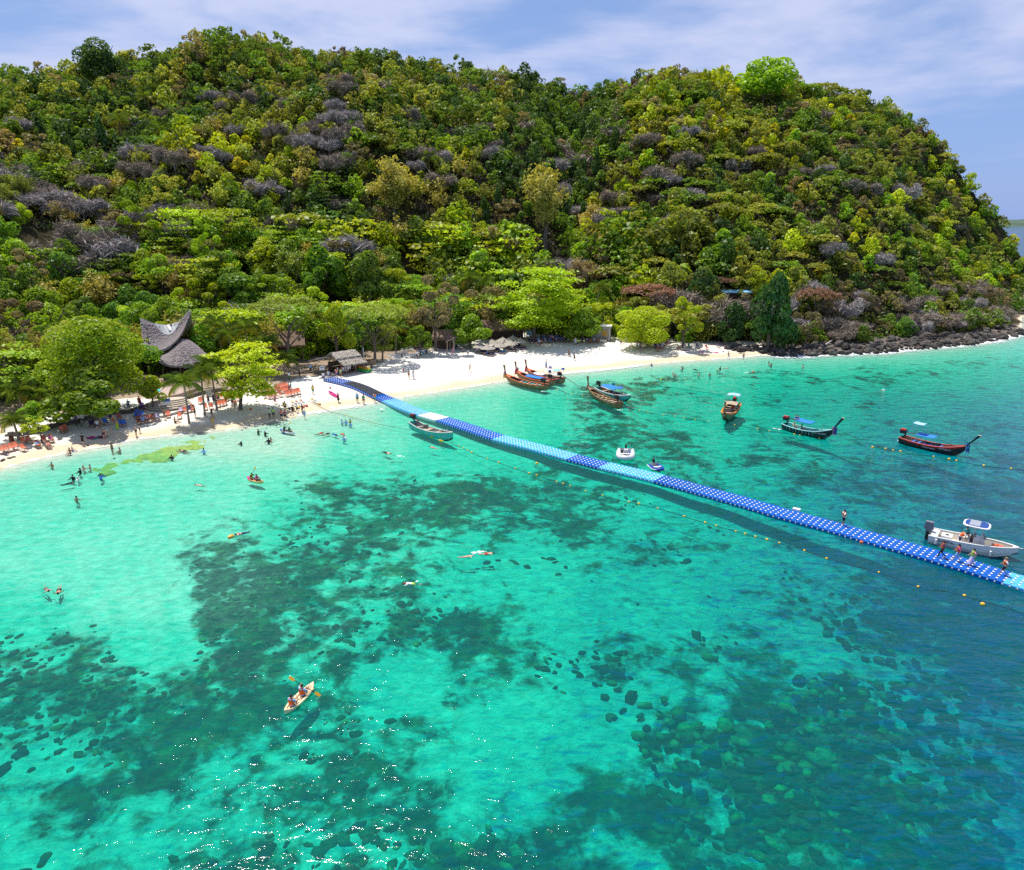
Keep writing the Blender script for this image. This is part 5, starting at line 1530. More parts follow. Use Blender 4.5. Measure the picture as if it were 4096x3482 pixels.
# -- inflatables
m_grt = M('pale_grey_rubber', (.66, .67, .70), .45, .05, 3); m_blt = M('blue_rubber', (.012, .07, .36), .45, .1, 3)
def outboard(o, p, s=1.0, mat=m_engine, rz=0.0):
    mb = MB(); rot = Matrix.Rotation(rz, 3, 'Z'); p = Vector(p)
    mb.box(p + Vector((0, 0, .42 * s)), (.52 * s, .34 * s, .44 * s), rot, 0, .78); mb.box(p + Vector((.02, 0, .15 * s)), (.34 * s, .28 * s, .2 * s), rot)
    e = mb.build('outboard_engine', mat, o)
    mb = MB(); mb.box(p + Vector((-.03 * s, 0, -.35 * s)), (.2 * s, .12 * s, 1.0 * s), rot); mb.box(p + Vector((-.08 * s, 0, -.72 * s)), (.5 * s, .22 * s, .03), rot); mb.build('outboard_leg', m_engine, e)
def inflatable(label, c, rz, L, W, r, mat, seat_m, hullm, stripe=None):
    o = thing('inflatable_dinghy', label, 'dinghy', c, rz)
    pts = []; q = W / 2 - r
    pts = [(-L / 2, -q, .30), (-L * .2, -q, .30), (L * .15, -q, .33), (L * .36, -q * .72, .42), (L * .47, -q * .28, .52), (L * .49, 0, .54), (L * .47, q * .28, .52), (L * .36, q * .72, .42), (L * .15, q, .33), (-L * .2, q, .30), (-L / 2, q, .30)]
    rad = [r * .55] + [r] * 9 + [r * .55]
    tb = MB().tube(pts, rad, 12).build('tube', mat, o, True)
    if stripe: MB().tube([(x * 1.01 + .02, y * (1 + (r * .95) / max(abs(y), .2) if abs(y) > .1 else 1), z - .02) for x, y, z in pts], .055, 5).build('rubbing_strake', stripe, o)
    mb = MB(); st = []
    for i in range(7):
        s = i / 6; x = -L * .44 + L * .86 * s; w = q * (1 - s ** 3.2); st.append([(x, -w, .22), (x, -w * .5, .0 - .1 * (1 - s)), (x, 0, -.12 + .3 * s ** 3), (x, w * .5, -.0 - .1 * (1 - s)), (x, w, .22)])
    mb.loft(st, False); mb.build('keel_hull', hullm, o)
    MB().box((-L * .06, 0, .14), (L * .72, q * 1.7, .04)).build('floor', M('dinghy_floor', (.34, .33, .32)), o)
    MB().box((-L * .42, 0, .34), (.07, q * 1.8, .45)).build('transom', m_steel, o)
    MB().box((L * .05, 0, .48), (.28, q * 2.0, .05)).build('seat', seat_m, o)
    outboard(o, (-L * .46, 0, .55), .8)
    return o, q
c, L, rz = two_pt((2503, 1806), (2500, 1850))
RB, q = inflatable('pale grey inflatable with console and outboard beside the walkway', c, rz, 4.5, 2.5, .33, m_grt, m_white, M('dinghy_grey_hull', (.5, .52, .55)))
MB().box((-.45, .05, .55), (.6, .62, .7), None, 0, .85).build('console', M('console_grey', (.55, .55, .56)), RB)
MB().box((-.9, -.5, .35), (.4, .35, .4)).build('fuel_tank', m_black, RB); MB().ball((-.5, .62, .45), (.2, .2, .2)).build('buoy', m_blue, RB)
c, L, rz = two_pt((2600, 1868), (2655, 1893))
inflatable('small blue inflatable dinghy with white stripe and black outboard', c, rz + R(-18), 2.7, 1.6, .21, m_blt, m_white, m_red, m_white)

# -- white motor boat moored at the walkway
def speedboat():
    c, L, rz = two_pt((3712, 2168), (4062, 2250)); c = c + Vector((.35, .45, 0))
    o = thing('motor_boat', 'white open motor boat with a blue hard-top moored at the walkway', 'boat', c, rz)
    m_gel = M('white_gelcoat', (.80, .79, .76), .25, .03, 1.5); m_cream = M('cream_deck', (.72, .66, .56), .5, .06, 3)
    B = 2.35; st = []
    for i in range(17):
        s = i / 16; x = -L / 2 + L * s; w = B / 2 * (1 - max(0, (s - .35) / .65) ** 2.5) ** .8 * (1 if s > .25 else .96); st.append((x, max(w, .03), .85 + .38 * s ** 1.6, -.3 + .95 * max(0, (s - .72) / .28) ** 1.5))
    hull(o, st, m_gel, m_gel, m_cream, m_gel, .28, .80, .075)
    MB().box((-L * .44, 0, .62), (L * .08, B * .8, .55)).build('engine_well', m_gel, o)
    MB().box((-L * .30, .1, .62), (.9, 1.0, .55)).build('bait_tank', m_gel, o); MB().lathe([(.17, 0), (.17, .02)], 12, (-L * .30, .1, .91)).build('hatch', m_black, o)
    cs = MB(); cs.box((L * .07, 0, .85), (1.0, .95, 1.15), None, 0, .8); cs.build('console', m_gel, o)
    MB().box((-L * .08, 0, .72), (.65, 1.05, .85)).build('helm_seat', m_cream, o)
    sc_ = MB(); sc_.add([(L * .07 + .5, -.45, 1.4), (L * .07 + .5, .45, 1.4), (L * .07 + .15, .38, 1.85), (L * .07 + .15, -.38, 1.85)], [(0, 1, 2, 3)]); sc_.build('windscreen', M('smoked_screen', (.05, .06, .07), .15, 0), o)
    tp = MB(); zt = 2.55; x0, x1 = -L * .145, L * .165; n = 12
    def ring(k, z): return [(x0 + (x1 - x0) * (.5 + .5 * k * math.copysign(abs(math.cos(a)) ** .45, math.cos(a))), .98 * k * math.copysign(abs(math.sin(a)) ** .55, math.sin(a)), z) for a in [2 * math.pi * i / 24 for i in range(24)]]
    tp.loft([ring(.97, zt), ring(1, zt + .05), ring(1, zt + .11), ring(.94, zt + .15)], True, True); hd = tp.build('hard_top', m_gel, o)
    b1 = MB(); b1.loft([ring(.86, zt + .155), ring(.85, zt + .175)], True, True); b1.build('blue_panel', M('navy_panel', (.012, .06, .26), .4, .06), hd)
    MB().box(((x0 + x1) / 2 - .15, 0, zt + .19), (.85, 1.5, .03)).build('roof_hatch', m_steel, hd)
    for xx, y in ((x0 + .75, .55), (x0 + .75, -.55), (x1 - .55, .5), (x1 - .55, -.5)):
        MB().tube([(xx + .5 if xx < 0 else xx - .1, y * 1.15, .9), (xx + .1, y, zt)], .035, 6).build('top_leg', m_steel, o)
    outboard(o, (-L / 2 - .18, 0, .85), 1.65, M('grey_engine_cowl', (.16, .17, .20), .25, .06))
    MB().box((L * .26, .0, .95), (.8, .7, .12)).build('fore_seat', m_cream, o)
    lv = MB()
    for k in range(5): lv.box((L * .27 + .13 * k - .2, -.25 + .1 * (k % 3), 1.06 + .03 * (k % 2)), (.34, .4, .10), Matrix.Rotation(k * .9, 3, 'Z'))
    tag(lv.build('life_jackets', m_orange, None, False, c, (0, 0, rz)), 'heap of orange life jackets on the bow seat of the white motor boat', 'life jackets')
    MB().tube([(L * .5, 0, 1.2), (L * .5 + .35, 0, 1.25)], .05, 6).build('bow_roller', m_steel, o)
    for s_ in (.10, .72):
        x, w, z_, _ = at_s(st, s_); MB().lathe([(.02, 0), (.11, .06), (.11, .5), (.02, .56)], 8, (x, -w - .13, .2)).build('fender', m_white, o)
    x, w, z_, _ = at_s(st, .17); txt('SEAFISHER', .34, m_hdk, o, (x + .35, -w - .015, z_ - .36), (R(88), 0, R(.5)))
    return o, c, rz, L
SB, sbc, sbrz, sbL = speedboat()
def on_boat(o_c, rz, x, y, z):
    return Vector((o_c.x + x * math.cos(rz) - y * math.sin(rz), o_c.y + x * math.sin(rz) + y * math.cos(rz), z))

# -- kayaks: (label, stern px, bow px, colours, afloat)
def kayak_mesh(st_L, W, mats, seats=2):
    pass
def kayak(label, stern, bow, mt, mb_col=None, W=.86, ground=False, seats=(-.16, .20), tip=None, group=None):
    if ground:
        A_, B_ = at(*stern), at(*bow); d = B_ - A_; c = (A_ + B_) / 2; L = d.xy.length; rz = math.atan2(d.y, d.x)
    else:
        c, L, rz = two_pt(stern, bow)
    o = thing('kayak', label, 'kayak', c, rz, group)
    if ground: o.rotation_euler = (0, -math.atan2(d.z, L), rz)
    mb = MB(); rings = []; n = 15
    for i in range(n):
        s = i / (n - 1) * 2 - 1; w = W / 2 * max(.03, (1 - abs(s) ** 2.4)) ** .72; zt = .25 + .14 * s ** 4; zb = -.07 + .22 * s ** 6; x = s * L / 2
        rings.append([(x, -w, zt - .03), (x, -w * .92, zt), (x, -w * .6, zt - .03), (x, -w * .5, zt - (.14 if abs(s) < .74 else .0)), (x, w * .5, zt - (.14 if abs(s) < .74 else .0)), (x, w * .6, zt - .03), (x, w * .92, zt), (x, w, zt - .03), (x, w * .9, .10), (x, w * .5, zb), (x, -w * .5, zb), (x, -w * .9, .10)])
    for i in range(n - 1):
        for k in range(12):
            k2 = (k + 1) % 12; mm = 1 if (mb_col is not None and i < (n - 1) * .42) else 0
            mb.add([rings[i][k], rings[i + 1][k], rings[i + 1][k2], rings[i][k2]], [(0, 1, 2, 3)], mm)
    mb.add(rings[0], [tuple(range(12))], 0); mb.add(rings[-1], [tuple(reversed(range(12)))], 0)
    mb.build('hull', [mt, mb_col or mt], o, True)
    for sx in seats:
        m2 = MB(); m2.box((sx * L - .22, 0, .26), (.08, W * .55, .22), Matrix.Rotation(R(-15), 3, 'Y')); m2.box((sx * L, 0, .145), (.4, W * .5, .05)); m2.build('seat', mt, o)
    for sx in (-.06, .30):
        for k in range(3): MB().bar((sx * L + .08 * k, -W * .40, .2), (sx * L + .08 * k, -W * .30, .22), .05).build('foot_rest', mt, o)
    for sx, sy in ((-.40, 0), (.40, 0), (.02, .36), (.02, -.36)):
        MB().lathe([(.03, 0), (.03, .012)], 6, (sx * L, sy * W, .27 if sy else .25)).build('drain_plug', m_black, o)
    if tip:
        for e in (-1, 1):
            tb = MB(); tb.ball((e * L * .44, 0, .22), (.32, W * .30, .16)); tb.build('end_cap', tip, o, True)
    return o, c, rz, L
m_kc = M('cream_plastic', (.86, .68, .42), .4, .05, 2); m_kp = M('pink_plastic', (.75, .05, .30), .4, .06, 2); m_kw = M('white_plastic', (.78, .79, .82), .4, .04, 2); m_kb = M('blue_plastic', (.02, .12, .55), .4, .06, 2)
m_clear = M('clear_plastic', (.70, .68, .62), .25, .1, 3)
K1, k1c, k1r, k1L = kayak('cream double kayak with two paddlers in orange vests, nearest boat', (1140, 2862), (1255, 2747), m_kc)
K2, k2c, k2r, k2L = kayak('pink and yellow double kayak with two paddlers off the left beach', (990, 1918), (1054, 1936), M('pale_yellow_plastic', (.82, .55, .22), .4, .05), m_kp)
K3, k3c, k3r, k3L = kayak('blue and white double kayak with two paddlers close to the beach', (1122, 1726), (1180, 1739), m_kw, m_kb)
kayak('pink kayak lying on the sand beside the walkway', (1315, 1570), (1352, 1594), m_kp, None, .8, True)
for st_, bw_, tp, lab in (((1167, 1612), (1197, 1636), m_yellow, 'clear kayak with yellow ends, second in the row of kayaks on the sand'),
                     ((1183, 1610), (1216, 1633), m_orange, 'clear kayak with orange ends in the middle of the row on the sand'),
                     ((1201, 1605), (1229, 1629), m_orange, 'clear kayak with dark cover and orange end in the row on the sand'),
                     ((1245, 1600), (1281, 1622), m_yellow, 'clear kayak with yellow ends, rightmost of the row on the sand'),
                     ((1132, 1618), (1160, 1640), m_engine, 'clear kayak with dark ends, leftmost of the row on the sand')):
    kayak(lab, st_, bw_, m_clear, None, .75, True, (0,), tp, 'clear kayaks drawn up on the sand')
def paddle(label, a, b2, mat=m_yellow):
    o = thing('paddle', label, 'paddle', a); d = Vector(b2) - Vector(a)
    MB().tube([d * .18, d * .82], .022, 6).build('shaft', m_engine, o)
    for f0, f1 in ((.20, 0), (.80, 1)):
        p, q = d * f0, d * f1; sd = d.cross(Vector((0, -1, .6))).normalized(); mb = MB()
        sd2 = sd * .10; nn = d.cross(sd).normalized() * .012; V = []
        for s, w in ((0, .25), (.3, .85), (.6, 1.0), (.9, .8), (1, .35)):
            cc = p.lerp(q, s); V.append([cc - sd2 * w - nn, cc + sd2 * w - nn, cc + sd2 * w + nn, cc - sd2 * w + nn])
        mb.loft(V, True, True); mb.build('blade', mat, o)
    return o
# ------------------------------------------------------------------ people
def V3_(x, y, z): return Vector((x, y, z))
BASE = dict(pel=(0, 0, .93), spi=(0, 0, 1.13), che=(0, 0, 1.32), nec=(0, 0, 1.47), hd1=(0, .01, 1.545), hd2=(0, .02, 1.61), hd3=(0, .01, 1.685),
            shL=(-.17, 0, 1.40), elL=(-.23, -.01, 1.13), wrL=(-.24, .06, .89), haL=(-.24, .09, .81), shR=(.17, 0, 1.40), elR=(.23, -.01, 1.13), wrR=(.24, .06, .89), haR=(.24, .09, .81),
            hiL=(-.09, 0, .89), knL=(-.10, .02, .49), anL=(-.10, -.01, .08), toL=(-.11, .14, .03), hiR=(.09, 0, .89), knR=(.10, .02, .49), anR=(.10, -.01, .08), toR=(.11, .14, .03))
RAD = dict(pel=(.15, .11), spi=(.13, .095), che=(.155, .11), nec=(.055, .055), hd1=(.066, .075), hd2=(.078, .095), hd3=(.060, .070), sh=(.062, .062), el=(.043, .043), wr=(.030, .030), ha=(.030, .042), hi=(.092, .092), kn=(.058, .058), an=(.040, .040), to=(.034, .028))
def arms(**k): return k
TREAD = dict(knL=(-.13, .30, .74), anL=(-.12, .06, .46), toL=(-.12, .12, .34), knR=(.13, .24, .72), anR=(.12, -.04, .46), toR=(.12, .02, .34), elL=(-.32, .12, 1.20), wrL=(-.40, .30, 1.19), haL=(-.43, .37, 1.19), elR=(.32, .12, 1.20), wrR=(.36, .32, 1.19), haR=(.38, .39, 1.19))
POSE = {
 'stand': {}, 'wade': TREAD,
 'walk': dict(knL=(-.09, .20, .52), anL=(-.09, .30, .10), toL=(-.09, .44, .06), knR=(.09, .02, .48), anR=(.09, -.30, .13), toR=(.09, -.19, .04), elL=(-.24, -.14, 1.15), wrL=(-.22, -.10, .90), haL=(-.21, -.06, .82), elR=(.24, .06, 1.14), wrR=(.22, .26, .98), haR=(.21, .32, .93)),
 'photo': dict(elL=(-.25, .12, 1.20), wrL=(-.13, .32, 1.42), haL=(-.08, .36, 1.48), elR=(.25, .12, 1.20), wrR=(.13, .32, 1.42), haR=(.08, .36, 1.48)),
 'point': dict(elR=(.36, .18, 1.36), wrR=(.46, .40, 1.42), haR=(.50, .48, 1.45)),
 'up': dict(elL=(-.34, .0, 1.56), wrL=(-.17, .06, 1.70), haL=(-.10, .08, 1.72)),
 'hips': dict(elL=(-.37, -.07, 1.18), wrL=(-.22, .08, 1.03), haL=(-.17, .10, 1.0), elR=(.37, -.07, 1.18), wrR=(.22, .08, 1.03), haR=(.17, .10, 1.0)),
 'bend': dict(spi=(0, .10, 1.10), che=(0, .27, 1.22), nec=(0, .40, 1.29), hd1=(0, .47, 1.31), hd2=(0, .54, 1.32), hd3=(0, .60, 1.36), shL=(-.17, .34, 1.26), shR=(.17, .34, 1.26), elL=(-.22, .42, 1.0), wrL=(-.2, .5, .78), haL=(-.2, .52, .7), elR=(.22, .42, 1.0), wrR=(.2, .5, .78), haR=(.2, .52, .7)),
 'sit': dict(pel=(0, 0, .13), spi=(0, -.03, .33), che=(0, -.03, .51), nec=(0, -.01, .66), hd1=(0, .01, .735), hd2=(0, .03, .80), hd3=(0, .02, .875), shL=(-.17, -.03, .59), elL=(-.25, .10, .38), wrL=(-.20, .33, .36), haL=(-.19, .41, .36), shR=(.17, -.03, .59), elR=(.25, .10, .38), wrR=(.20, .33, .36), haR=(.19, .41, .36),
             hiL=(-.09, .03, .11), knL=(-.15, .42, .27), anL=(-.13, .80, .06), toL=(-.14, .88, .18), hiR=(.09, .03, .11), knR=(.15, .42, .27), anR=(.13, .80, .06), toR=(.14, .88, .18)),
 'paddle': dict(pel=(0, 0, .13), spi=(0, -.03, .33), che=(0, -.02, .51), nec=(0, .0, .66), hd1=(0, .02, .735), hd2=(0, .04, .80), hd3=(0, .03, .875), shL=(-.17, -.02, .59), elL=(-.33, .16, .55), wrL=(-.30, .38, .62), haL=(-.29, .45, .64), shR=(.17, -.02, .59), elR=(.29, .14, .38), wrR=(.27, .37, .36), haR=(.26, .44, .36),
             hiL=(-.09, .03, .11), knL=(-.15, .42, .25), anL=(-.13, .80, .06), toL=(-.14, .88, .18), hiR=(.09, .03, .11), knR=(.15, .42, .25), anR=(.13, .80, .06), toR=(.14, .88, .18)),
 'recline': dict(pel=(0, 0, .36), spi=(0, -.13, .50), che=(0, -.27, .66), nec=(0, -.36, .79), hd1=(0, -.38, .86), hd2=(0, -.39, .925), hd3=(0, -.42, .99), shL=(-.17, -.31, .72), elL=(-.26, -.10, .56), wrL=(-.20, .10, .52), haL=(-.15, .16, .52), shR=(.17, -.31, .72), elR=(.26, -.10, .56), wrR=(.20, .10, .52), haR=(.15, .16, .52),
             hiL=(-.09, .03, .35), knL=(-.11, .44, .44), anL=(-.12, .72, .10), toL=(-.12, .84, .06), hiR=(.09, .03, .35), knR=(.11, .44, .44), anR=(.12, .72, .10), toR=(.12, .84, .06)),
 'lie': dict(pel=(0, 0, .12), spi=(0, -.20, .13), che=(0, -.39, .14), nec=(0, -.54, .14), hd1=(0, -.61, .15), hd2=(0, -.68, .16), hd3=(0, -.76, .15), shL=(-.17, -.47, .13), elL=(-.30, -.28, .07), wrL=(-.27, -.05, .06), haL=(-.26, .03, .06), shR=(.17, -.47, .13), elR=(.30, -.28, .07), wrR=(.27, -.05, .06), haR=(.26, .03, .06),
             hiL=(-.09, .04, .11), knL=(-.11, .44, .14), anL=(-.11, .84, .07), toL=(-.13, .90, .17), hiR=(.09, .04, .11), knR=(.11, .44, .14), anR=(.11, .84, .07), toR=(.13, .90, .17)),
 'swim': dict(pel=(0, 0, .0), spi=(0, .20, .02), che=(0, .39, .03), nec=(0, .54, .03), hd1=(0, .61, .04), hd2=(0, .68, .05), hd3=(0, .76, .04), shL=(-.17, .46, .02), elL=(-.32, .60, -.02), wrL=(-.30, .84, -.04), haL=(-.28, .92, -.04), shR=(.17, .46, .02), elR=(.33, .56, -.04), wrR=(.40, .34, -.05), haR=(.42, .26, -.05),
             hiL=(-.09, -.04, -.01), knL=(-.12, -.44, -.04), anL=(-.10, -.84, .0), toL=(-.11, -.97, .03), hiR=(.09, -.04, -.01), knR=(.13, -.42, -.06), anR=(.16, -.80, -.05), toR=(.18, -.93, -.03)),
 'glide': dict(pel=(0, 0, .0), spi=(0, .20, .02), che=(0, .39, .03), nec=(0, .54, .03), hd1=(0, .61, .04), hd2=(0, .68, .05), hd3=(0, .76, .04), shL=(-.17, .46, .02), elL=(-.36, .33, -.02), wrL=(-.34, .10, -.04), haL=(-.32, .02, -.04), shR=(.17, .46, .02), elR=(.36, .36, -.02), wrR=(.36, .12, -.04), haR=(.34, .04, -.04),
             hiL=(-.09, -.04, -.01), knL=(-.09, -.44, -.02), anL=(-.08, -.84, .0), toL=(-.09, -.97, .03), hiR=(.09, -.04, -.01), knR=(.09, -.44, -.02), anR=(.08, -.84, .0), toR=(.09, -.97, .03)),
}
EDG = [('pel', 'spi'), ('spi', 'che'), ('che', 'nec'), ('nec', 'hd1'), ('hd1', 'hd2'), ('hd2', 'hd3')] + [e for sd in 'LR' for e in (('che', 'sh' + sd), ('sh' + sd, 'el' + sd), ('el' + sd, 'wr' + sd), ('wr' + sd, 'ha' + sd), ('pel', 'hi' + sd), ('hi' + sd, 'kn' + sd), ('kn' + sd, 'an' + sd), ('an' + sd, 'to' + sd))]
def joints(pose):
    j = dict(BASE); j.update(POSE[pose]); return {k: Vector(v) for k, v in j.items()}
m_skin = {'fair': M('fair_skin', (.62, .38, .27), .5, .06, 9), 'tan': M('tanned_skin', (.42, .22, .13), .5, .06, 9), 'dark': M('brown_skin', (.16, .075, .045), .5, .06, 9)}
_body = {}
def body_mesh(pose):
    if pose in _body: return _body[pose]
    j = joints(pose); names = list(j)
    me = bpy.data.meshes.new('sk'); me.from_pydata([j[n] for n in names], [(names.index(a), names.index(b2)) for a, b2 in EDG], [])
    o = bpy.data.objects.new('sk', me); COL.objects.link(o)
    sk = o.modifiers.new('s', 'SKIN'); sk.use_smooth_shade = True; sk.branch_smoothing = .3
    o.modifiers.new('u', 'SUBSURF').levels = 1
    for n, v in zip(names, me.skin_vertices[0].data):
        v.radius = RAD.get(n, RAD.get(n[:2])); v.use_root = (n == 'pel')
    dg = bpy.context.evaluated_depsgraph_get(); dg.update()
    src = bpy.data.meshes.new_from_object(o.evaluated_get(dg))
    bpy.data.objects.remove(o)
    mb = MB(); mb.add([v.co[:] for v in src.vertices], [tuple(f.vertices) for f in src.polygons])
    # hands: four fingers of unequal length and a thumb on each palm; ears and nose
    for sd, sx in (('L', -1), ('R', 1)):
        d = (j['ha' + sd] - j['wr' + sd]).normalized(); a = d.cross(Vector((sx, .2, .1))).normalized(); b2 = d.cross(a)
        for k, L in enumerate((.072, .082, .076, .058)):
            p = j['ha' + sd] + a * (.022 - .0145 * k) ; mb.tube([p, p + d * L * .6, p + d * L + b2 * .02], [.010, .009, .006], 4)
        p = j['wr' + sd] + d * .03 + a * .02; mb.tube([p, p + a * .035 + d * .03, p + a * .04 + d * .06], [.012, .010, .007], 4)
        mb.ball(j['hd2'] + Vector((sx * .083, -.01, 0)), (.014, .022, .032), 5, 3)
    ax = (j['hd3'] - j['hd1']).normalized(); fw = Vector((1, 0, 0)).cross(ax); fw = fw if fw.length > .1 else Vector((0, 1, 0))
    mb.ball(j['hd2'] - fw * -.098 + ax * -.005, (.014, .018, .02), 5, 3)
    _body[pose] = mb.mesh('body', m_skin['tan'], True)
    return _body[pose]
_clo = {}
def cloth_mesh(pose, kind):
    key = (pose, kind)
    if key in _clo: return _clo[key]
    j = joints(pose); mb = MB()
    lat = (j['shR'] - j['shL']).normalized()
    def ring(c, ax, rx, ry, n=10):
        f = ax.cross(lat).normalized()
        return [c + lat * rx * math.cos(2 * math.pi * i / n) + f * ry * math.sin(2 * math.pi * i / n) for i in range(n)]
    P, S, C_, N_ = j['pel'], j['spi'], j['che'], j['nec']; ax0 = (S - P).normalized(); ax1 = (C_ - S).normalized(); ax2 = (N_ - C_).normalized()
    def torso(lo, hi, g, g2=None):
        st = [(P.lerp(S, .0), ax0, .175, .130), (P.lerp(S, .5), ax0, .165, .122), (S, ax0, .155, .118), (S.lerp(C_, .5), ax1, .165, .125), (C_, ax1, .185, .135), (C_.lerp(N_, .45), ax2, .185, .120), (C_.lerp(N_, .75), ax2, .10, .085)]
        mb.loft([ring(c, a, rx + g, ry + (g2 or g)) for i, (c, a, rx, ry) in enumerate(st) if lo <= i <= hi], True, False)
    if kind in ('shirt', 'rash'):
        torso(0, 6, .012)
        for s in 'LR':
            e = j['el' + s] if kind == 'shirt' else j['wr' + s]
            pts = [j['sh' + s].lerp(C_, .25), j['sh' + s], j['sh' + s].lerp(j['el' + s], .85)] + ([j['wr' + s]] if kind == 'rash' else [])
            mb.tube(pts, [.085, .082, .066] + ([.044] if kind == 'rash' else []), 7, cap=False)
    elif kind == 'vest':
        torso(1, 5, .035, .055)
        for s in 'LR': mb.tube([C_.lerp(j['sh' + s], .55) + ax2 * .0 + ax1.cross(lat) * .10, C_.lerp(j['sh' + s], .6) + ax2 * .11, C_.lerp(j['sh' + s], .55) - ax1.cross(lat) * .10], [.05, .045, .05], 5)
    elif kind == 'top': torso(3, 4, .012)
    elif kind in ('trunks', 'shorts', 'brief', 'leggings'):
        mb.loft([ring(P - ax0 * .07, ax0, .17, .125), ring(P, ax0, .185, .138), ring(P + ax0 * .08, ax0, .172, .128)], True, False)
        if kind != 'brief':
            f = {'trunks': .5, 'shorts': .8, 'leggings': 1}[kind]
            for s in 'LR':
                pts = [j['hi' + s] + ax0 * .02, j['hi' + s].lerp(j['kn' + s], f)]; rr = [.118, .112 - .03 * f]
                if kind == 'leggings': pts.append(j['an' + s]); rr.append(.052); rr[1] = .072
                mb.tube(pts, rr, 8, cap=False)
    elif kind in ('dress', 'skirt'):
        if kind == 'dress': torso(2, 5, .014)
        k = (j['knL'] + j['knR']) / 2
        e = P.lerp(k, 1.15 if kind == 'dress' else 1.7) if abs(k.y) < .25 else k
        dn = (P - e).normalized()
        mb.loft([ring(e, dn, .27, .22), ring(P.lerp(e, .5), dn, .225, .18), ring(P + ax0 * .02, ax0, .19, .145), ring(S, ax0, .168, .13)], True, False)
    elif kind in ('hair', 'longhair', 'cap', 'hat'):
        hc = j['hd2']; ax = (j['hd3'] - j['hd1']).normalized(); fw = -lat.cross(ax) * -1.0; fw = ax.cross(lat) * -1
        rot = Matrix((lat, -fw, ax)).transposed()
        back = fw * 1.0
        mb.ball(hc + ax * .028 + back * .018, (.098, .112, .098), 8, 6, 0, rot)
        if kind == 'longhair': mb.ball(hc - ax * .10 + back * .075, (.085, .055, .17), 7, 5, 0, rot)
        if kind == 'cap': mb.ball(hc + ax * .05 - fw * .12, (.07, .08, .012), 7, 3, 0, rot)
        if kind == 'hat':
            mb.ball(hc + ax * .055, (.21, .21, .016), 10, 3, 0, rot)
    _clo[key] = mb.mesh(kind, m_white, True)
    return _clo[key]
CC = {'white': (.78, .78, .78), 'black': (.015, .015, .02), 'navy': (.02, .035, .14), 'blue': (.03, .16, .55), 'sky': (.25, .5, .8), 'teal': (.03, .33, .36), 'green': (.03, .30, .08), 'lime': (.42, .68, .06), 'yellow': (.82, .58, .03), 'orange': (.85, .16, .03), 'red': (.6, .03, .03),
      'pink': (.75, .28, .38), 'magenta': (.62, .04, .28), 'purple': (.28, .12, .42), 'grey': (.3, .31, .33), 'tan': (.5, .36, .22), 'straw': (.68, .52, .28), 'brown': (.2, .1, .06), 'khaki': (.38, .33, .22), 'lilac': (.58, .48, .72), 'dkhair': (.012, .010, .009), 'brhair': (.07, .04, .022), 'fairhair': (.36, .24, .10), 'greyhair': (.45, .45, .45)}
CN = {'t': ('shirt', 'shirt'), 'r': ('rash', 'rash_shirt'), 'v': ('vest', 'life_vest'), 'b': ('top', 'bikini_top'), 'k': ('trunks', 'swim_trunks'), 's': ('shorts', 'shorts'), 'n': ('brief', 'bikini_bottom'), 'l': ('leggings', 'leggings'), 'd': ('dress', 'dress'), 'w': ('skirt', 'skirt')}
def cloth_mat(c): return M('cloth_' + c, CC[c], .8, .14, 5)
HEAD = {'c': math.pi, 'a': 0.0, 'l': math.pi / 2, 'r': -math.pi / 2}
def person(label, p, pose='stand', h='c', skin='tan', wear='', hair='hair:dkhair', scale=1.0, group=None, roll=0.0, tilt=0.0):
    rz = HEAD[h] if isinstance(h, str) else h
    o = thing('person', label, 'person', p, rz, group, scale)
    inst('body', body_mesh(pose), o, None, (tilt, roll, 0), None, m_skin[skin])
    for w in wear.split():
        k, c = w.split(':'); kind, nm = CN[k]
        inst(nm, cloth_mesh(pose, kind), o, None, (tilt, roll, 0), None, cloth_mat(c))
    if hair:
        k, c = hair.split(':'); inst('hat' if k in ('hat', 'cap') else 'hair', cloth_mesh(pose, k), o, None, (tilt, roll, 0), None, cloth_mat(c))
        if k == 'hat': inst('hair', cloth_mesh(pose, 'longhair'), o, None, (tilt, roll, 0), .96 if False else None, cloth_mat('brhair'))
    return o
def head_feet(a, b2):
    """heading of a swimmer whose head shows at a and feet at b"""
    A_, B_ = G(*a), G(*b2); d = A_ - B_
    return Vector(((A_[0] + B_[0]) / 2, (A_[1] + B_[1]) / 2, -.02)), math.atan2(d[1], d[0]) - math.pi / 2, math.hypot(d[0], d[1]) / 1.75
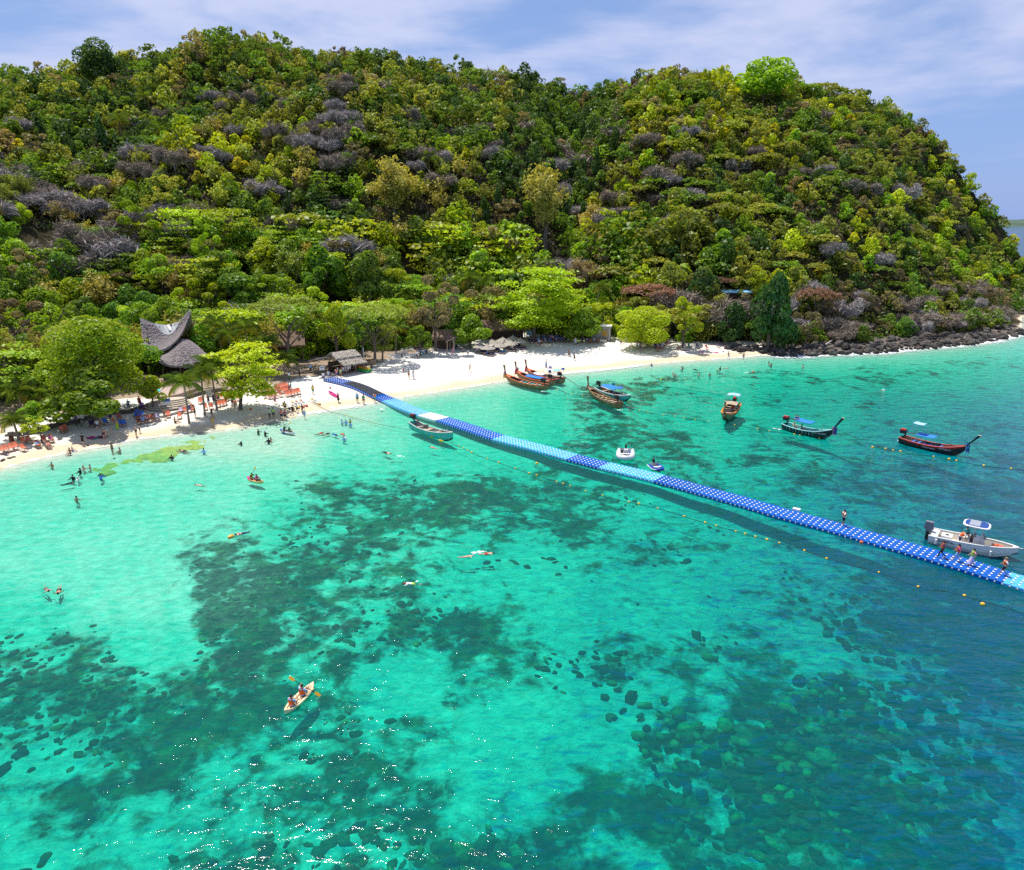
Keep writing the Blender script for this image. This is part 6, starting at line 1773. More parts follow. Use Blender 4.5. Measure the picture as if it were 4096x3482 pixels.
LAND = [
 (334, 1782, 'stand', 'c', 'fair', 't:black s:black', 'hair:dkhair', 'person in black shirt and shorts standing at the water edge by the left shade'),
 (281, 1818, 'sit', 'c', 'tan', 'k:brown', 'hair:brhair', 'tanned person sitting on the wet sand with back bare at the left'),
 (290, 1806, 'sit', 'r', 'fair', 'k:blue', 'hair:brhair', 'person in blue trunks sitting on the sand behind the tanned sitter', .75),
 (452, 1822, 'stand', 'r', 'tan', 'b:black n:black', 'longhair:brhair', 'woman in dark bikini standing knee-deep left of the algae patch'),
 (447, 1740, 'walk', 'l', 'fair', 'n:pink', 'hair:fairhair', 'small child walking on the sand under the broad tree', .62),
 (417, 1758, 'bend', 'r', 'fair', 'k:black', 'hair:greyhair', 'bare-chested man in black trunks bending over towels'),
 (427, 1756, 'bend', 'l', 'fair', 'n:magenta', 'longhair:fairhair', 'woman bending beside the man in black trunks'),
 (471, 1720, 'stand', 'c', 'fair', 'b:orange w:lime', 'hair:brhair', 'woman in a lime skirt standing among blue towels', .9),
 (263, 1704, 'stand', 'r', 'tan', 't:black s:grey', 'hat:white', 'person in black shirt and white hat on the bank above the chairs'),
 (305, 1690, 'stand', 'a', 'tan', 't:purple s:purple', 'hair:dkhair', 'person in purple by the dark wooden ladder', .8),
 (546, 1748, 'stand', 'r', 'fair', 'k:black', 'hair:brhair', 'man in black trunks standing on the beach facing a child'),
 (561, 1733, 'stand', 'l', 'fair', 'k:black', 'hair:brhair', 'child in black trunks facing the man on the beach', .72),
 (660, 1679, 'photo', 'c', 'tan', 'b:brown n:brown', 'hair:brhair', 'woman in bikini standing below the white and blue notice board'),
 (782, 1669, 'stand', 'l', 'tan', 'k:black', 'hair:dkhair', 'man in black trunks talking to people in deck chairs'),
 (850, 1679, 'walk', 'r', 'tan', 't:black n:white', 'hat:lilac', 'person in black top under a wide lilac hat near the water'),
 (853, 1711, 'stand', 'c', 'tan', 'b:yellow n:yellow', 'longhair:brhair', 'woman in yellow bikini standing on the wet sand'),
 (700, 1692, 'sit', 'r', 'tan', 'k:brown', 'hair:dkhair', 'tanned person sitting on a lounger in the sun'),
 (560, 1628, 'stand', 'c', 'tan', 't:red s:black', 'hair:brhair', 'person in red top and black skirt on the terrace in the shade'),
 (836, 1620, 'photo', 'c', 'tan', 't:black l:navy', 'hair:dkhair', 'person in black in front of the white notice board among orange chairs'),
 (857, 1618, 'stand', 'a', 'tan', 't:navy l:black', 'hair:dkhair', 'person in dark clothes right of the white notice board among orange chairs'),
 (875, 1612, 'stand', 'c', 'fair', 'k:navy', 'hair:brhair', 'bare-chested man in navy trunks among the orange chairs'),
 (569, 1645, 'stand', 'c', 'tan', 't:purple s:navy', 'hair:brhair', 'person in purple standing among the blue towels in the shade'),
 (1080, 1676, 'point', 'l', 'dark', 't:white v:lime s:black', 'hair:dkhair', 'beach worker in lime vest pointing left, leftmost of the pair at the water'),
 (1095, 1673, 'hips', 'a', 'dark', 't:white v:lime s:black', 'hair:dkhair', 'beach worker in lime vest with hands on hips at the water'),
 (1127, 1679, 'stand', 'a', 'dark', 't:white v:orange s:black', 'hair:dkhair', 'beach worker in orange vest facing land, left one of two at the water'),
 (1142, 1680, 'stand', 'a', 'dark', 't:white v:red s:black', 'hair:dkhair', 'beach worker in red vest facing land at the water edge'),
 (1144, 1667, 'stand', 'l', 'dark', 't:white v:yellow s:black', 'hair:dkhair', 'beach worker in yellow vest right behind the red vest worker'),
 (1141, 1646, 'stand', 'c', 'dark', 't:white v:yellow s:navy', 'hair:dkhair', 'beach worker in yellow vest left of the clear kayaks'),
 (1170, 1644, 'sit', 'a', 'dark', 't:black s:brown', 'hair:dkhair', 'person in dark clothes sitting among the clear kayaks'),
 (1188, 1651, 'walk', 'r', 'dark', 't:white s:black', 'hair:dkhair', 'boy in white shirt walking below the clear kayaks', .85),
 (1210, 1654, 'stand', 'l', 'dark', 't:black l:black', 'hair:dkhair', 'person dressed all in black below the orange-ended kayak', .9),
 (1219, 1674, 'stand', 'c', 'tan', 't:sky s:sky', 'hair:dkhair', 'child in pale blue standing in the shallow water', .8),
 (1103, 1616, 'walk', 'l', 'fair', 'd:pink', 'longhair:fairhair', 'woman in pink walking in front of the orange chairs'),
 (1157, 1570, 'point', 'l', 'fair', 'k:navy', 'hair:brhair', 'bare-chested man pointing by the sunlit orange chairs'),
 (1165, 1569, 'stand', 'l', 'tan', 't:teal s:white', 'hair:dkhair', 'man in teal shirt and white shorts by the sunlit orange chairs'),
 (1253, 1578, 'stand', 'a', 'dark', 't:white v:yellow s:green', 'hair:dkhair', 'worker in yellow vest and green shorts alone on the open sand'),
 (1354, 1611, 'photo', 'r', 'tan', 'd:black', 'longhair:brhair', 'woman in black dress with a phone beside the pink kayak'),
 (1158, 1522, 'stand', 'a', 'dark', 't:white s:green', 'hair:dkhair', 'person in white shirt by the palm left of the kiosk'),
 (1200, 1513, 'stand', 'r', 'dark', 't:black l:black', 'hair:brhair', 'person in dark clothes in the tree shade left of the kiosk'),
 (1243, 1492, 'stand', 'c', 'dark', 't:sky s:black', 'hair:dkhair', 'person in pale blue shirt at the left end of the kiosk'),
 (1295, 1525, 'stand', 'a', 'dark', 't:white s:navy', 'hair:dkhair', 'man in white shirt and navy shorts at the landward end of the walkway'),
 (1315, 1518, 'stand', 'a', 'dark', 't:white s:grey', 'hair:dkhair', 'man in white shirt and grey shorts near the kiosk price board'),
 (1347, 1510, 'stand', 'a', 'dark', 't:white v:orange s:purple', 'hair:dkhair', 'person in orange vest at the front of the kiosk'),
 (1363, 1509, 'stand', 'c', 'dark', 't:white v:lime s:khaki', 'hair:brhair', 'person in lime vest at the front of the kiosk'),
 (1374, 1499, 'stand', 'a', 'dark', 't:white s:grey', 'hair:dkhair', 'leftmost of four people in white shirts queueing at the kiosk'),
 (1384, 1498, 'stand', 'a', 'dark', 't:white s:white', 'hair:dkhair', 'second from left of four people in white shirts queueing at the kiosk'),
 (1393, 1497, 'stand', 'a', 'dark', 't:white s:khaki', 'hair:dkhair', 'third from left of four people in white shirts queueing at the kiosk'),
 (1400, 1495, 'stand', 'a', 'dark', 't:white s:black', 'hair:dkhair', 'rightmost of four people in white shirts queueing at the kiosk'),
 (1416, 1491, 'stand', 'l', 'tan', 'd:black', 'longhair:dkhair', 'woman in a long black dress at the right end of the kiosk'),
 (1430, 1611, 'stand', 'a', 'dark', 't:sky s:black', 'hair:dkhair', 'man in pale blue shirt on the wet sand left of the walkway'),
 (1455, 1617, 'stand', 'a', 'dark', 't:white v:green s:brown', 'hair:dkhair', 'worker in green vest at the water edge left of the walkway'),
 (1500, 1611, 'stand', 'a', 'fair', 't:white v:orange s:teal', 'hair:brhair', 'man in orange vest and teal shorts beside the walkway on the wet sand'),
 (1636, 1516, 'walk', 'a', 'tan', 'k:brown', 'hair:dkhair', 'bare-chested man walking on open sand beside a woman in white'),
 (1654, 1517, 'walk', 'a', 'tan', 'd:white', 'hat:straw', 'woman in white dress and straw hat on the open sand'),
 (1669, 1435, 'stand', 'c', 'tan', 't:white s:navy', 'hair:dkhair', 'person in white shirt at the right end of the white plastic chairs'),
 (1666, 1407, 'stand', 'c', 'tan', 'k:black', 'hair:dkhair', 'person under the small round tree behind the blue chairs'),
 (1880, 1489, 'walk', 'l', 'tan', 'b:tan n:tan', 'longhair:brhair', 'woman in tan bikini walking alone across the open sand'),
 (1852, 1422, 'point', 'r', 'fair', 'k:navy', 'hair:brhair', 'bare-chested man with raised arm left of the thatched parasols'),
 (1872, 1425, 'bend', 'c', 'fair', 't:white k:navy', 'hair:dkhair', 'person in white bending down left of the thatched parasols'),
 (1908, 1410, 'stand', 'c', 'tan', 'd:lilac', 'hair:dkhair', 'small child in lilac dress left of the thatched parasols', .7),
 (1812, 1421, 'stand', 'c', 'fair', 'd:pink', 'longhair:fairhair', 'woman in pale dress at the wooden swing frame'),
 (2184, 1471, 'photo', 'r', 'tan', 't:white w:blue', 'hair:dkhair', 'woman in white top and long blue skirt on the open sand'),
 (2145, 1393, 'walk', 'a', 'tan', 'n:tan b:tan', 'longhair:dkhair', 'woman in bikini leftmost of three by the navy loungers'),
 (2157, 1386, 'stand', 'c', 'fair', 't:white k:navy', 'hair:brhair', 'person in white shirt in the middle of three by the navy loungers'),
 (2165, 1388, 'stand', 'a', 'tan', 'k:black', 'hair:dkhair', 'man in black trunks rightmost of three by the navy loungers'),
 (2131, 1350, 'stand', 'c', 'fair', 'd:grey', 'hair:brhair', 'person in grey beside the turquoise notice board'),
 (2071, 1503, 'up', 'c', 'dark', 'k:brown', 'hair:dkhair', 'dark-skinned man with hand on head standing behind the beached longtails'),
 (2081, 1505, 'stand', 'c', 'dark', 'k:brown', 'hair:dkhair', 'boy beside the man with hand on head behind the beached longtails', .62),
 (2275, 1428, 'photo', 'r', 'tan', 'd:brown', 'hair:dkhair', 'woman in short brown dress taking a picture on the open sand'),
 (2296, 1441, 'walk', 'r', 'tan', 'd:black v:purple', 'hair:dkhair', 'person in short black dress walking behind the picture taker'),
 (2301, 1379, 'stand', 'c', 'fair', 'd:white', 'hat:straw', 'woman in white with a straw hat at the right end of the navy loungers'),
 (2311, 1385, 'stand', 'a', 'fair', 't:lime s:black', 'hair:brhair', 'person in a lime shirt at the right end of the navy loungers'),
 (2484, 1384, 'stand', 'c', 'fair', 'k:grey', 'hair:greyhair', 'man in grey trunks under the lime beach bush, leftmost of the standing group'),
 (2495, 1385, 'stand', 'r', 'fair', 'b:white n:black', 'longhair:brhair', 'woman in black bikini bottom next to the man in grey trunks'),
 (2524, 1385, 'stand', 'c', 'tan', 'b:black n:black', 'hair:dkhair', 'woman in black bikini under the lime beach bush'),
 (2534, 1378, 'walk', 'r', 'tan', 'k:black', 'hair:dkhair', 'man in black trunks walking under the lime beach bush'),
 (2547, 1396, 'stand', 'a', 'tan', 'k:teal', 'hair:dkhair', 'man in teal trunks, left one of three in front of the lime bush'),
 (2557, 1400, 'stand', 'a', 'fair', 'k:teal', 'hair:brhair', 'man in bright teal trunks in the middle of three by the lime bush'),
 (2565, 1404, 'stand', 'l', 'fair', 'k:navy', 'hair:fairhair', 'man in navy trunks, right one of three in front of the lime bush'),
 (2665, 1384, 'stand', 'c', 'tan', 'k:brown', 'hair:dkhair', 'tanned man standing right of the purple striped chairs'),
 (2672, 1387, 'stand', 'c', 'fair', 'd:pink', 'hair:brhair', 'person in pink standing right of the purple striped chairs'),
 (2913, 1436, 'walk', 'r', 'tan', 'k:blue', 'hair:dkhair', 'man in blue trunks wading at the right end of the beach'),
 (2973, 1441, 'stand', 'c', 'tan', 'k:grey', 'hair:greyhair', 'man in grey trunks wading in front of the first boulders'),
 (2714, 1399, 'sit', 'c', 'tan', 'k:black', 'hair:dkhair', 'left one of two people sitting on the sand right of the bush'),
 (2721, 1399, 'sit', 'l', 'tan', 'n:black b:black', 'longhair:brhair', 'right one of two people sitting on the sand right of the bush'),
 (2745, 1405, 'lie', 'r', 'tan', 'n:navy b:navy', 'hair:dkhair', 'sunbather lying on a towel near the right end of the sand'),
 (2901, 1393, 'sit', 'c', 'fair', 't:pink s:white', 'hair:brhair', 'person in pink sitting in the shade beside the first boulders'),
]
for row in LAND:
    px, py, pose, h, skin, wear, hair, lab = row[:8]
    person(lab, at(px, py), pose, h, skin, wear, hair, (row[8] if len(row) > 8 else 1.0) * random.uniform(1.0, 1.06))
WATER = [   # standing or treading water: px, py at the water line, how deep the feet are
 (480, 1814, .55, 'l', 'tan', 'k:brown', 'hair:dkhair', 'person sitting in the shallows left of the algae patch', 'sit'),
 (208, 1871, 1.2, 'c', 'tan', '', 'cap:navy', 'swimmer in dark cap alone near the left shore'), (334, 1885, 1.25, 'r', 'fair', 'b:pink', 'longhair:fairhair', 'fair-haired swimmer left one of two chest-deep'),
 (361, 1880, 1.2, 'l', 'fair', '', 'hair:brhair', 'bare-shouldered man right one of two chest-deep'), (322, 1899, 1.1, 'l', 'tan', 'r:black', 'hair:dkhair', 'person in black rash shirt holding a mask chest-deep'),
 (293, 1924, 1.15, 'c', 'tan', 'r:black', 'hair:dkhair', 'person in black rash shirt above a floating snorkeller'), (312, 1926, 1.25, 'r', 'fair', 't:white', 'cap:white', 'person in white cap and shirt beside the black rash shirt'),
 (404, 1922, 1.05, 'r', 'tan', 'r:blue', 'hair:dkhair', 'person in bright blue rash shirt standing chest-deep'), (687, 1839, 1.25, 'c', 'tan', 'r:black', 'hair:dkhair', 'dark-haired swimmer below the algae patch'),
 (816, 1817, 1.15, 'c', 'tan', 'r:sky', 'hair:dkhair', 'person in sky blue rash shirt right of the algae patch'), (308, 2012, 1.15, 'a', 'tan', '', 'hair:dkhair', 'lone bather far from the shore on the left'),
 (1033, 1740, 1.0, 'r', 'tan', 'r:black', 'cap:black', 'person in dark cap holding something in the shallows'), (1061, 1747, 1.0, 'r', 'tan', 'r:black', 'hat:white', 'person in black with a white hat in the shallows'),
 (965, 1783, 1.15, 'l', 'tan', 'r:black', 'cap:white', 'person in black with a white cap wading'), (1075, 1777, 1.1, 'c', 'tan', 'r:black', 'longhair:dkhair', 'left one of two dark heads below the blue kayak'),
 (1084, 1769, 1.25, 'r', 'tan', '', 'longhair:dkhair', 'right one of two dark heads below the blue kayak'), (1367, 1699, 1.0, 'r', 'tan', 't:sky', 'hair:dkhair', 'leftmost of four bathers in pale blue near the rope'),
 (1384, 1700, 1.0, 'c', 'tan', 't:sky', 'hair:dkhair', 'second of four bathers in pale blue with arms out near the rope'), (1401, 1695, 1.15, 'l', 'tan', 'v:yellow', 'hair:dkhair', 'bather with yellow float, farthest of four near the rope'),
 (1402, 1708, 1.05, 'c', 'tan', 't:sky', 'hair:dkhair', 'nearest of four bathers in pale blue near the rope'), (1377, 1767, 1.15, 'c', 'fair', 't:sky', 'hair:fairhair', 'fair-haired bather in pale blue alone off the beach'),
 (2607, 1469, 1.05, 'l', 'tan', 'r:navy', 'hair:dkhair', 'bather in navy close to the waterline below the lime bush'), (2724, 1482, 1.2, 'r', 'fair', 't:white', 'hair:dkhair', 'left one of two close bathers right of the bush'),
 (2731, 1482, 1.05, 'l', 'tan', 'r:black', 'hair:dkhair', 'right one of two close bathers right of the bush'), (2869, 1488, 1.3, 'r', 'fair', 'v:lime', 'cap:white', 'bather with white cap and lime float'),
 (2881, 1485, 1.1, 'l', 'tan', 'r:black', 'hair:dkhair', 'bather in black beside the lime float'), (2691, 1501, 1.25, 'r', 'fair', '', 'cap:white', 'bather with a white cap left of another'), (2699, 1511, 1.2, 'c', 'fair', '', 'hair:brhair', 'bare-shouldered bather just below the white cap'),
 (2797, 1506, 1.3, 'l', 'tan', '', 'hair:dkhair', 'lone dark head, left of two heads apart in the bay'), (2839, 1506, 1.3, 'c', 'tan', '', 'hair:dkhair', 'lone dark head, right of two heads apart in the bay'),
 (3075, 1462, 1.2, 'r', 'tan', '', 'longhair:brhair', 'woman bathing near the boulders, left of a pair'), (3084, 1470, 1.1, 'c', 'tan', 'b:black', 'hair:brhair', 'bather near the boulders, right of a pair'), (3213, 1473, 1.3, 'l', 'tan', '', 'hair:brhair', 'bather closest to the boulder shore'),
]
for row in WATER:
    px, py, dp, h, skin, wear, hair, lab = row[:8]; q = G(px, py - 5, 0)
    person(lab, (q[0], q[1], -max(dp, 1.12) if len(row) < 9 else -.30), row[8] if len(row) > 8 else 'wade', h, skin, wear, hair, random.uniform(1.0, 1.08))
SWIM = [
 ((291, 1932), (252, 1939), 'swim', 'tan', 'r:black l:black', 'hair:dkhair', 'snorkeller in black floating face down near the left shore'),
 ((714, 1801), (760, 1811), 'swim', 'tan', 'k:black', 'hair:dkhair', 'swimmer with pale fins beside the algae patch'),
 ((1286, 1733), (1268, 1737), 'swim', 'tan', 'r:red', 'hair:dkhair', 'leftmost of three snorkellers in a row off the beach'),
 ((1310, 1736), (1296, 1740), 'swim', 'tan', 'r:black', 'hair:dkhair', 'middle of three snorkellers in a row off the beach'),
 ((1332, 1736), (1352, 1744), 'swim', 'tan', 'r:blue l:navy', 'hair:dkhair', 'snorkeller in blue, rightmost of three in a row'),
 ((1368, 1736), (1378, 1744), 'swim', 'tan', 'r:red', 'cap:yellow', 'swimmer in red with a yellow cap kicking up spray'),
 ((1566, 1818), (1530, 1806), 'swim', 'fair', 'l:black', 'hair:fairhair', 'snorkeller in black leggings swimming towards the reef'),
 ((1716, 1787), (1752, 1795), 'glide', 'fair', 'n:pink', 'hair:brhair', 'fair-skinned swimmer below the small teal fishing boat'),
 ((785, 1941), (815, 1944), 'swim', 'fair', '', 'hair:brhair', 'swimmer left of the pink and yellow kayak'),
 ((936, 2142), (1002, 2126), 'swim', 'fair', 'b:magenta l:navy', 'hair:brhair', 'snorkeller in navy leggings towing a yellow bag'),
 ((196, 2367), (173, 2346), 'swim', 'fair', 'n:black b:black', 'hair:dkhair', 'snorkelling woman in black bikini on the far left'),
 ((231, 2380), (240, 2344), 'glide', 'tan', 'k:black', 'hair:dkhair', 'snorkelling man in black trunks on the far left'),
 ((1893, 2225), (1841, 2229), 'glide', 'fair', '', 'cap:lilac', 'pale swimmer with a lilac cap over the reef'),
 ((1975, 2214), (1920, 2217), 'glide', 'fair', 'k:red', 'hair:dkhair', 'swimmer in red trunks over the reef'),
 ((1619, 2336), (1677, 2335), 'swim', 'fair', 'r:white k:lime', 'cap:red', 'swimmer in white shirt and lime trunks over the reef'),
 ((2776, 1478), (2792, 1482), 'swim', 'tan', 'r:black l:black', 'hair:dkhair', 'snorkeller in black right of the two close bathers'),
 ((2912, 1474), (2893, 1475), 'swim', 'fair', 'n:tan', 'hair:dkhair', 'pale swimmer heading right near the far beach'),
 ((3016, 1488), (3000, 1490), 'swim', 'tan', 'v:orange', 'hair:dkhair', 'swimmer in orange vest trailing white spray'),
 ((2638, 1518), (2660, 1521), 'swim', 'tan', 'v:lime l:black', 'hair:dkhair', 'snorkeller with lime vest near the mooring line'),
 ((3538, 1560), (3520, 1564), 'swim', 'fair', 'r:white', 'cap:white', 'swimmer in white far out on the right'),
]
for a, b2, pose, skin, wear, hair, lab in SWIM:
    c, rz, sc_ = head_feet(a, b2); person(lab, c, pose, rz, skin, wear, hair, min(1.25, max(.9, sc_)))
c, rz, _ = head_feet((920, 2153), (928, 2149)); tag(MB().ball((0, 0, .12), (.24, .40, .20), 10, 6).build('float_bag', M('amber_bag', (.8, .42, .06), .4, .08), None, True, c, (0, 0, rz)), 'amber dry bag floating beside the snorkeller in navy leggings', 'bag')
# on the walkway and in the boats
for px, py, pose, h, skin, wear, hair, lab in ((3372, 2102, 'photo', 'l', 'tan', 't:white v:orange s:black', 'hair:dkhair', 'person in orange vest taking a picture alone on the blue walkway'),
    (3765, 2232, 'walk', R(60), 'tan', 't:navy v:orange l:black', 'longhair:brhair', 'person in orange vest and black leggings, leftmost walking beside the motor boat'),
    (3826, 2246, 'walk', R(60), 'fair', 't:magenta v:orange s:sky', 'longhair:dkhair', 'person in magenta top and orange vest walking beside the motor boat'),
    (3885, 2264, 'walk', R(75), 'fair', 't:pink v:lime w:lilac', 'longhair:brhair', 'woman in lime vest and lilac skirt walking beside the motor boat'),
    (4012, 2302, 'walk', R(70), 'tan', 't:white v:orange s:black', 'hair:fairhair', 'fair-haired person in orange vest at the right end of the blue walkway')):
    person(lab, on_walk(px, py), pose, h, skin, wear, hair)
person('person in orange vest climbing out of the motor boat', on_boat(sbc, sbrz, -sbL * .145, -.45, .33), 'bend', R(-120), 'tan', 't:white v:orange s:navy', 'hair:dkhair')
person('crew member in teal and white shirt at the stern of the motor boat', on_boat(sbc, sbrz, -sbL * .09, .55, .33), 'stand', R(150), 'tan', 't:teal s:white', 'hair:dkhair')
person('passenger with brown hair stooping at the helm of the motor boat', on_boat(sbc, sbrz, -sbL * .02, -.3, .33), 'bend', R(-60), 'tan', 't:brown s:navy', 'longhair:brhair', .9)
def seated(label, c, rz, x, y, z, pose, skin, wear, hair, dh=0.0):
    return person(label, on_boat(c, rz, x, y, z), pose, rz - math.pi / 2 + dh, skin, wear, hair, .97)
seated('rear paddler in orange vest resting in the cream kayak', k1c, k1r, -k1L * .26, 0, .12, 'sit', 'fair', 't:sky v:orange s:navy', 'hair:dkhair')
seated('front paddler in orange vest holding the paddle in the cream kayak', k1c, k1r, k1L * .10, 0, .12, 'paddle', 'fair', 't:sky v:orange s:navy', 'hair:dkhair')
seated('rear paddler in lime vest in the pink and yellow kayak', k2c, k2r, -k2L * .22, 0, .12, 'paddle', 'tan', 't:black v:lime s:black', 'cap:black')
seated('front paddler in orange vest in the pink and yellow kayak', k2c, k2r, k2L * .10, 0, .12, 'sit', 'dark', 'r:purple v:orange s:black', 'cap:black')
seated('rear paddler in green vest in the blue and white kayak', k3c, k3r, -k3L * .22, 0, .12, 'paddle', 'dark', 't:black v:green s:navy', 'hair:dkhair')
seated('front paddler in green vest in the blue and white kayak', k3c, k3r, k3L * .12, 0, .12, 'sit', 'dark', 't:black v:green s:navy', 'hair:dkhair')
paddle('yellow paddle held across the cream kayak', on_boat(k1c, k1r, k1L * .22, 1.25, 1.02), on_boat(k1c, k1r, k1L * .26, -1.05, .05), M('amber_blade', (.80, .40, .02), .4, .05))
paddle('yellow paddle raised over the pink and yellow kayak', on_boat(k2c, k2r, -k2L * .05, .35, 1.75), on_boat(k2c, k2r, -k2L * .10, -.65, .1))
paddle('yellow paddle lifted over the blue and white kayak', on_boat(k3c, k3r, k3L * .02, .75, 1.5), on_boat(k3c, k3r, -k3L * .22, -.55, .15))
b7 = LT7.location; r7 = LT7.rotation_euler.z
seated('man sitting under the blue awning of the black longtail', b7, r7, -1.0, 0, .5, 'sit', 'tan', 'k:brown', 'hair:dkhair')
seated('person in a pale hat near the engine of the black longtail', b7, r7, -2.3, .1, .5, 'sit', 'tan', 't:straw s:straw', 'hat:straw')
b6 = LT6.location; r6 = LT6.rotation_euler.z
seated('boatman in orange shirt at the stern of the yellow-rimmed longtail', b6, r6, -1.6, .2, .6, 'sit', 'dark', 't:orange s:navy', 'hair:dkhair')

# ------------------------------------------------------------------ beach chairs, parasols, day beds
def striped(name, a, b2, n=9.0):
    m, t, b, _ = new_mat(name); c = nd(t, 'ShaderNodeTexCoord'); w = nd(t, 'ShaderNodeTexWave', i_Scale=n, i_Distortion=.0); w.bands_direction = 'X'
    t.links.new(c.outputs['Object'], w.inputs['Vector']); t.links.new(ramp(t, w.outputs[0], [(.45, a), (.55, b2)]), b.inputs['Base Color']); b.inputs['Roughness'].default_value = .85
    return m
m_so = striped('orange_striped_cloth', (.66, .12, .05), (.78, .24, .14), 8); m_sd = striped('dark_red_striped_cloth', (.36, .06, .04), (.58, .18, .12), 8)  # second cloth: the same stripes in a darker red
m_sb = M('blue_towel', (.03, .18, .60), .9, .2, 4); m_sn = M('navy_cover', (.035, .045, .14), .9, .25, 4); m_sp = striped('purple_white_cloth', (.30, .22, .50), (.75, .72, .80), 7)
m_cframe = M('chair_wood', (.30, .12, .06), .7, .2, 5)
def chair_meshes():
    fr = []
    for sg in (-1, 1):
        mb = MB(); x = .29 * sg
        mb.bar((x, .52, .02), (x, -.55, 1.02), .045, .03); mb.bar((x * .9, -.50, .02), (x * .9, .42, .52), .045, .03); mb.bar((x * .97, -.18, .34), (x * .97, -.62, .14), .035, .03)
        fr.append(mb.mesh('side_frame', m_cframe))
    cr = MB(); cr.bar((-.29, -.54, 1.01), (.29, -.54, 1.01), .04); cr.bar((-.26, .42, .50), (.26, .42, .50), .04); cr.bar((-.29, .5, .04), (.29, .5, .04), .035); cr.bar((-.26, -.48, .04), (.26, -.48, .04), .035)
    sl = MB(); rows = []
    for i in range(9):
        s = i / 8; y = -.54 + .96 * s; z = 1.02 - .50 * s - .30 * math.sin(math.pi * min(1, s * 1.12)) ** 1.0 * (.55 + .45 * s)
        rows.append([(-.25, y, z), (.25, y, z)])
    sl.loft(rows, False); sl.loft([[(a[0], a[1], a[2] - .015) for a in reversed(r)] for r in rows], False)
    return fr, cr.mesh('crossbars', m_cframe), sl.mesh('sling', m_so)
CH_F, CH_C, CH_S = chair_meshes()
chair_lab = []
def deck_chair(px, py, mat, one, many, jitter=.18, turn=None, group='deck chairs on the beach', dark=False):
    p = at(px, py)
    rz = (seaward(p) - math.pi / 2 if turn is None else turn) + random.uniform(-jitter, jitter)
    o = thing('deck_chair', one, 'deck chair', p, rz, group)
    for f in CH_F: inst('side_frame', f, o)
    inst('crossbars', CH_C, o); inst('sling', CH_S, o, None, None, None, mat)
    chair_lab.append((px, o, (one, many)))
    return o, p, rz
def chairs(pts, mat, one, many, **k):
    return [deck_chair(x, y, mat if not isinstance(mat, (list, tuple)) else mat[i % len(mat)], one, many, **k) for i, (x, y) in enumerate(pts)]
TL = R(-115)
cA = chairs([(7, 1815), (27, 1810), (47, 1804), (65, 1799), (96, 1806)], m_so, 'orange chair', 'orange chairs in the front row at the left end')
cB = chairs([(98, 1778), (118, 1775), (154, 1792), (178, 1773), (207, 1770), (196, 1794)], [m_so, m_sd], 'red chair', 'orange chairs under the leaning tree')
chairs([(252, 1734), (264, 1728)], m_so, 'orange chair', 'orange chairs under the bank')
cC = chairs([(369, 1711), (385, 1706), (398, 1705), (446, 1682), (480, 1682)], [m_sn, m_sd, m_sd], 'dark chair', 'dark chairs under the broad tree')
chairs([(425, 1702), (487, 1708), (499, 1707)], m_sb, 'blue chair', 'blue-towelled chairs by the broad tree')
cD = chairs([(556, 1698), (573, 1694), (589, 1690), (601, 1688), (615, 1685), (632, 1682)], [m_sd, m_sp, m_sd, m_so], 'red chair', 'red chairs below the small round tree')
cE = chairs([(546, 1674), (554, 1665), (561, 1676), (571, 1669)], m_sb, 'blue chair', 'blue chairs in shade above the red row')
chairs([(674, 1671), (719, 1676)], m_so, 'orange chair', 'orange chairs in front of the beach steps')
cF = chairs([(724, 1655), (743, 1654), (759, 1650), (772, 1647)], [m_sp, m_so, m_sn, m_so], 'bright chair', 'bright chairs right of the beach steps')
chairs([(802, 1617), (811, 1614), (823, 1641), (846, 1638)], m_so, 'orange chair', 'orange chairs left of the white board')
cG = chairs([(874, 1629), (889, 1626), (899, 1623), (860, 1603), (870, 1600), (887, 1598), (916, 1601), (938, 1616), (905, 1606), (952, 1604)], m_so, 'orange chair', 'orange chairs right of the white board')
chairs([(1148, 1588), (1160, 1586), (1173, 1584), (1185, 1580), (1196, 1577)], m_so, 'orange chair', 'sunlit front-row orange chairs by the almond tree', jitter=.06)
chairs([(1133, 1574), (1143, 1570), (1153, 1568), (1163, 1566)], m_so, 'orange chair', 'sunlit middle-row orange chairs by the almond tree', jitter=.06)
chairs([(1110, 1562), (1123, 1559), (1135, 1556), (1147, 1553)], m_so, 'orange chair', 'sunlit back-row orange chairs by the almond tree', jitter=.06)
chairs([(1052, 1583), (1066, 1580), (1080, 1577), (1094, 1574), (1108, 1571), (1120, 1573)], m_sd, 'red chair', 'shaded back-row red chairs under the almond tree', jitter=.06)
chairs([(1078, 1597), (1091, 1596), (1105, 1593), (1124, 1589)], m_sd, 'red chair', 'shaded front-row red chairs under the almond tree', jitter=.06)
chairs([(2480, 1367), (2506, 1369), (2590, 1393), (2597, 1386), (2626, 1388), (2636, 1386), (2646, 1388), (2655, 1386), (2622, 1395), (2634, 1396), (2650, 1397)], [m_sp, m_sp, m_sn], 'purple chair', 'purple and navy chairs under the beach bush', group='deck chairs under the bush')
chairs([(2628, 1407), (2643, 1406)], m_sd, 'red chair', 'low red chairs in front of the purple ones', turn=0.0)
chairs([(2757, 1394), (2790, 1394), (2874, 1392)], [M('green_cover', (.03, .22, .16), .9, .2), m_sn, m_sn], 'dark chair', 'dark chairs near the first boulders')
deck_chair(2827, 1399, m_red, 'bright red deck chair near the right end of the sand', '')
ln_pts = [(2118 + 9.2 * i, 1372 - .2 * i + (i % 2) * 3) for i in range(19)] + [(2124 + 10.5 * i, 1358 + (i % 3)) for i in range(16)]
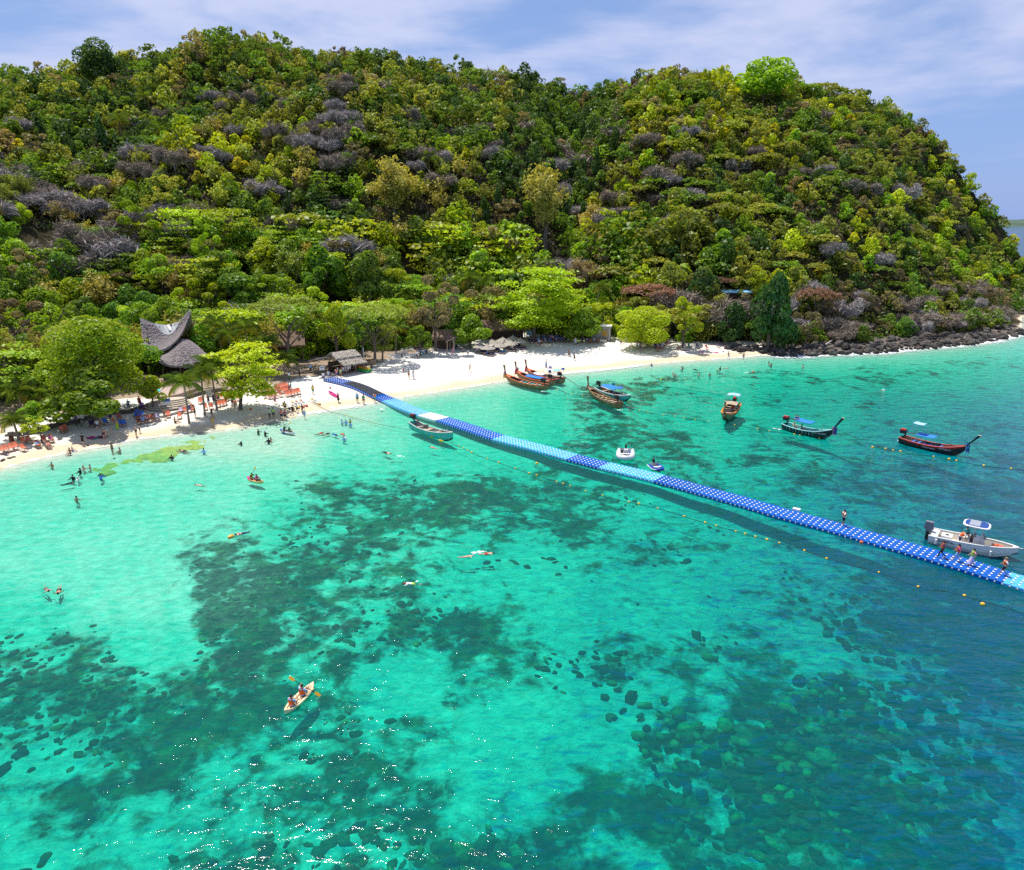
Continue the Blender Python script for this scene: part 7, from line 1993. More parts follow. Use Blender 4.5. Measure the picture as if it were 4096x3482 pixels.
chairs(ln_pts, [m_sn, m_sn, M('lilac_towel', (.34, .28, .5), .9, .2), m_sn, m_sb], 'navy lounger', 'navy loungers right of the thatched parasols', group='navy loungers', jitter=.3)
chairs([(2350 + 14 * i, 1372 + (i % 2) * 3) for i in range(4)], [m_sp, m_sd], 'chair', 'chairs below the concrete hut', group='navy loungers')
label_rows(chair_lab, '')
# people lying back in the chairs
REC = [(cB[2], 'tan', 't:sky k:navy', 'person in pale blue reclining under the leaning tree'), (cB[4], 'tan', 't:purple k:navy', 'person in purple reclining under the leaning tree'), (cB[5], 'fair', 'k:black', 'bare-chested person reclining nearest the water under the leaning tree'),
       (cC[1], 'tan', 'k:orange', 'person with orange trunks reclining in the shade of the broad tree'), (cC[2], 'fair', 'k:navy', 'person in navy trunks reclining in the shade of the broad tree'),
       (cD[0], 'tan', 't:black k:black', 'person in black reclining at the left end of the red row'), (cD[1], 'fair', 't:sky k:blue', 'person in blue reclining in the red row'), (cD[2], 'fair', 'd:lilac', 'woman in lilac reclining in the red row'), (cD[4], 'fair', 'k:red', 'person in red trunks reclining in the red row'),
       (cE[2], 'tan', 't:purple k:navy', 'person in purple reclining among the blue chairs'), (cF[3], 'tan', 'k:magenta', 'person in magenta reclining right of the beach steps'), (cG[4], 'tan', 't:navy k:black', 'person in navy reclining right of the white notice board'), (cG[7], 'tan', 't:green k:black', 'person in green reclining near the almond tree'), (cG[8], 'fair', 't:white k:white', 'person in white reclining near the almond tree')]
for (o, p, rz), skin, wear, lab in REC: person(lab, p, 'recline', rz, skin, wear, 'hair:dkhair', .98)
# towels, small tables
def flat_cloth(px, py, w, d, rz, mat, label, name='towel'):
    p = at(px, py, .03); mb = MB(); n = 6
    mb.loft([[(-w / 2 + w * i / n, -d / 2 + d * j / n, .03 * math.sin(i * 2 + j * 1.3)) for i in range(n + 1)] for j in range(n + 1)], False)
    sol = MB(); sol.add(mb.v, mb.f); sol.add([(x, y, z - .02) for x, y, z in mb.v], [tuple(reversed(f)) for f in mb.f])
    tag(sol.build(name, mat, None, False, p, (0, 0, rz)), label, 'towel')
flat_cloth(361, 1750, 1.0, 1.9, R(55), M('magenta_cloth', (.5, .02, .2), .9, .2), 'magenta towel on the sand in the shade of the broad tree')
flat_cloth(372, 1752, .9, 1.7, R(60), m_tealp, 'teal towel beside the magenta one')
flat_cloth(407, 1746, 1.2, 1.8, R(50), M('wine_cloth', (.18, .02, .06), .9, .2), 'wine-red towel under the bending man')
flat_cloth(600, 1664, 1.6, 1.4, R(20), m_sb, 'blue patterned towel spread in the shade by the steps')
flat_cloth(2857, 1410, 1.1, 1.9, R(70), M('pink_cloth', (.75, .12, .4), .9, .15), 'bright pink towel near the right end of the sand')
flat_cloth(2803, 1409, 1.0, 1.6, R(70), M('pink_cloth', (.75, .12, .4)), 'small pink towel left of the bright pink one')
flat_cloth(2745, 1407, 1.0, 1.9, R(0), m_sp, 'striped towel under the sunbather')
def table(px, py, mat, label):
    p = at(px, py); o = thing('side_table', label, 'table', p, random.uniform(-.4, .4)); MB().box((0, 0, .45), (.55, .5, .04)).build('table_top', mat, o)
    for sx in (-.22, .22):
        for sy in (-.2, .2): MB().bar((sx, sy, 0), (sx, sy, .44), .04).build('leg', mat, o)
table(1027, 1606, m_white, 'small white table in front of the almond tree shade'); table(424, 1722, m_white, 'small white table among the blue-towelled chairs'); table(1172, 1592, m_dkwood, 'dark side table in front of the sunlit orange chairs'); table(1197, 1588, m_dkwood, 'dark side table at the right end of the sunlit orange chairs'); table(25, 1820, m_dkwood, 'dark side table at the left end of the front row'); table(938, 1622, m_cframe, 'round-backed wooden table among the orange chairs')
# litter bins, float, toys
p = at(49, 1772); tag(MB().lathe([(.01, 0), (.28, 0), (.30, .85), (.26, .85), (.24, .1)], 10).build('barrel', M('rusty_barrel', (.14, .05, .025), .8, .3), None, False, p), 'rusty brown barrel behind the front row at the left end', 'barrel')
p = at(1003, 1640); tag(MB().ball((0, 0, .18), (.2, .2, .2)).build('bucket', m_orange, None, True, p), 'small orange bucket on the dappled sand', 'bucket')
# white moulded chairs
def plastic_chair_mesh():
    P = {}
    P['seat'] = MB().box((0, 0, .40), (.50, .48, .04)).mesh('seat', m_white)
    mb = MB(); rot = Matrix.Rotation(R(14), 3, 'X')
    for k in range(5): mb.box((-.18 + .09 * k, -.27, .66), (.055, .03, .46), rot)
    mb.box((0, -.325, .88), (.46, .04, .09), rot); P['backrest'] = mb.mesh('backrest', m_white)
    P['leg'] = MB().box((0, 0, .20), (.05, .05, .40), None, 0, 1.2).mesh('leg', m_white)
    mb = MB(); mb.box((0, -.02, .60), (.05, .46, .03)); mb.bar((0, .19, .40), (0, .19, .60), .045); P['armrest'] = mb.mesh('armrest', m_white)
    return P
PCM = plastic_chair_mesh(); pl_lab = []
def plastic_chair(px, py, mat, one, many):
    p = at(px, py); o = thing('plastic_chair', one, 'chair', p, seaward(p) - math.pi / 2 + random.uniform(-.25, .25) + R(-25), 'moulded plastic chairs on the sand')
    inst('seat', PCM['seat'], o, None, None, None, mat); inst('backrest', PCM['backrest'], o, None, None, None, mat)
    for sx in (-.21, .21):
        inst('armrest', PCM['armrest'], o, (sx * 1.2, 0, 0), None, None, mat)
        for sy in (-.2, .2): inst('leg', PCM['leg'], o, (sx, sy, 0), None, None, mat)
    pl_lab.append((px, o, (one, many)))
for x, y in [(1569, 1436), (1592, 1442), (1602, 1441), (1616, 1439), (1627, 1435), (1637, 1434), (1649, 1432), (1657, 1430), (1581, 1438)]: plastic_chair(x, y, m_white, 'white chair', 'white plastic chairs in the front row')
for x, y in [(1557, 1432), (1578, 1429), (1587, 1425), (1598, 1427), (1609, 1422), (1618, 1419), (1630, 1424)]: plastic_chair(x, y, m_white, 'white chair', 'white plastic chairs in the middle row')
for x, y in [(1608, 1411), (1617, 1412), (1626, 1408), (1634, 1406), (1643, 1404), (1650, 1408)]: plastic_chair(x, y, m_white, 'white chair', 'white plastic chairs in the back row')
for x, y in [(1677, 1414), (1689, 1417), (1699, 1416), (1708, 1414)]: plastic_chair(x, y, m_cyan if x > 1680 else m_blue, 'blue chair', 'blue plastic chairs under the small round tree')
plastic_chair(1735, 1414, m_white, 'single white plastic chair beside the thatched beach hut', '')
label_rows(pl_lab, '')
person('person in black seated on a turquoise plastic chair', at(1706, 1416), 'recline', 'c', 'tan', 't:black l:black', 'hair:dkhair')
# thatched parasols with a day bed under each
def parasol(px, py, label, h=2.25, r=1.65):
    p = at(px, py); o = thing('thatched_parasol', label, 'parasol', p, random.uniform(0, 1), 'thatched parasols on the sand')
    MB().tube([(0, 0, -.2), (0, 0, h)], .05, 7).build('pole', m_ltwood, o)
    mb = MB(); n = 28; rr = random.Random(px)
    for j in range(5):
        s0 = j / 5; r0 = r * s0; r1 = r * (s0 + .27); z0 = h + .05 - .88 * s0; z1 = h - .02 - .88 * (s0 + .27)
        for k in range(n):
            a = 2 * math.pi * (k + rr.uniform(0, .3)) / n; b2 = a + 2 * math.pi / n * .96; zz = rr.uniform(-.03, .03)
            mb.add([(r0 * math.cos(a), r0 * math.sin(a), z0 + zz), (r0 * math.cos(b2), r0 * math.sin(b2), z0 + zz), (r1 * math.cos(b2), r1 * math.sin(b2), z1 + zz + rr.uniform(-.04, .04)), (r1 * math.cos(a), r1 * math.sin(a), z1 + zz)], [(0, 1, 2, 3)])
    cp = mb.build('thatch', m_thatch2, o)
    MB().lathe([(.16, h - .05), (.02, h + .22)], 8).build('cap', m_thatch2, o)
    for k in range(8):
        a = k * math.pi / 4; MB().bar((.05 * math.cos(a), .05 * math.sin(a), h - .12), (r * 1.05 * math.cos(a), r * 1.05 * math.sin(a), h - 1.02), .035).build('rib', m_ltwood, o)
PAR = [(1922, 1412, 'leftmost thatched parasol in the front row'), (1951, 1418, 'thatched parasol nearest the water, second from left in the front row'), (1998, 1408, 'thatched parasol in the middle of the front row'), (2041, 1401, 'second thatched parasol from the right in the front row'), (2081, 1392, 'rightmost thatched parasol of the front row'),
       (1967, 1397, 'left one of the thatched parasols in the back row'), (2011, 1388, 'middle one of the thatched parasols in the back row'), (2052, 1380, 'farthest thatched parasol, right end of the back row')]
for px, py, lab in PAR: parasol(px, py, lab)
def day_bed(px, py, label, cush=m_sb):
    p = at(px, py); rz = seaward(p) - math.pi / 2 + R(-30); o = thing('day_bed', label, 'day bed', p, rz, 'low day beds under the parasols')
    for z in (.10, .24): MB().box((0, 0, z), (1.55, 1.9, .13)).build('base_plank', m_ltwood if z > .2 else m_wood, o)
    MB().box((0, .05, .36), (1.45, 1.7, .12)).build('mattress', m_sn, o)
    for sx in (-.35, .35): MB().box((sx, -.75, .55), (.6, .16, .38), Matrix.Rotation(R(-20), 3, 'X')).build('cushion', cush, o)
for px, py, lab, cu in [(1962, 1424, 'day bed nearest the water with people on it', m_sn), (2010, 1415, 'day bed with teal cushions in the middle of the front row', m_tealp), (2052, 1406, 'day bed with tan cushions second from right', M('tan_cushion', (.4, .28, .1))), (2092, 1398, 'day bed at the right end of the front row', M('tan_cushion', (.4, .28, .1))),
                        (1932, 1412, 'day bed in shade at the left end of the front row', m_sn), (1984, 1404, 'day bed between the parasol rows on the left', m_sb), (2026, 1396, 'day bed with yellow towel between the parasol rows', m_yellow), (2070, 1388, 'day bed at the right end of the back row', m_sn)]: day_bed(px, py, lab, cu)
person('person in blue shirt sitting on the nearest day bed', at(1949, 1424, .38), 'sit', 'l', 'tan', 't:blue s:navy', 'hair:dkhair'); person('tanned person lying on the nearest day bed', at(1962, 1424, .42), 'lie', R(40), 'tan', 'k:brown', 'hair:dkhair'); person('person in turquoise standing beside the nearest day bed', at(1969, 1415), 'stand', 'a', 'tan', 't:sky s:brown', 'hair:brhair')
# red warning flags on canes
for px, py, lab in ((1618, 1517, 'red flag on a cane left of the couple on the open sand'), (1327, 1592, 'red flag on a cane behind the pink kayak')):
    p = at(px, py); o = thing('warning_flag', lab, 'flag', p); MB().tube([(0, 0, -.2), (0, 0, 2.0)], .022, 5).build('cane', m_ltwood, o)
    mb = MB(); V = [[(-.03 - .07 * i, .03 * math.sin(i * 2), 1.95 - .02 * i), (-.03 - .07 * i, .03 * math.sin(i * 2), 1.5 + .04 * i)] for i in range(5)]; mb.loft(V, False); mb.loft([list(reversed([(a, b2 + .01, c) for a, b2, c in r])) for r in V], False); mb.build('flag_cloth', m_red, o)

# turquoise parasols and tables under the trees on the left
def cloth_parasol(px, py, mat, label, h=2.4, r=1.5):
    p = at(px, py); o = thing('beach_umbrella', label, 'parasol', p, 0)
    MB().tube([(0, 0, -.1), (0, 0, h)], .03, 6).build('pole', m_white, o)
    mb = MB(); mb.loft([[(r * f * math.cos(a), r * f * math.sin(a), z) for a in [2 * math.pi * k / 8 for k in range(8)]] for f, z in ((.02, h + .1), (.5, h - .08), (1, h - .42), (1, h - .52))], True)
    mb.build('canopy', mat, o)
m_turq = M('turquoise_cloth', (.02, .50, .52), .8, .1)
cloth_parasol(372, 1618, m_turq, 'turquoise parasol showing through the broad glossy tree'); cloth_parasol(612, 1612, m_turq, 'turquoise parasol behind the small round tree')
for i, (px, py) in enumerate(((505, 1632), (530, 1636), (475, 1640), (445, 1646))): table(px, py, m_dkwood, '%s of four dark tables in the shade right of the broad tree' % ('rightmost', 'second from right', 'third from right', 'leftmost')[(1, 0, 2, 3)[i]])
for px, py, w, lab in ((392, 1722, 't:white k:navy', 'person in white standing among the blue-towelled chairs'), (455, 1700, 'k:orange', 'bare-chested person beside the dark chairs'), (580, 1655, 't:navy s:black', 'person in navy by the blue chairs'), (517, 1640, 't:teal s:grey', 'person in teal at the shaded tables'), (905, 1618, 't:orange k:black', 'person in orange among the chairs right of the white board'), (930, 1624, 't:white s:navy', 'person in white among the chairs right of the white board'), (1060, 1592, 't:white s:white', 'person in white in the shade under the almond tree')):
    person(lab, at(px, py), random.choice(('stand', 'hips', 'walk')), random.choice('clr'), random.choice(('tan', 'fair')), w)
# ------------------------------------------------------------------ boulders, driftwood, surf, float lines, coral
m_rock, t, b, _ = new_mat('dark_boulder')
pos = nd(t, 'ShaderNodeTexCoord').outputs['Object']; gp = geo_pos(t)
nz = noise(t, pos, 2.2, 6, .7); oi = nd(t, 'ShaderNodeObjectInfo')
col = ramp(t, nz, [(.3, (.022, .020, .021)), (.5, (.060, .052, .046)), (.72, (.17, .15, .125))])
col = mix(t, 1.0, col, mrange(t, oi.outputs['Random'], 0, 1, .55, 1.6), 'MULTIPLY')
zz = nd(t, 'ShaderNodeSeparateXYZ'); t.links.new(gp, zz.inputs[0])
wet = mrange(t, zz.outputs[2], .1, .7, .40, 1.0)      # the tide keeps the foot of the rocks wet
col = mix(t, 1.0, col, wet, 'MULTIPLY')
t.links.new(col, b.inputs['Base Color']); b.inputs['Roughness'].default_value = .75; b.inputs['Specular IOR Level'].default_value = .3
bump(t, b, noise(t, pos, 4.0, 6, .7), .8, .15)
def rock_mesh(seed):
    r = random.Random(seed); bm = bmesh.new(); bmesh.ops.create_icosphere(bm, subdivisions=2, radius=.5)
    pl = [(Vector((r.uniform(-1, 1), r.uniform(-1, 1), r.uniform(-1, 1))).normalized(), r.uniform(.26, .42)) for _ in range(9)]
    for v in bm.verts:
        for n_, d in pl:
            k = v.co.dot(n_) - d
            if k > 0: v.co -= n_ * k * .9
        v.co += v.co.normalized() * r.uniform(-.02, .02)
        v.co.x *= 1.15; v.co.z *= .82
    me = bpy.data.meshes.new('boulder'); bm.to_mesh(me); bm.free(); me.materials.append(m_rock); return me
RM = [rock_mesh(s) for s in range(8)]
rp = []
sx_ = np.array([q[0] for q in shore_px], float); sy_ = np.array([q[1] for q in shore_px], float)
tries = 0
rr = random.Random(12)
while len(rp) < 290 and tries < 9000:
    tries += 1
    px = rr.uniform(2985, 4110) ; q = G(px, np.interp(px, sx_, sy_), 0)
    d = abs(rr.gauss(1.4, 2.9)) - 1.1 if rr.random() < .8 else rr.uniform(3, 8)
    if px < 3080: d = max(d, (3080 - px) / 95 * 5 + rr.uniform(0, 3))
    h = seaward(q); p = (q[0] - math.cos(h) * d, q[1] - math.sin(h) * d)
    sz = rr.choice((.8, .9, 1.1, 1.3, 1.6, 1.9, 2.4)) * rr.uniform(.85, 1.2)
    if any(math.hypot(p[0] - a, p[1] - b2) < (sz + s_) * .33 for a, b2, s_ in rp): continue
    rp.append((p[0], p[1], sz))
rocks = []
for x, y, sz in rp:
    zg = max(H(x, y), -.5)
    o = inst('boulder', rr.choice(RM), None, (x, y, zg + sz * .18), (rr.uniform(-.4, .4), rr.uniform(-.4, .4), rr.uniform(0, 6.28)), (sz * rr.uniform(.9, 1.4), sz * rr.uniform(.8, 1.1), sz * rr.uniform(.75, 1.1)))
    o['category'] = 'boulder'; o['group'] = 'boulders along the rocky shore'
    u = project(np.array([[x, y, zg]]))[0][0]
    sw = 'large' if sz > 1.5 else 'middling' if sz > 1.0 else 'small'
    s_ = land([(x, y)])[1][0]
    pos_ = 'awash' if s_ < .8 else 'behind the surf' if s_ < 3 else 'under the trees'
    pl_ = 'where sand ends' if u < 3180 else 'below the rust-pink tree' if u < 3400 else 'mid rocky shore' if u < 3700 else 'before the headland' if u < 3920 else 'at the headland'
    rocks.append((u, o, ('%s dark boulder %s %s' % (sw, pos_, pl_), '%s boulders %s %s' % (sw, pos_, pl_))))
label_rows(rocks, '')
# isolated dark stones in the left corner of the sand
for i, (px, py, s_, lab) in enumerate(((2962, 1415, .5, 'small dark stone on the sand left of the boulders'), (2893, 1408, .55, 'dark stone behind the pink towel'), (10, 1842, .7, 'flat dark stone at the left edge of the beach'), (36, 1834, .5, 'left of two flat dark stones by the front chairs'), (52, 1830, .45, 'right of two flat dark stones by the front chairs'), (240, 1757, .8, 'brown stone on the sand under the leaning tree'), (352, 1783, .4, 'little dark stone beside the person in black'))):
    p = at(px, py); tag(inst('stone', RM[i % 8], None, (p[0], p[1], p[2] + .05), (0, 0, i), (s_ * 1.4, s_, s_ * .45)), lab, 'stone')
# driftwood among the boulders
m_drift = M('bleached_wood', (.46, .41, .38), .8, .2, 4)
for i, (a, b2, lab) in enumerate((((3060, 1400), (3130, 1398), 'bleached forked driftwood lying over the boulders where the sand ends'), ((3010, 1350), (3060, 1400), 'grey fallen trunk leaning down to the boulders'), ((3300, 1385), (3420, 1345), 'pale fallen branches below the rust-pink tree'), ((3900, 1260), (3960, 1190), 'bleached broken trunk rising near the headland tip'), ((3520, 1330), (3650, 1285), 'long grey fallen branch in the middle of the rocky shore'))):
    p, q = at(*a, .7), at(*b2, 1.4); d = q - p; o = thing('driftwood', lab, 'driftwood', p); r = random.Random(i)
    MB().tube([(0, 0, -.4), d * .4 + Vector((0, 0, .4)), d], [.22, .17, .09], 6).build('trunk', m_drift, o)
    for k in range(5):
        s = r.uniform(.25, .95); c = d * s + Vector((0, 0, .3 * (1 - s))); e = c + Vector((r.uniform(-1.6, 1.6), r.uniform(-.8, .3), r.uniform(-.2, 1.4)))
        MB().tube([c, (c + e) / 2 + Vector((0, 0, .15)), e], [.09, .06, .03], 5).build('branch', m_drift, o)
# surf
m_foam, t, b, out = new_mat('foam')
pos = geo_pos(t); tr = nd(t, 'ShaderNodeBsdfTransparent'); mx = nd(t, 'ShaderNodeMixShader')
b.inputs['Base Color'].default_value = (.85, .87, .88, 1); b.inputs['Roughness'].default_value = .9
fa = fattr(t, 'edge'); al = mrange(t, mth(t, 'ADD', fa, mth(t, 'MULTIPLY', mth(t, 'SUBTRACT', noise(t, pos, 1.6, 6, .75), .5), 2.6)), .42, .62)
t.links.new(al, mx.inputs[0]); t.links.new(tr.outputs[0], mx.inputs[1]); t.links.new(b.outputs[0], mx.inputs[2]); t.links.new(mx.outputs[0], out.inputs[0])
SP = G(_s[0], _s[1])[:, :2]
dl = np.r_[0, np.cumsum(np.hypot(*np.diff(SP, axis=0).T))]; ss = np.arange(0, dl[-1], .8)
SL = np.column_stack([np.interp(ss, dl, SP[:, 0]), np.interp(ss, dl, SP[:, 1])]); SL = np.column_stack([np.convolve(np.pad(SL[:, k], 4, 'edge'), np.ones(9) / 9, 'valid') for k in (0, 1)])
SL_ = SL[:, :2]
tg = np.gradient(SL_, axis=0); tg /= np.linalg.norm(tg, axis=1, keepdims=True); nr = np.column_stack([tg[:, 1], -tg[:, 0]])
# settle the line on the real waterline
for _ in range(6):
    s_now = land(SL_)[1]; SL_ = SL_ + nr * s_now[:, None] * .8
spx, _, _ = project(np.column_stack([SL_, np.zeros(len(SL_))]))
wd_ = .35 + .55 * vnoise(ss / 9.0, ss * 0) + np.where(spx > 3080, 1.4 + 1.6 * vnoise(ss / 4.0, ss * 0 + 5), 0) + np.where((spx > 1240) & (spx < 1440), 1.1, 0) + np.where((spx > 2040) & (spx < 2560), .5, 0)
cols = [-.5, -.2, 0, .2, .5]; FV = []; FE = []
for i in range(len(SL_)):
    for c in cols:
        q = SL_[i] + nr[i] * (c * wd_[i] * 2 + .25 * wd_[i] + .35 * math.sin(ss[i] * .35) * .5); FV.append((q[0], q[1], 0)); FE.append((1 - abs(c) * 1.6) * ((.12 if spx[i] < 1180 else .30) + .55 * vnoise(np.array([ss[i] / 7]), np.array([3.3]))[0]) + (.08 if spx[i] > 3080 else .12 if 1240 < spx[i] < 1440 or 2040 < spx[i] < 2560 else 0))
FV = np.array(FV); FV[:, 2] = np.maximum(land(FV[:, :2])[0], 0) + .02
k = len(cols); FQ = np.array([(i * k + j, (i + 1) * k + j, (i + 1) * k + j + 1, i * k + j + 1) for i in range(len(SL_) - 1) for j in range(k - 1)])
fm_ = np_mesh('surf', FV, FQ, m_foam, True); attr(fm_, 'edge', FE)
tag(inst('surf', fm_), 'thin white surf along the water line', None, None, 'stuff')
# splashes and wakes
def splash(a, b2, w, label):
    A_, B_ = G(*a), G(*b2); d = (B_ - A_)[:2]; L = np.hypot(*d); d = d / L; n_ = np.array([-d[1], d[0]]); V = []; E = []; N = 10
    for i in range(N + 1):
        for j in range(5):
            q = A_[:2] + d * L * i / N + n_ * w * (j - 2) / 2 * (.6 + .4 * i / N); V.append((q[0], q[1], .02 + .015 * ((i + j) % 2))); E.append((.62 - .5 * abs(j - 2) / 2) * math.sin(math.pi * (i + .6) / (N + 1)))
    Fq = [(i * 5 + j, (i + 1) * 5 + j, (i + 1) * 5 + j + 1, i * 5 + j + 1) for i in range(N) for j in range(4)]
    me = np_mesh('splash', np.array(V), np.array(Fq), m_foam); attr(me, 'edge', E); tag(inst('splash', me), label, None, None, 'stuff')
splash((1950, 2205), (1870, 2215), .7, 'white splash beside the swimmer in red trunks'); splash((2975, 1492), (3000, 1490), .8, 'spray behind the orange vest swimmer'); splash((1575, 1822), (1625, 1828), .6, 'spray beside the snorkeller in black leggings'); splash((1510, 1632), (1540, 1640), .8, 'white splash beside the walkway'); splash((3080, 1712), (3140, 1722), .5, 'wake at the stern of the black longtail'); splash((3585, 1760), (3615, 1772), .5, 'wake at the stern of the red-rimmed longtail')
splash((2155, 1566), (2190, 1568), .5, 'foam at the stern of the nearest beached longtail'); splash((2455, 1640), (2500, 1642), .5, 'foam at the stern of the brown longtail'); splash((1660, 2322), (1680, 2330), .4, 'splash at the feet of the swimmer in white'); splash((1372, 1748), (1384, 1752), .5, 'spray behind the swimmer with the yellow cap')
# float lines
def float_line(label, pxs, floats, rope=m_dkrope, sag=True, ground=0, r=.12):
    P = [Vector(at(*q, .05)) if i < ground else Vector((*G(*q)[:2], .0)) for i, q in enumerate(pxs)]
    o = thing('float_line', label, 'float line', P[0]); L = [0]
    for a, b2 in zip(P[:-1], P[1:]): L.append(L[-1] + (b2 - a).length)
    def pt(s):
        s *= L[-1]
        for i in range(len(P) - 1):
            if s <= L[i + 1] + 1e-6: return P[i].lerp(P[i + 1], (s - L[i]) / (L[i + 1] - L[i])) - P[0]
        return P[-1] - P[0]
    N = int(L[-1] / 1.2) + 4
    pts = [pt(i / N) for i in range(N + 1)]
    for i, p in enumerate(pts):
        if P[0].z + p.z < .1: p.x += .12 * math.sin(i * .9); p.y += .15 * math.sin(i * .63 + 1)
    MB().tube(pts, .035, 4).build('rope', rope, o)
    fl = MB().ball((0, 0, .03), (r * 1.25, r, r), 8, 5).mesh('float', m_yellow, True)
    for s in floats:
        q = pts[min(N, max(0, int(round(s * N))))]
        inst('float', fl, o, (q.x, q.y, q.z + .02), (0, 0, s * 40), random.uniform(.8, 1.1))
    return o
def clump(*c): return [x + d for x, n in c for d in [k * .012 for k in range(n)]]
float_line('rope with yellow floats running from the clear kayaks to the teal fishing boat', [(1230, 1605), (1270, 1625), (1330, 1650), (1430, 1676), (1530, 1701), (1640, 1722)], clump((.40, 1), (.46, 3), (.53, 2), (.60, 1), (.66, 2), (.72, 2)), M('tan_rope', (.25, .20, .10), .9), ground=2, r=.10)
float_line('float line from the teal fishing boat across the reef to the lower right', [(1815, 1780), (1880, 1808), (2000, 1856), (2110, 1892), (2250, 1935), (2350, 1972), (2480, 2000), (2560, 2018), (2660, 2046), (2750, 2070), (2850, 2100), (2970, 2135), (3090, 2168), (3220, 2206), (3300, 2232), (3440, 2270), (3560, 2310), (3690, 2355), (3790, 2364), (3880, 2390), (3990, 2425), (4110, 2460)],
           clump((.02, 3), (.06, 1), (.11, 2), (.145, 2), (.20, 1), (.232, 1), (.258, 1), (.30, 2), (.335, 1), (.368, 1), (.40, 1), (.452, 2), (.50, 1), (.55, 1), (.585, 2), (.635, 2), (.665, 3), (.70, 1), (.74, 1), (.77, 1), (.83, 1), (.88, 1), (.94, 1)), r=.115)
float_line('float line between the beached longtails and the brown longtail', [(2215, 1558), (2240, 1565), (2290, 1578), (2340, 1590)], clump((.12, 2), (.35, 2), (.60, 1), (.86, 2)), r=.11)
float_line('float line from the brown longtail towards the yellow-rimmed longtail', [(2520, 1636), (2610, 1655), (2680, 1665), (2740, 1675), (2830, 1685)], clump((.10, 1), (.30, 1), (.48, 2), (.58, 2), (.72, 2), (.84, 2), (.98, 1)), r=.11)
float_line('float line from the yellow-rimmed longtail past the black longtail', [(2940, 1702), (3045, 1720), (3110, 1730), (3190, 1742), (3250, 1748), (3300, 1760)], clump((.02, 1), (.26, 2), (.42, 1), (.66, 3), (.74, 1), (.90, 2)), r=.11)
float_line('float line in front of the red-rimmed longtail', [(3480, 1788), (3580, 1805), (3610, 1808), (3755, 1832), (3810, 1842), (3840, 1848), (3940, 1865), (4040, 1876), (4110, 1882)], clump((.10, 1), (.18, 2), (.235, 1), (.44, 1), (.53, 2), (.58, 1), (.74, 2), (.88, 1)), r=.14)
float_line('thin mooring line lying on the water right of the brown longtail', [(2520, 1535), (2600, 1540), (2700, 1553), (2800, 1567), (2900, 1580)], [])
for i, (px, py, lab) in enumerate(((3490, 1792, 'single tan buoy right of the black longtail'), (3445, 2172, 'orange buoy against the near side of the walkway'), (2148, 1856, 'lone small buoy above the reef float line'), (3930, 2420, 'brownish buoy near the right edge'), (1728, 1750, 'yellow buoy beside the teal fishing boat hull'), (1760, 1764, 'left of two small buoys under the teal fishing boat bow'), (1768, 1767, 'right of two small buoys under the teal fishing boat bow'))):
    q = G(px, py); tag(MB().ball((0, 0, .05), (.2, .17, .17), 8, 5).build('buoy', m_orange if i == 1 else m_yellow, None, True, (q[0], q[1], 0)), lab, 'buoy')
for a, b2, lab in (((1815, 1768, .9), (1776, 1772, 0), 'mooring rope from the bow of the teal fishing boat'), ((3843, 1828, 1.1), (3850, 1848, 0), 'pale mooring rope at the bow of the red-rimmed longtail')):
    A_ = Vector(G(*a)); B_ = Vector(G(*b2)); tag(MB().tube([A_, (A_ + B_) / 2 + Vector((0, 0, -.2)), B_], .03, 4).build('mooring_rope', m_rope), lab, 'rope')

# algae-covered rock just under the surface near the left beach
m_alg, t, b, _ = new_mat('algae_rock')
pos = geo_pos(t); t.links.new(ramp(t, noise(t, pos, 1.3, 6, .7), [(.3, (.30, .26, .04)), (.55, (.66, .52, .05)), (.75, (.85, .70, .16))]), b.inputs['Base Color']); b.inputs['Roughness'].default_value = .9
def shelf(name, pts, label, z=-.06):
    P = G([q[0] for q in pts], [q[1] for q in pts])[:, :2]; lo, hi = P.min(0) - 1, P.max(0) + 1
    X, Y = np.meshgrid(np.arange(lo[0], hi[0], .28), np.arange(lo[1], hi[1], .28)); W = np.column_stack([X.ravel(), Y.ravel()])
    d, _, _ = seg_dist(W, P, True); sg = np.where(inside(W, P), d, -d) + (fbm(W[:, 0] / 1.6, W[:, 1] / 1.6, 4) - .5) * 4.5 - .2
    Z = np.where(sg > 0, z + np.minimum(sg, 1) * .04 - .22 * fbm(W[:, 0] * 1.2, W[:, 1] * 1.2, 3), z - .2 + sg * .5)
    I = np.arange(len(W)).reshape(X.shape); Qd = np.stack([I[:-1, :-1].ravel(), I[:-1, 1:].ravel(), I[1:, 1:].ravel(), I[1:, :-1].ravel()], -1)
    Qd = Qd[(sg[Qd] > -.7).any(1)]; u, inv = np.unique(Qd, return_inverse=True)
    tag(inst(name, np_mesh(name, np.column_stack([W, Z])[u], inv.reshape(Qd.shape), m_alg, True)), label, 'reef')
shelf('algae_reef', [(490, 1838), (570, 1812), (700, 1775), (840, 1745), (848, 1760), (760, 1800), (650, 1838), (560, 1846)], 'long yellow-green algae-covered rock shelf just under the water near the beach')
shelf('algae_reef', [(400, 1868), (425, 1852), (450, 1858), (445, 1872), (415, 1880)], 'small round yellow-green algae patch left of the long shelf')
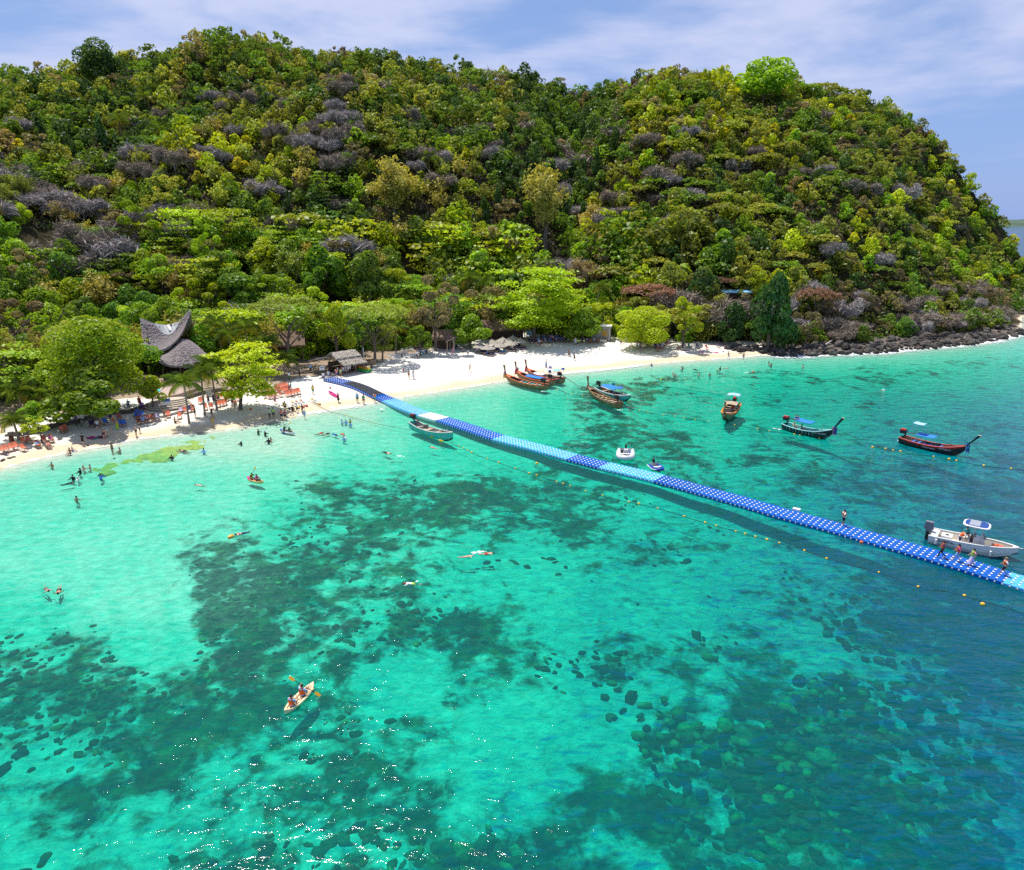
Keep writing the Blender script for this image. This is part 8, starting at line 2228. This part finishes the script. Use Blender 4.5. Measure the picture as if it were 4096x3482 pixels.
# coral heads on the reef
m_coral, t, b, _ = new_mat('coral')
pos = geo_pos(t); oc = nd(t, 'ShaderNodeAttribute', attribute_name='tint').outputs['Color']
col = mix(t, 1.0, oc, mrange(t, noise(t, pos, 2.2, 6, .75), .3, .7, .45, 1.55), 'MULTIPLY'); t.links.new(col, b.inputs['Base Color']); b.inputs['Roughness'].default_value = .95; b.inputs['Specular IOR Level'].default_value = 0
bump(t, b, noise(t, pos, 3.5, 5, .7), 1.0, .2)
lumps = []
for s in range(12):
    bm = bmesh.new(); bmesh.ops.create_icosphere(bm, subdivisions=1 + (s > 5), radius=.5); r = random.Random(s + 40)
    for v in bm.verts:
        v.co *= 1 + .28 * math.sin(v.co.x * 9 + s) * math.sin(v.co.y * 8 + 2 * s) + r.uniform(-.06, .06); v.co.z = max(v.co.z, -.15) * .62
    bm.verts.ensure_lookup_table(); lumps.append((np.array([v.co[:] for v in bm.verts]), np.array([[q.index for q in f.verts] for f in bm.faces]))); bm.free()
cxy = np.column_stack([rng.uniform(-75, 95, 60000), rng.uniform(18, 150, 60000)])
_, cs, _, cdp, crf, _ = land(cxy)
n1 = fbm(cxy[:, 0] / 5.5, cxy[:, 1] / 5.5, 3); prob = np.clip((crf * 1.0 + (n1 - .5) * 2.2 - .50) * 2.4, 0, 1) * sstep(crf, .32, .62) * np.clip(1.15 - cxy[:, 1] / 75, 0, 1)
u_, v_, f_ = project(np.column_stack([cxy, -cdp])); okc = (rng.random(len(cxy)) < prob) & (u_ > -200) & (u_ < 4300) & (cs < -6)
cxy = cxy[okc][:6500]; cdp = cdp[okc][:6500]; u_ = u_[okc][:6500]; v_ = v_[okc][:6500]
CV = []; CF = []; CT_ = []; off = 0
for (x, y), dpt, uu, vv in zip(cxy, cdp, u_, v_):
    T_, Fq = lumps[rng.integers(6) + (6 if y < 36 else 0)]; yel = math.exp(-((uu - 3150) / 620) ** 2 - ((vv - 2980) / 330) ** 2) + .7 * math.exp(-((uu - 1950) / 330) ** 2 - ((vv - 3330) / 190) ** 2)
    w = rng.uniform(.28, .75) * (1 + .9 * min(1, yel)) * rng.choice((.7, 1, 1.3)); a = rng.uniform(0, 6.28)
    V = T_ * (w * rng.uniform(.9, 1.5), w * rng.uniform(.6, 1.0), min(w * rng.uniform(.5, 1.2), dpt * .4)); V = np.column_stack([V[:, 0] * math.cos(a) - V[:, 1] * math.sin(a), V[:, 0] * math.sin(a) + V[:, 1] * math.cos(a), V[:, 2]]) + (x, y, -dpt * .55 + (.7 * min(1, yel) * rng.uniform(.3, 1) if dpt > 3 else 0))
    CV.append(V); CF.append(Fq + off); off += len(V)
    c = np.array((.30, .32, .12)) if rng.random() < .06 + .62 * yel else np.array((.085, .12, .07)) if rng.random() < .55 else np.array((.035, .055, .05))
    CT_.append(np.tile(c * rng.uniform(.7, 1.35), (len(Fq), 1)))
cmh = np_mesh('coral', np.concatenate(CV), np.concatenate(CF), m_coral, True); attr_col(cmh, 'tint', np.concatenate(CT_))
tag(inst('coral', cmh), 'coral heads crowding the sea bed of the bay', None, None, 'stuff')
# far shore on the horizon
mb = MB(); n = 60; rings = []
for i in range(n):
    x = 2600 + 70 * i; h = 70 * (.35 + fbm(np.array([x / 420.0]), np.array([1.7]), 4)[0]) * min(1, i / 6, (n - 1 - i) / 6)
    rings.append([(x, 5200, -2), (x, 5600, h * .6), (x, 6000, h), (x, 6500, -2)])
mb.loft(rings, False); fo = mb.build('far_hills', M('far_woods', (.06, .10, .06), .95, .3, .004, coords='Object'), None, True); tag(fo, kind='structure')
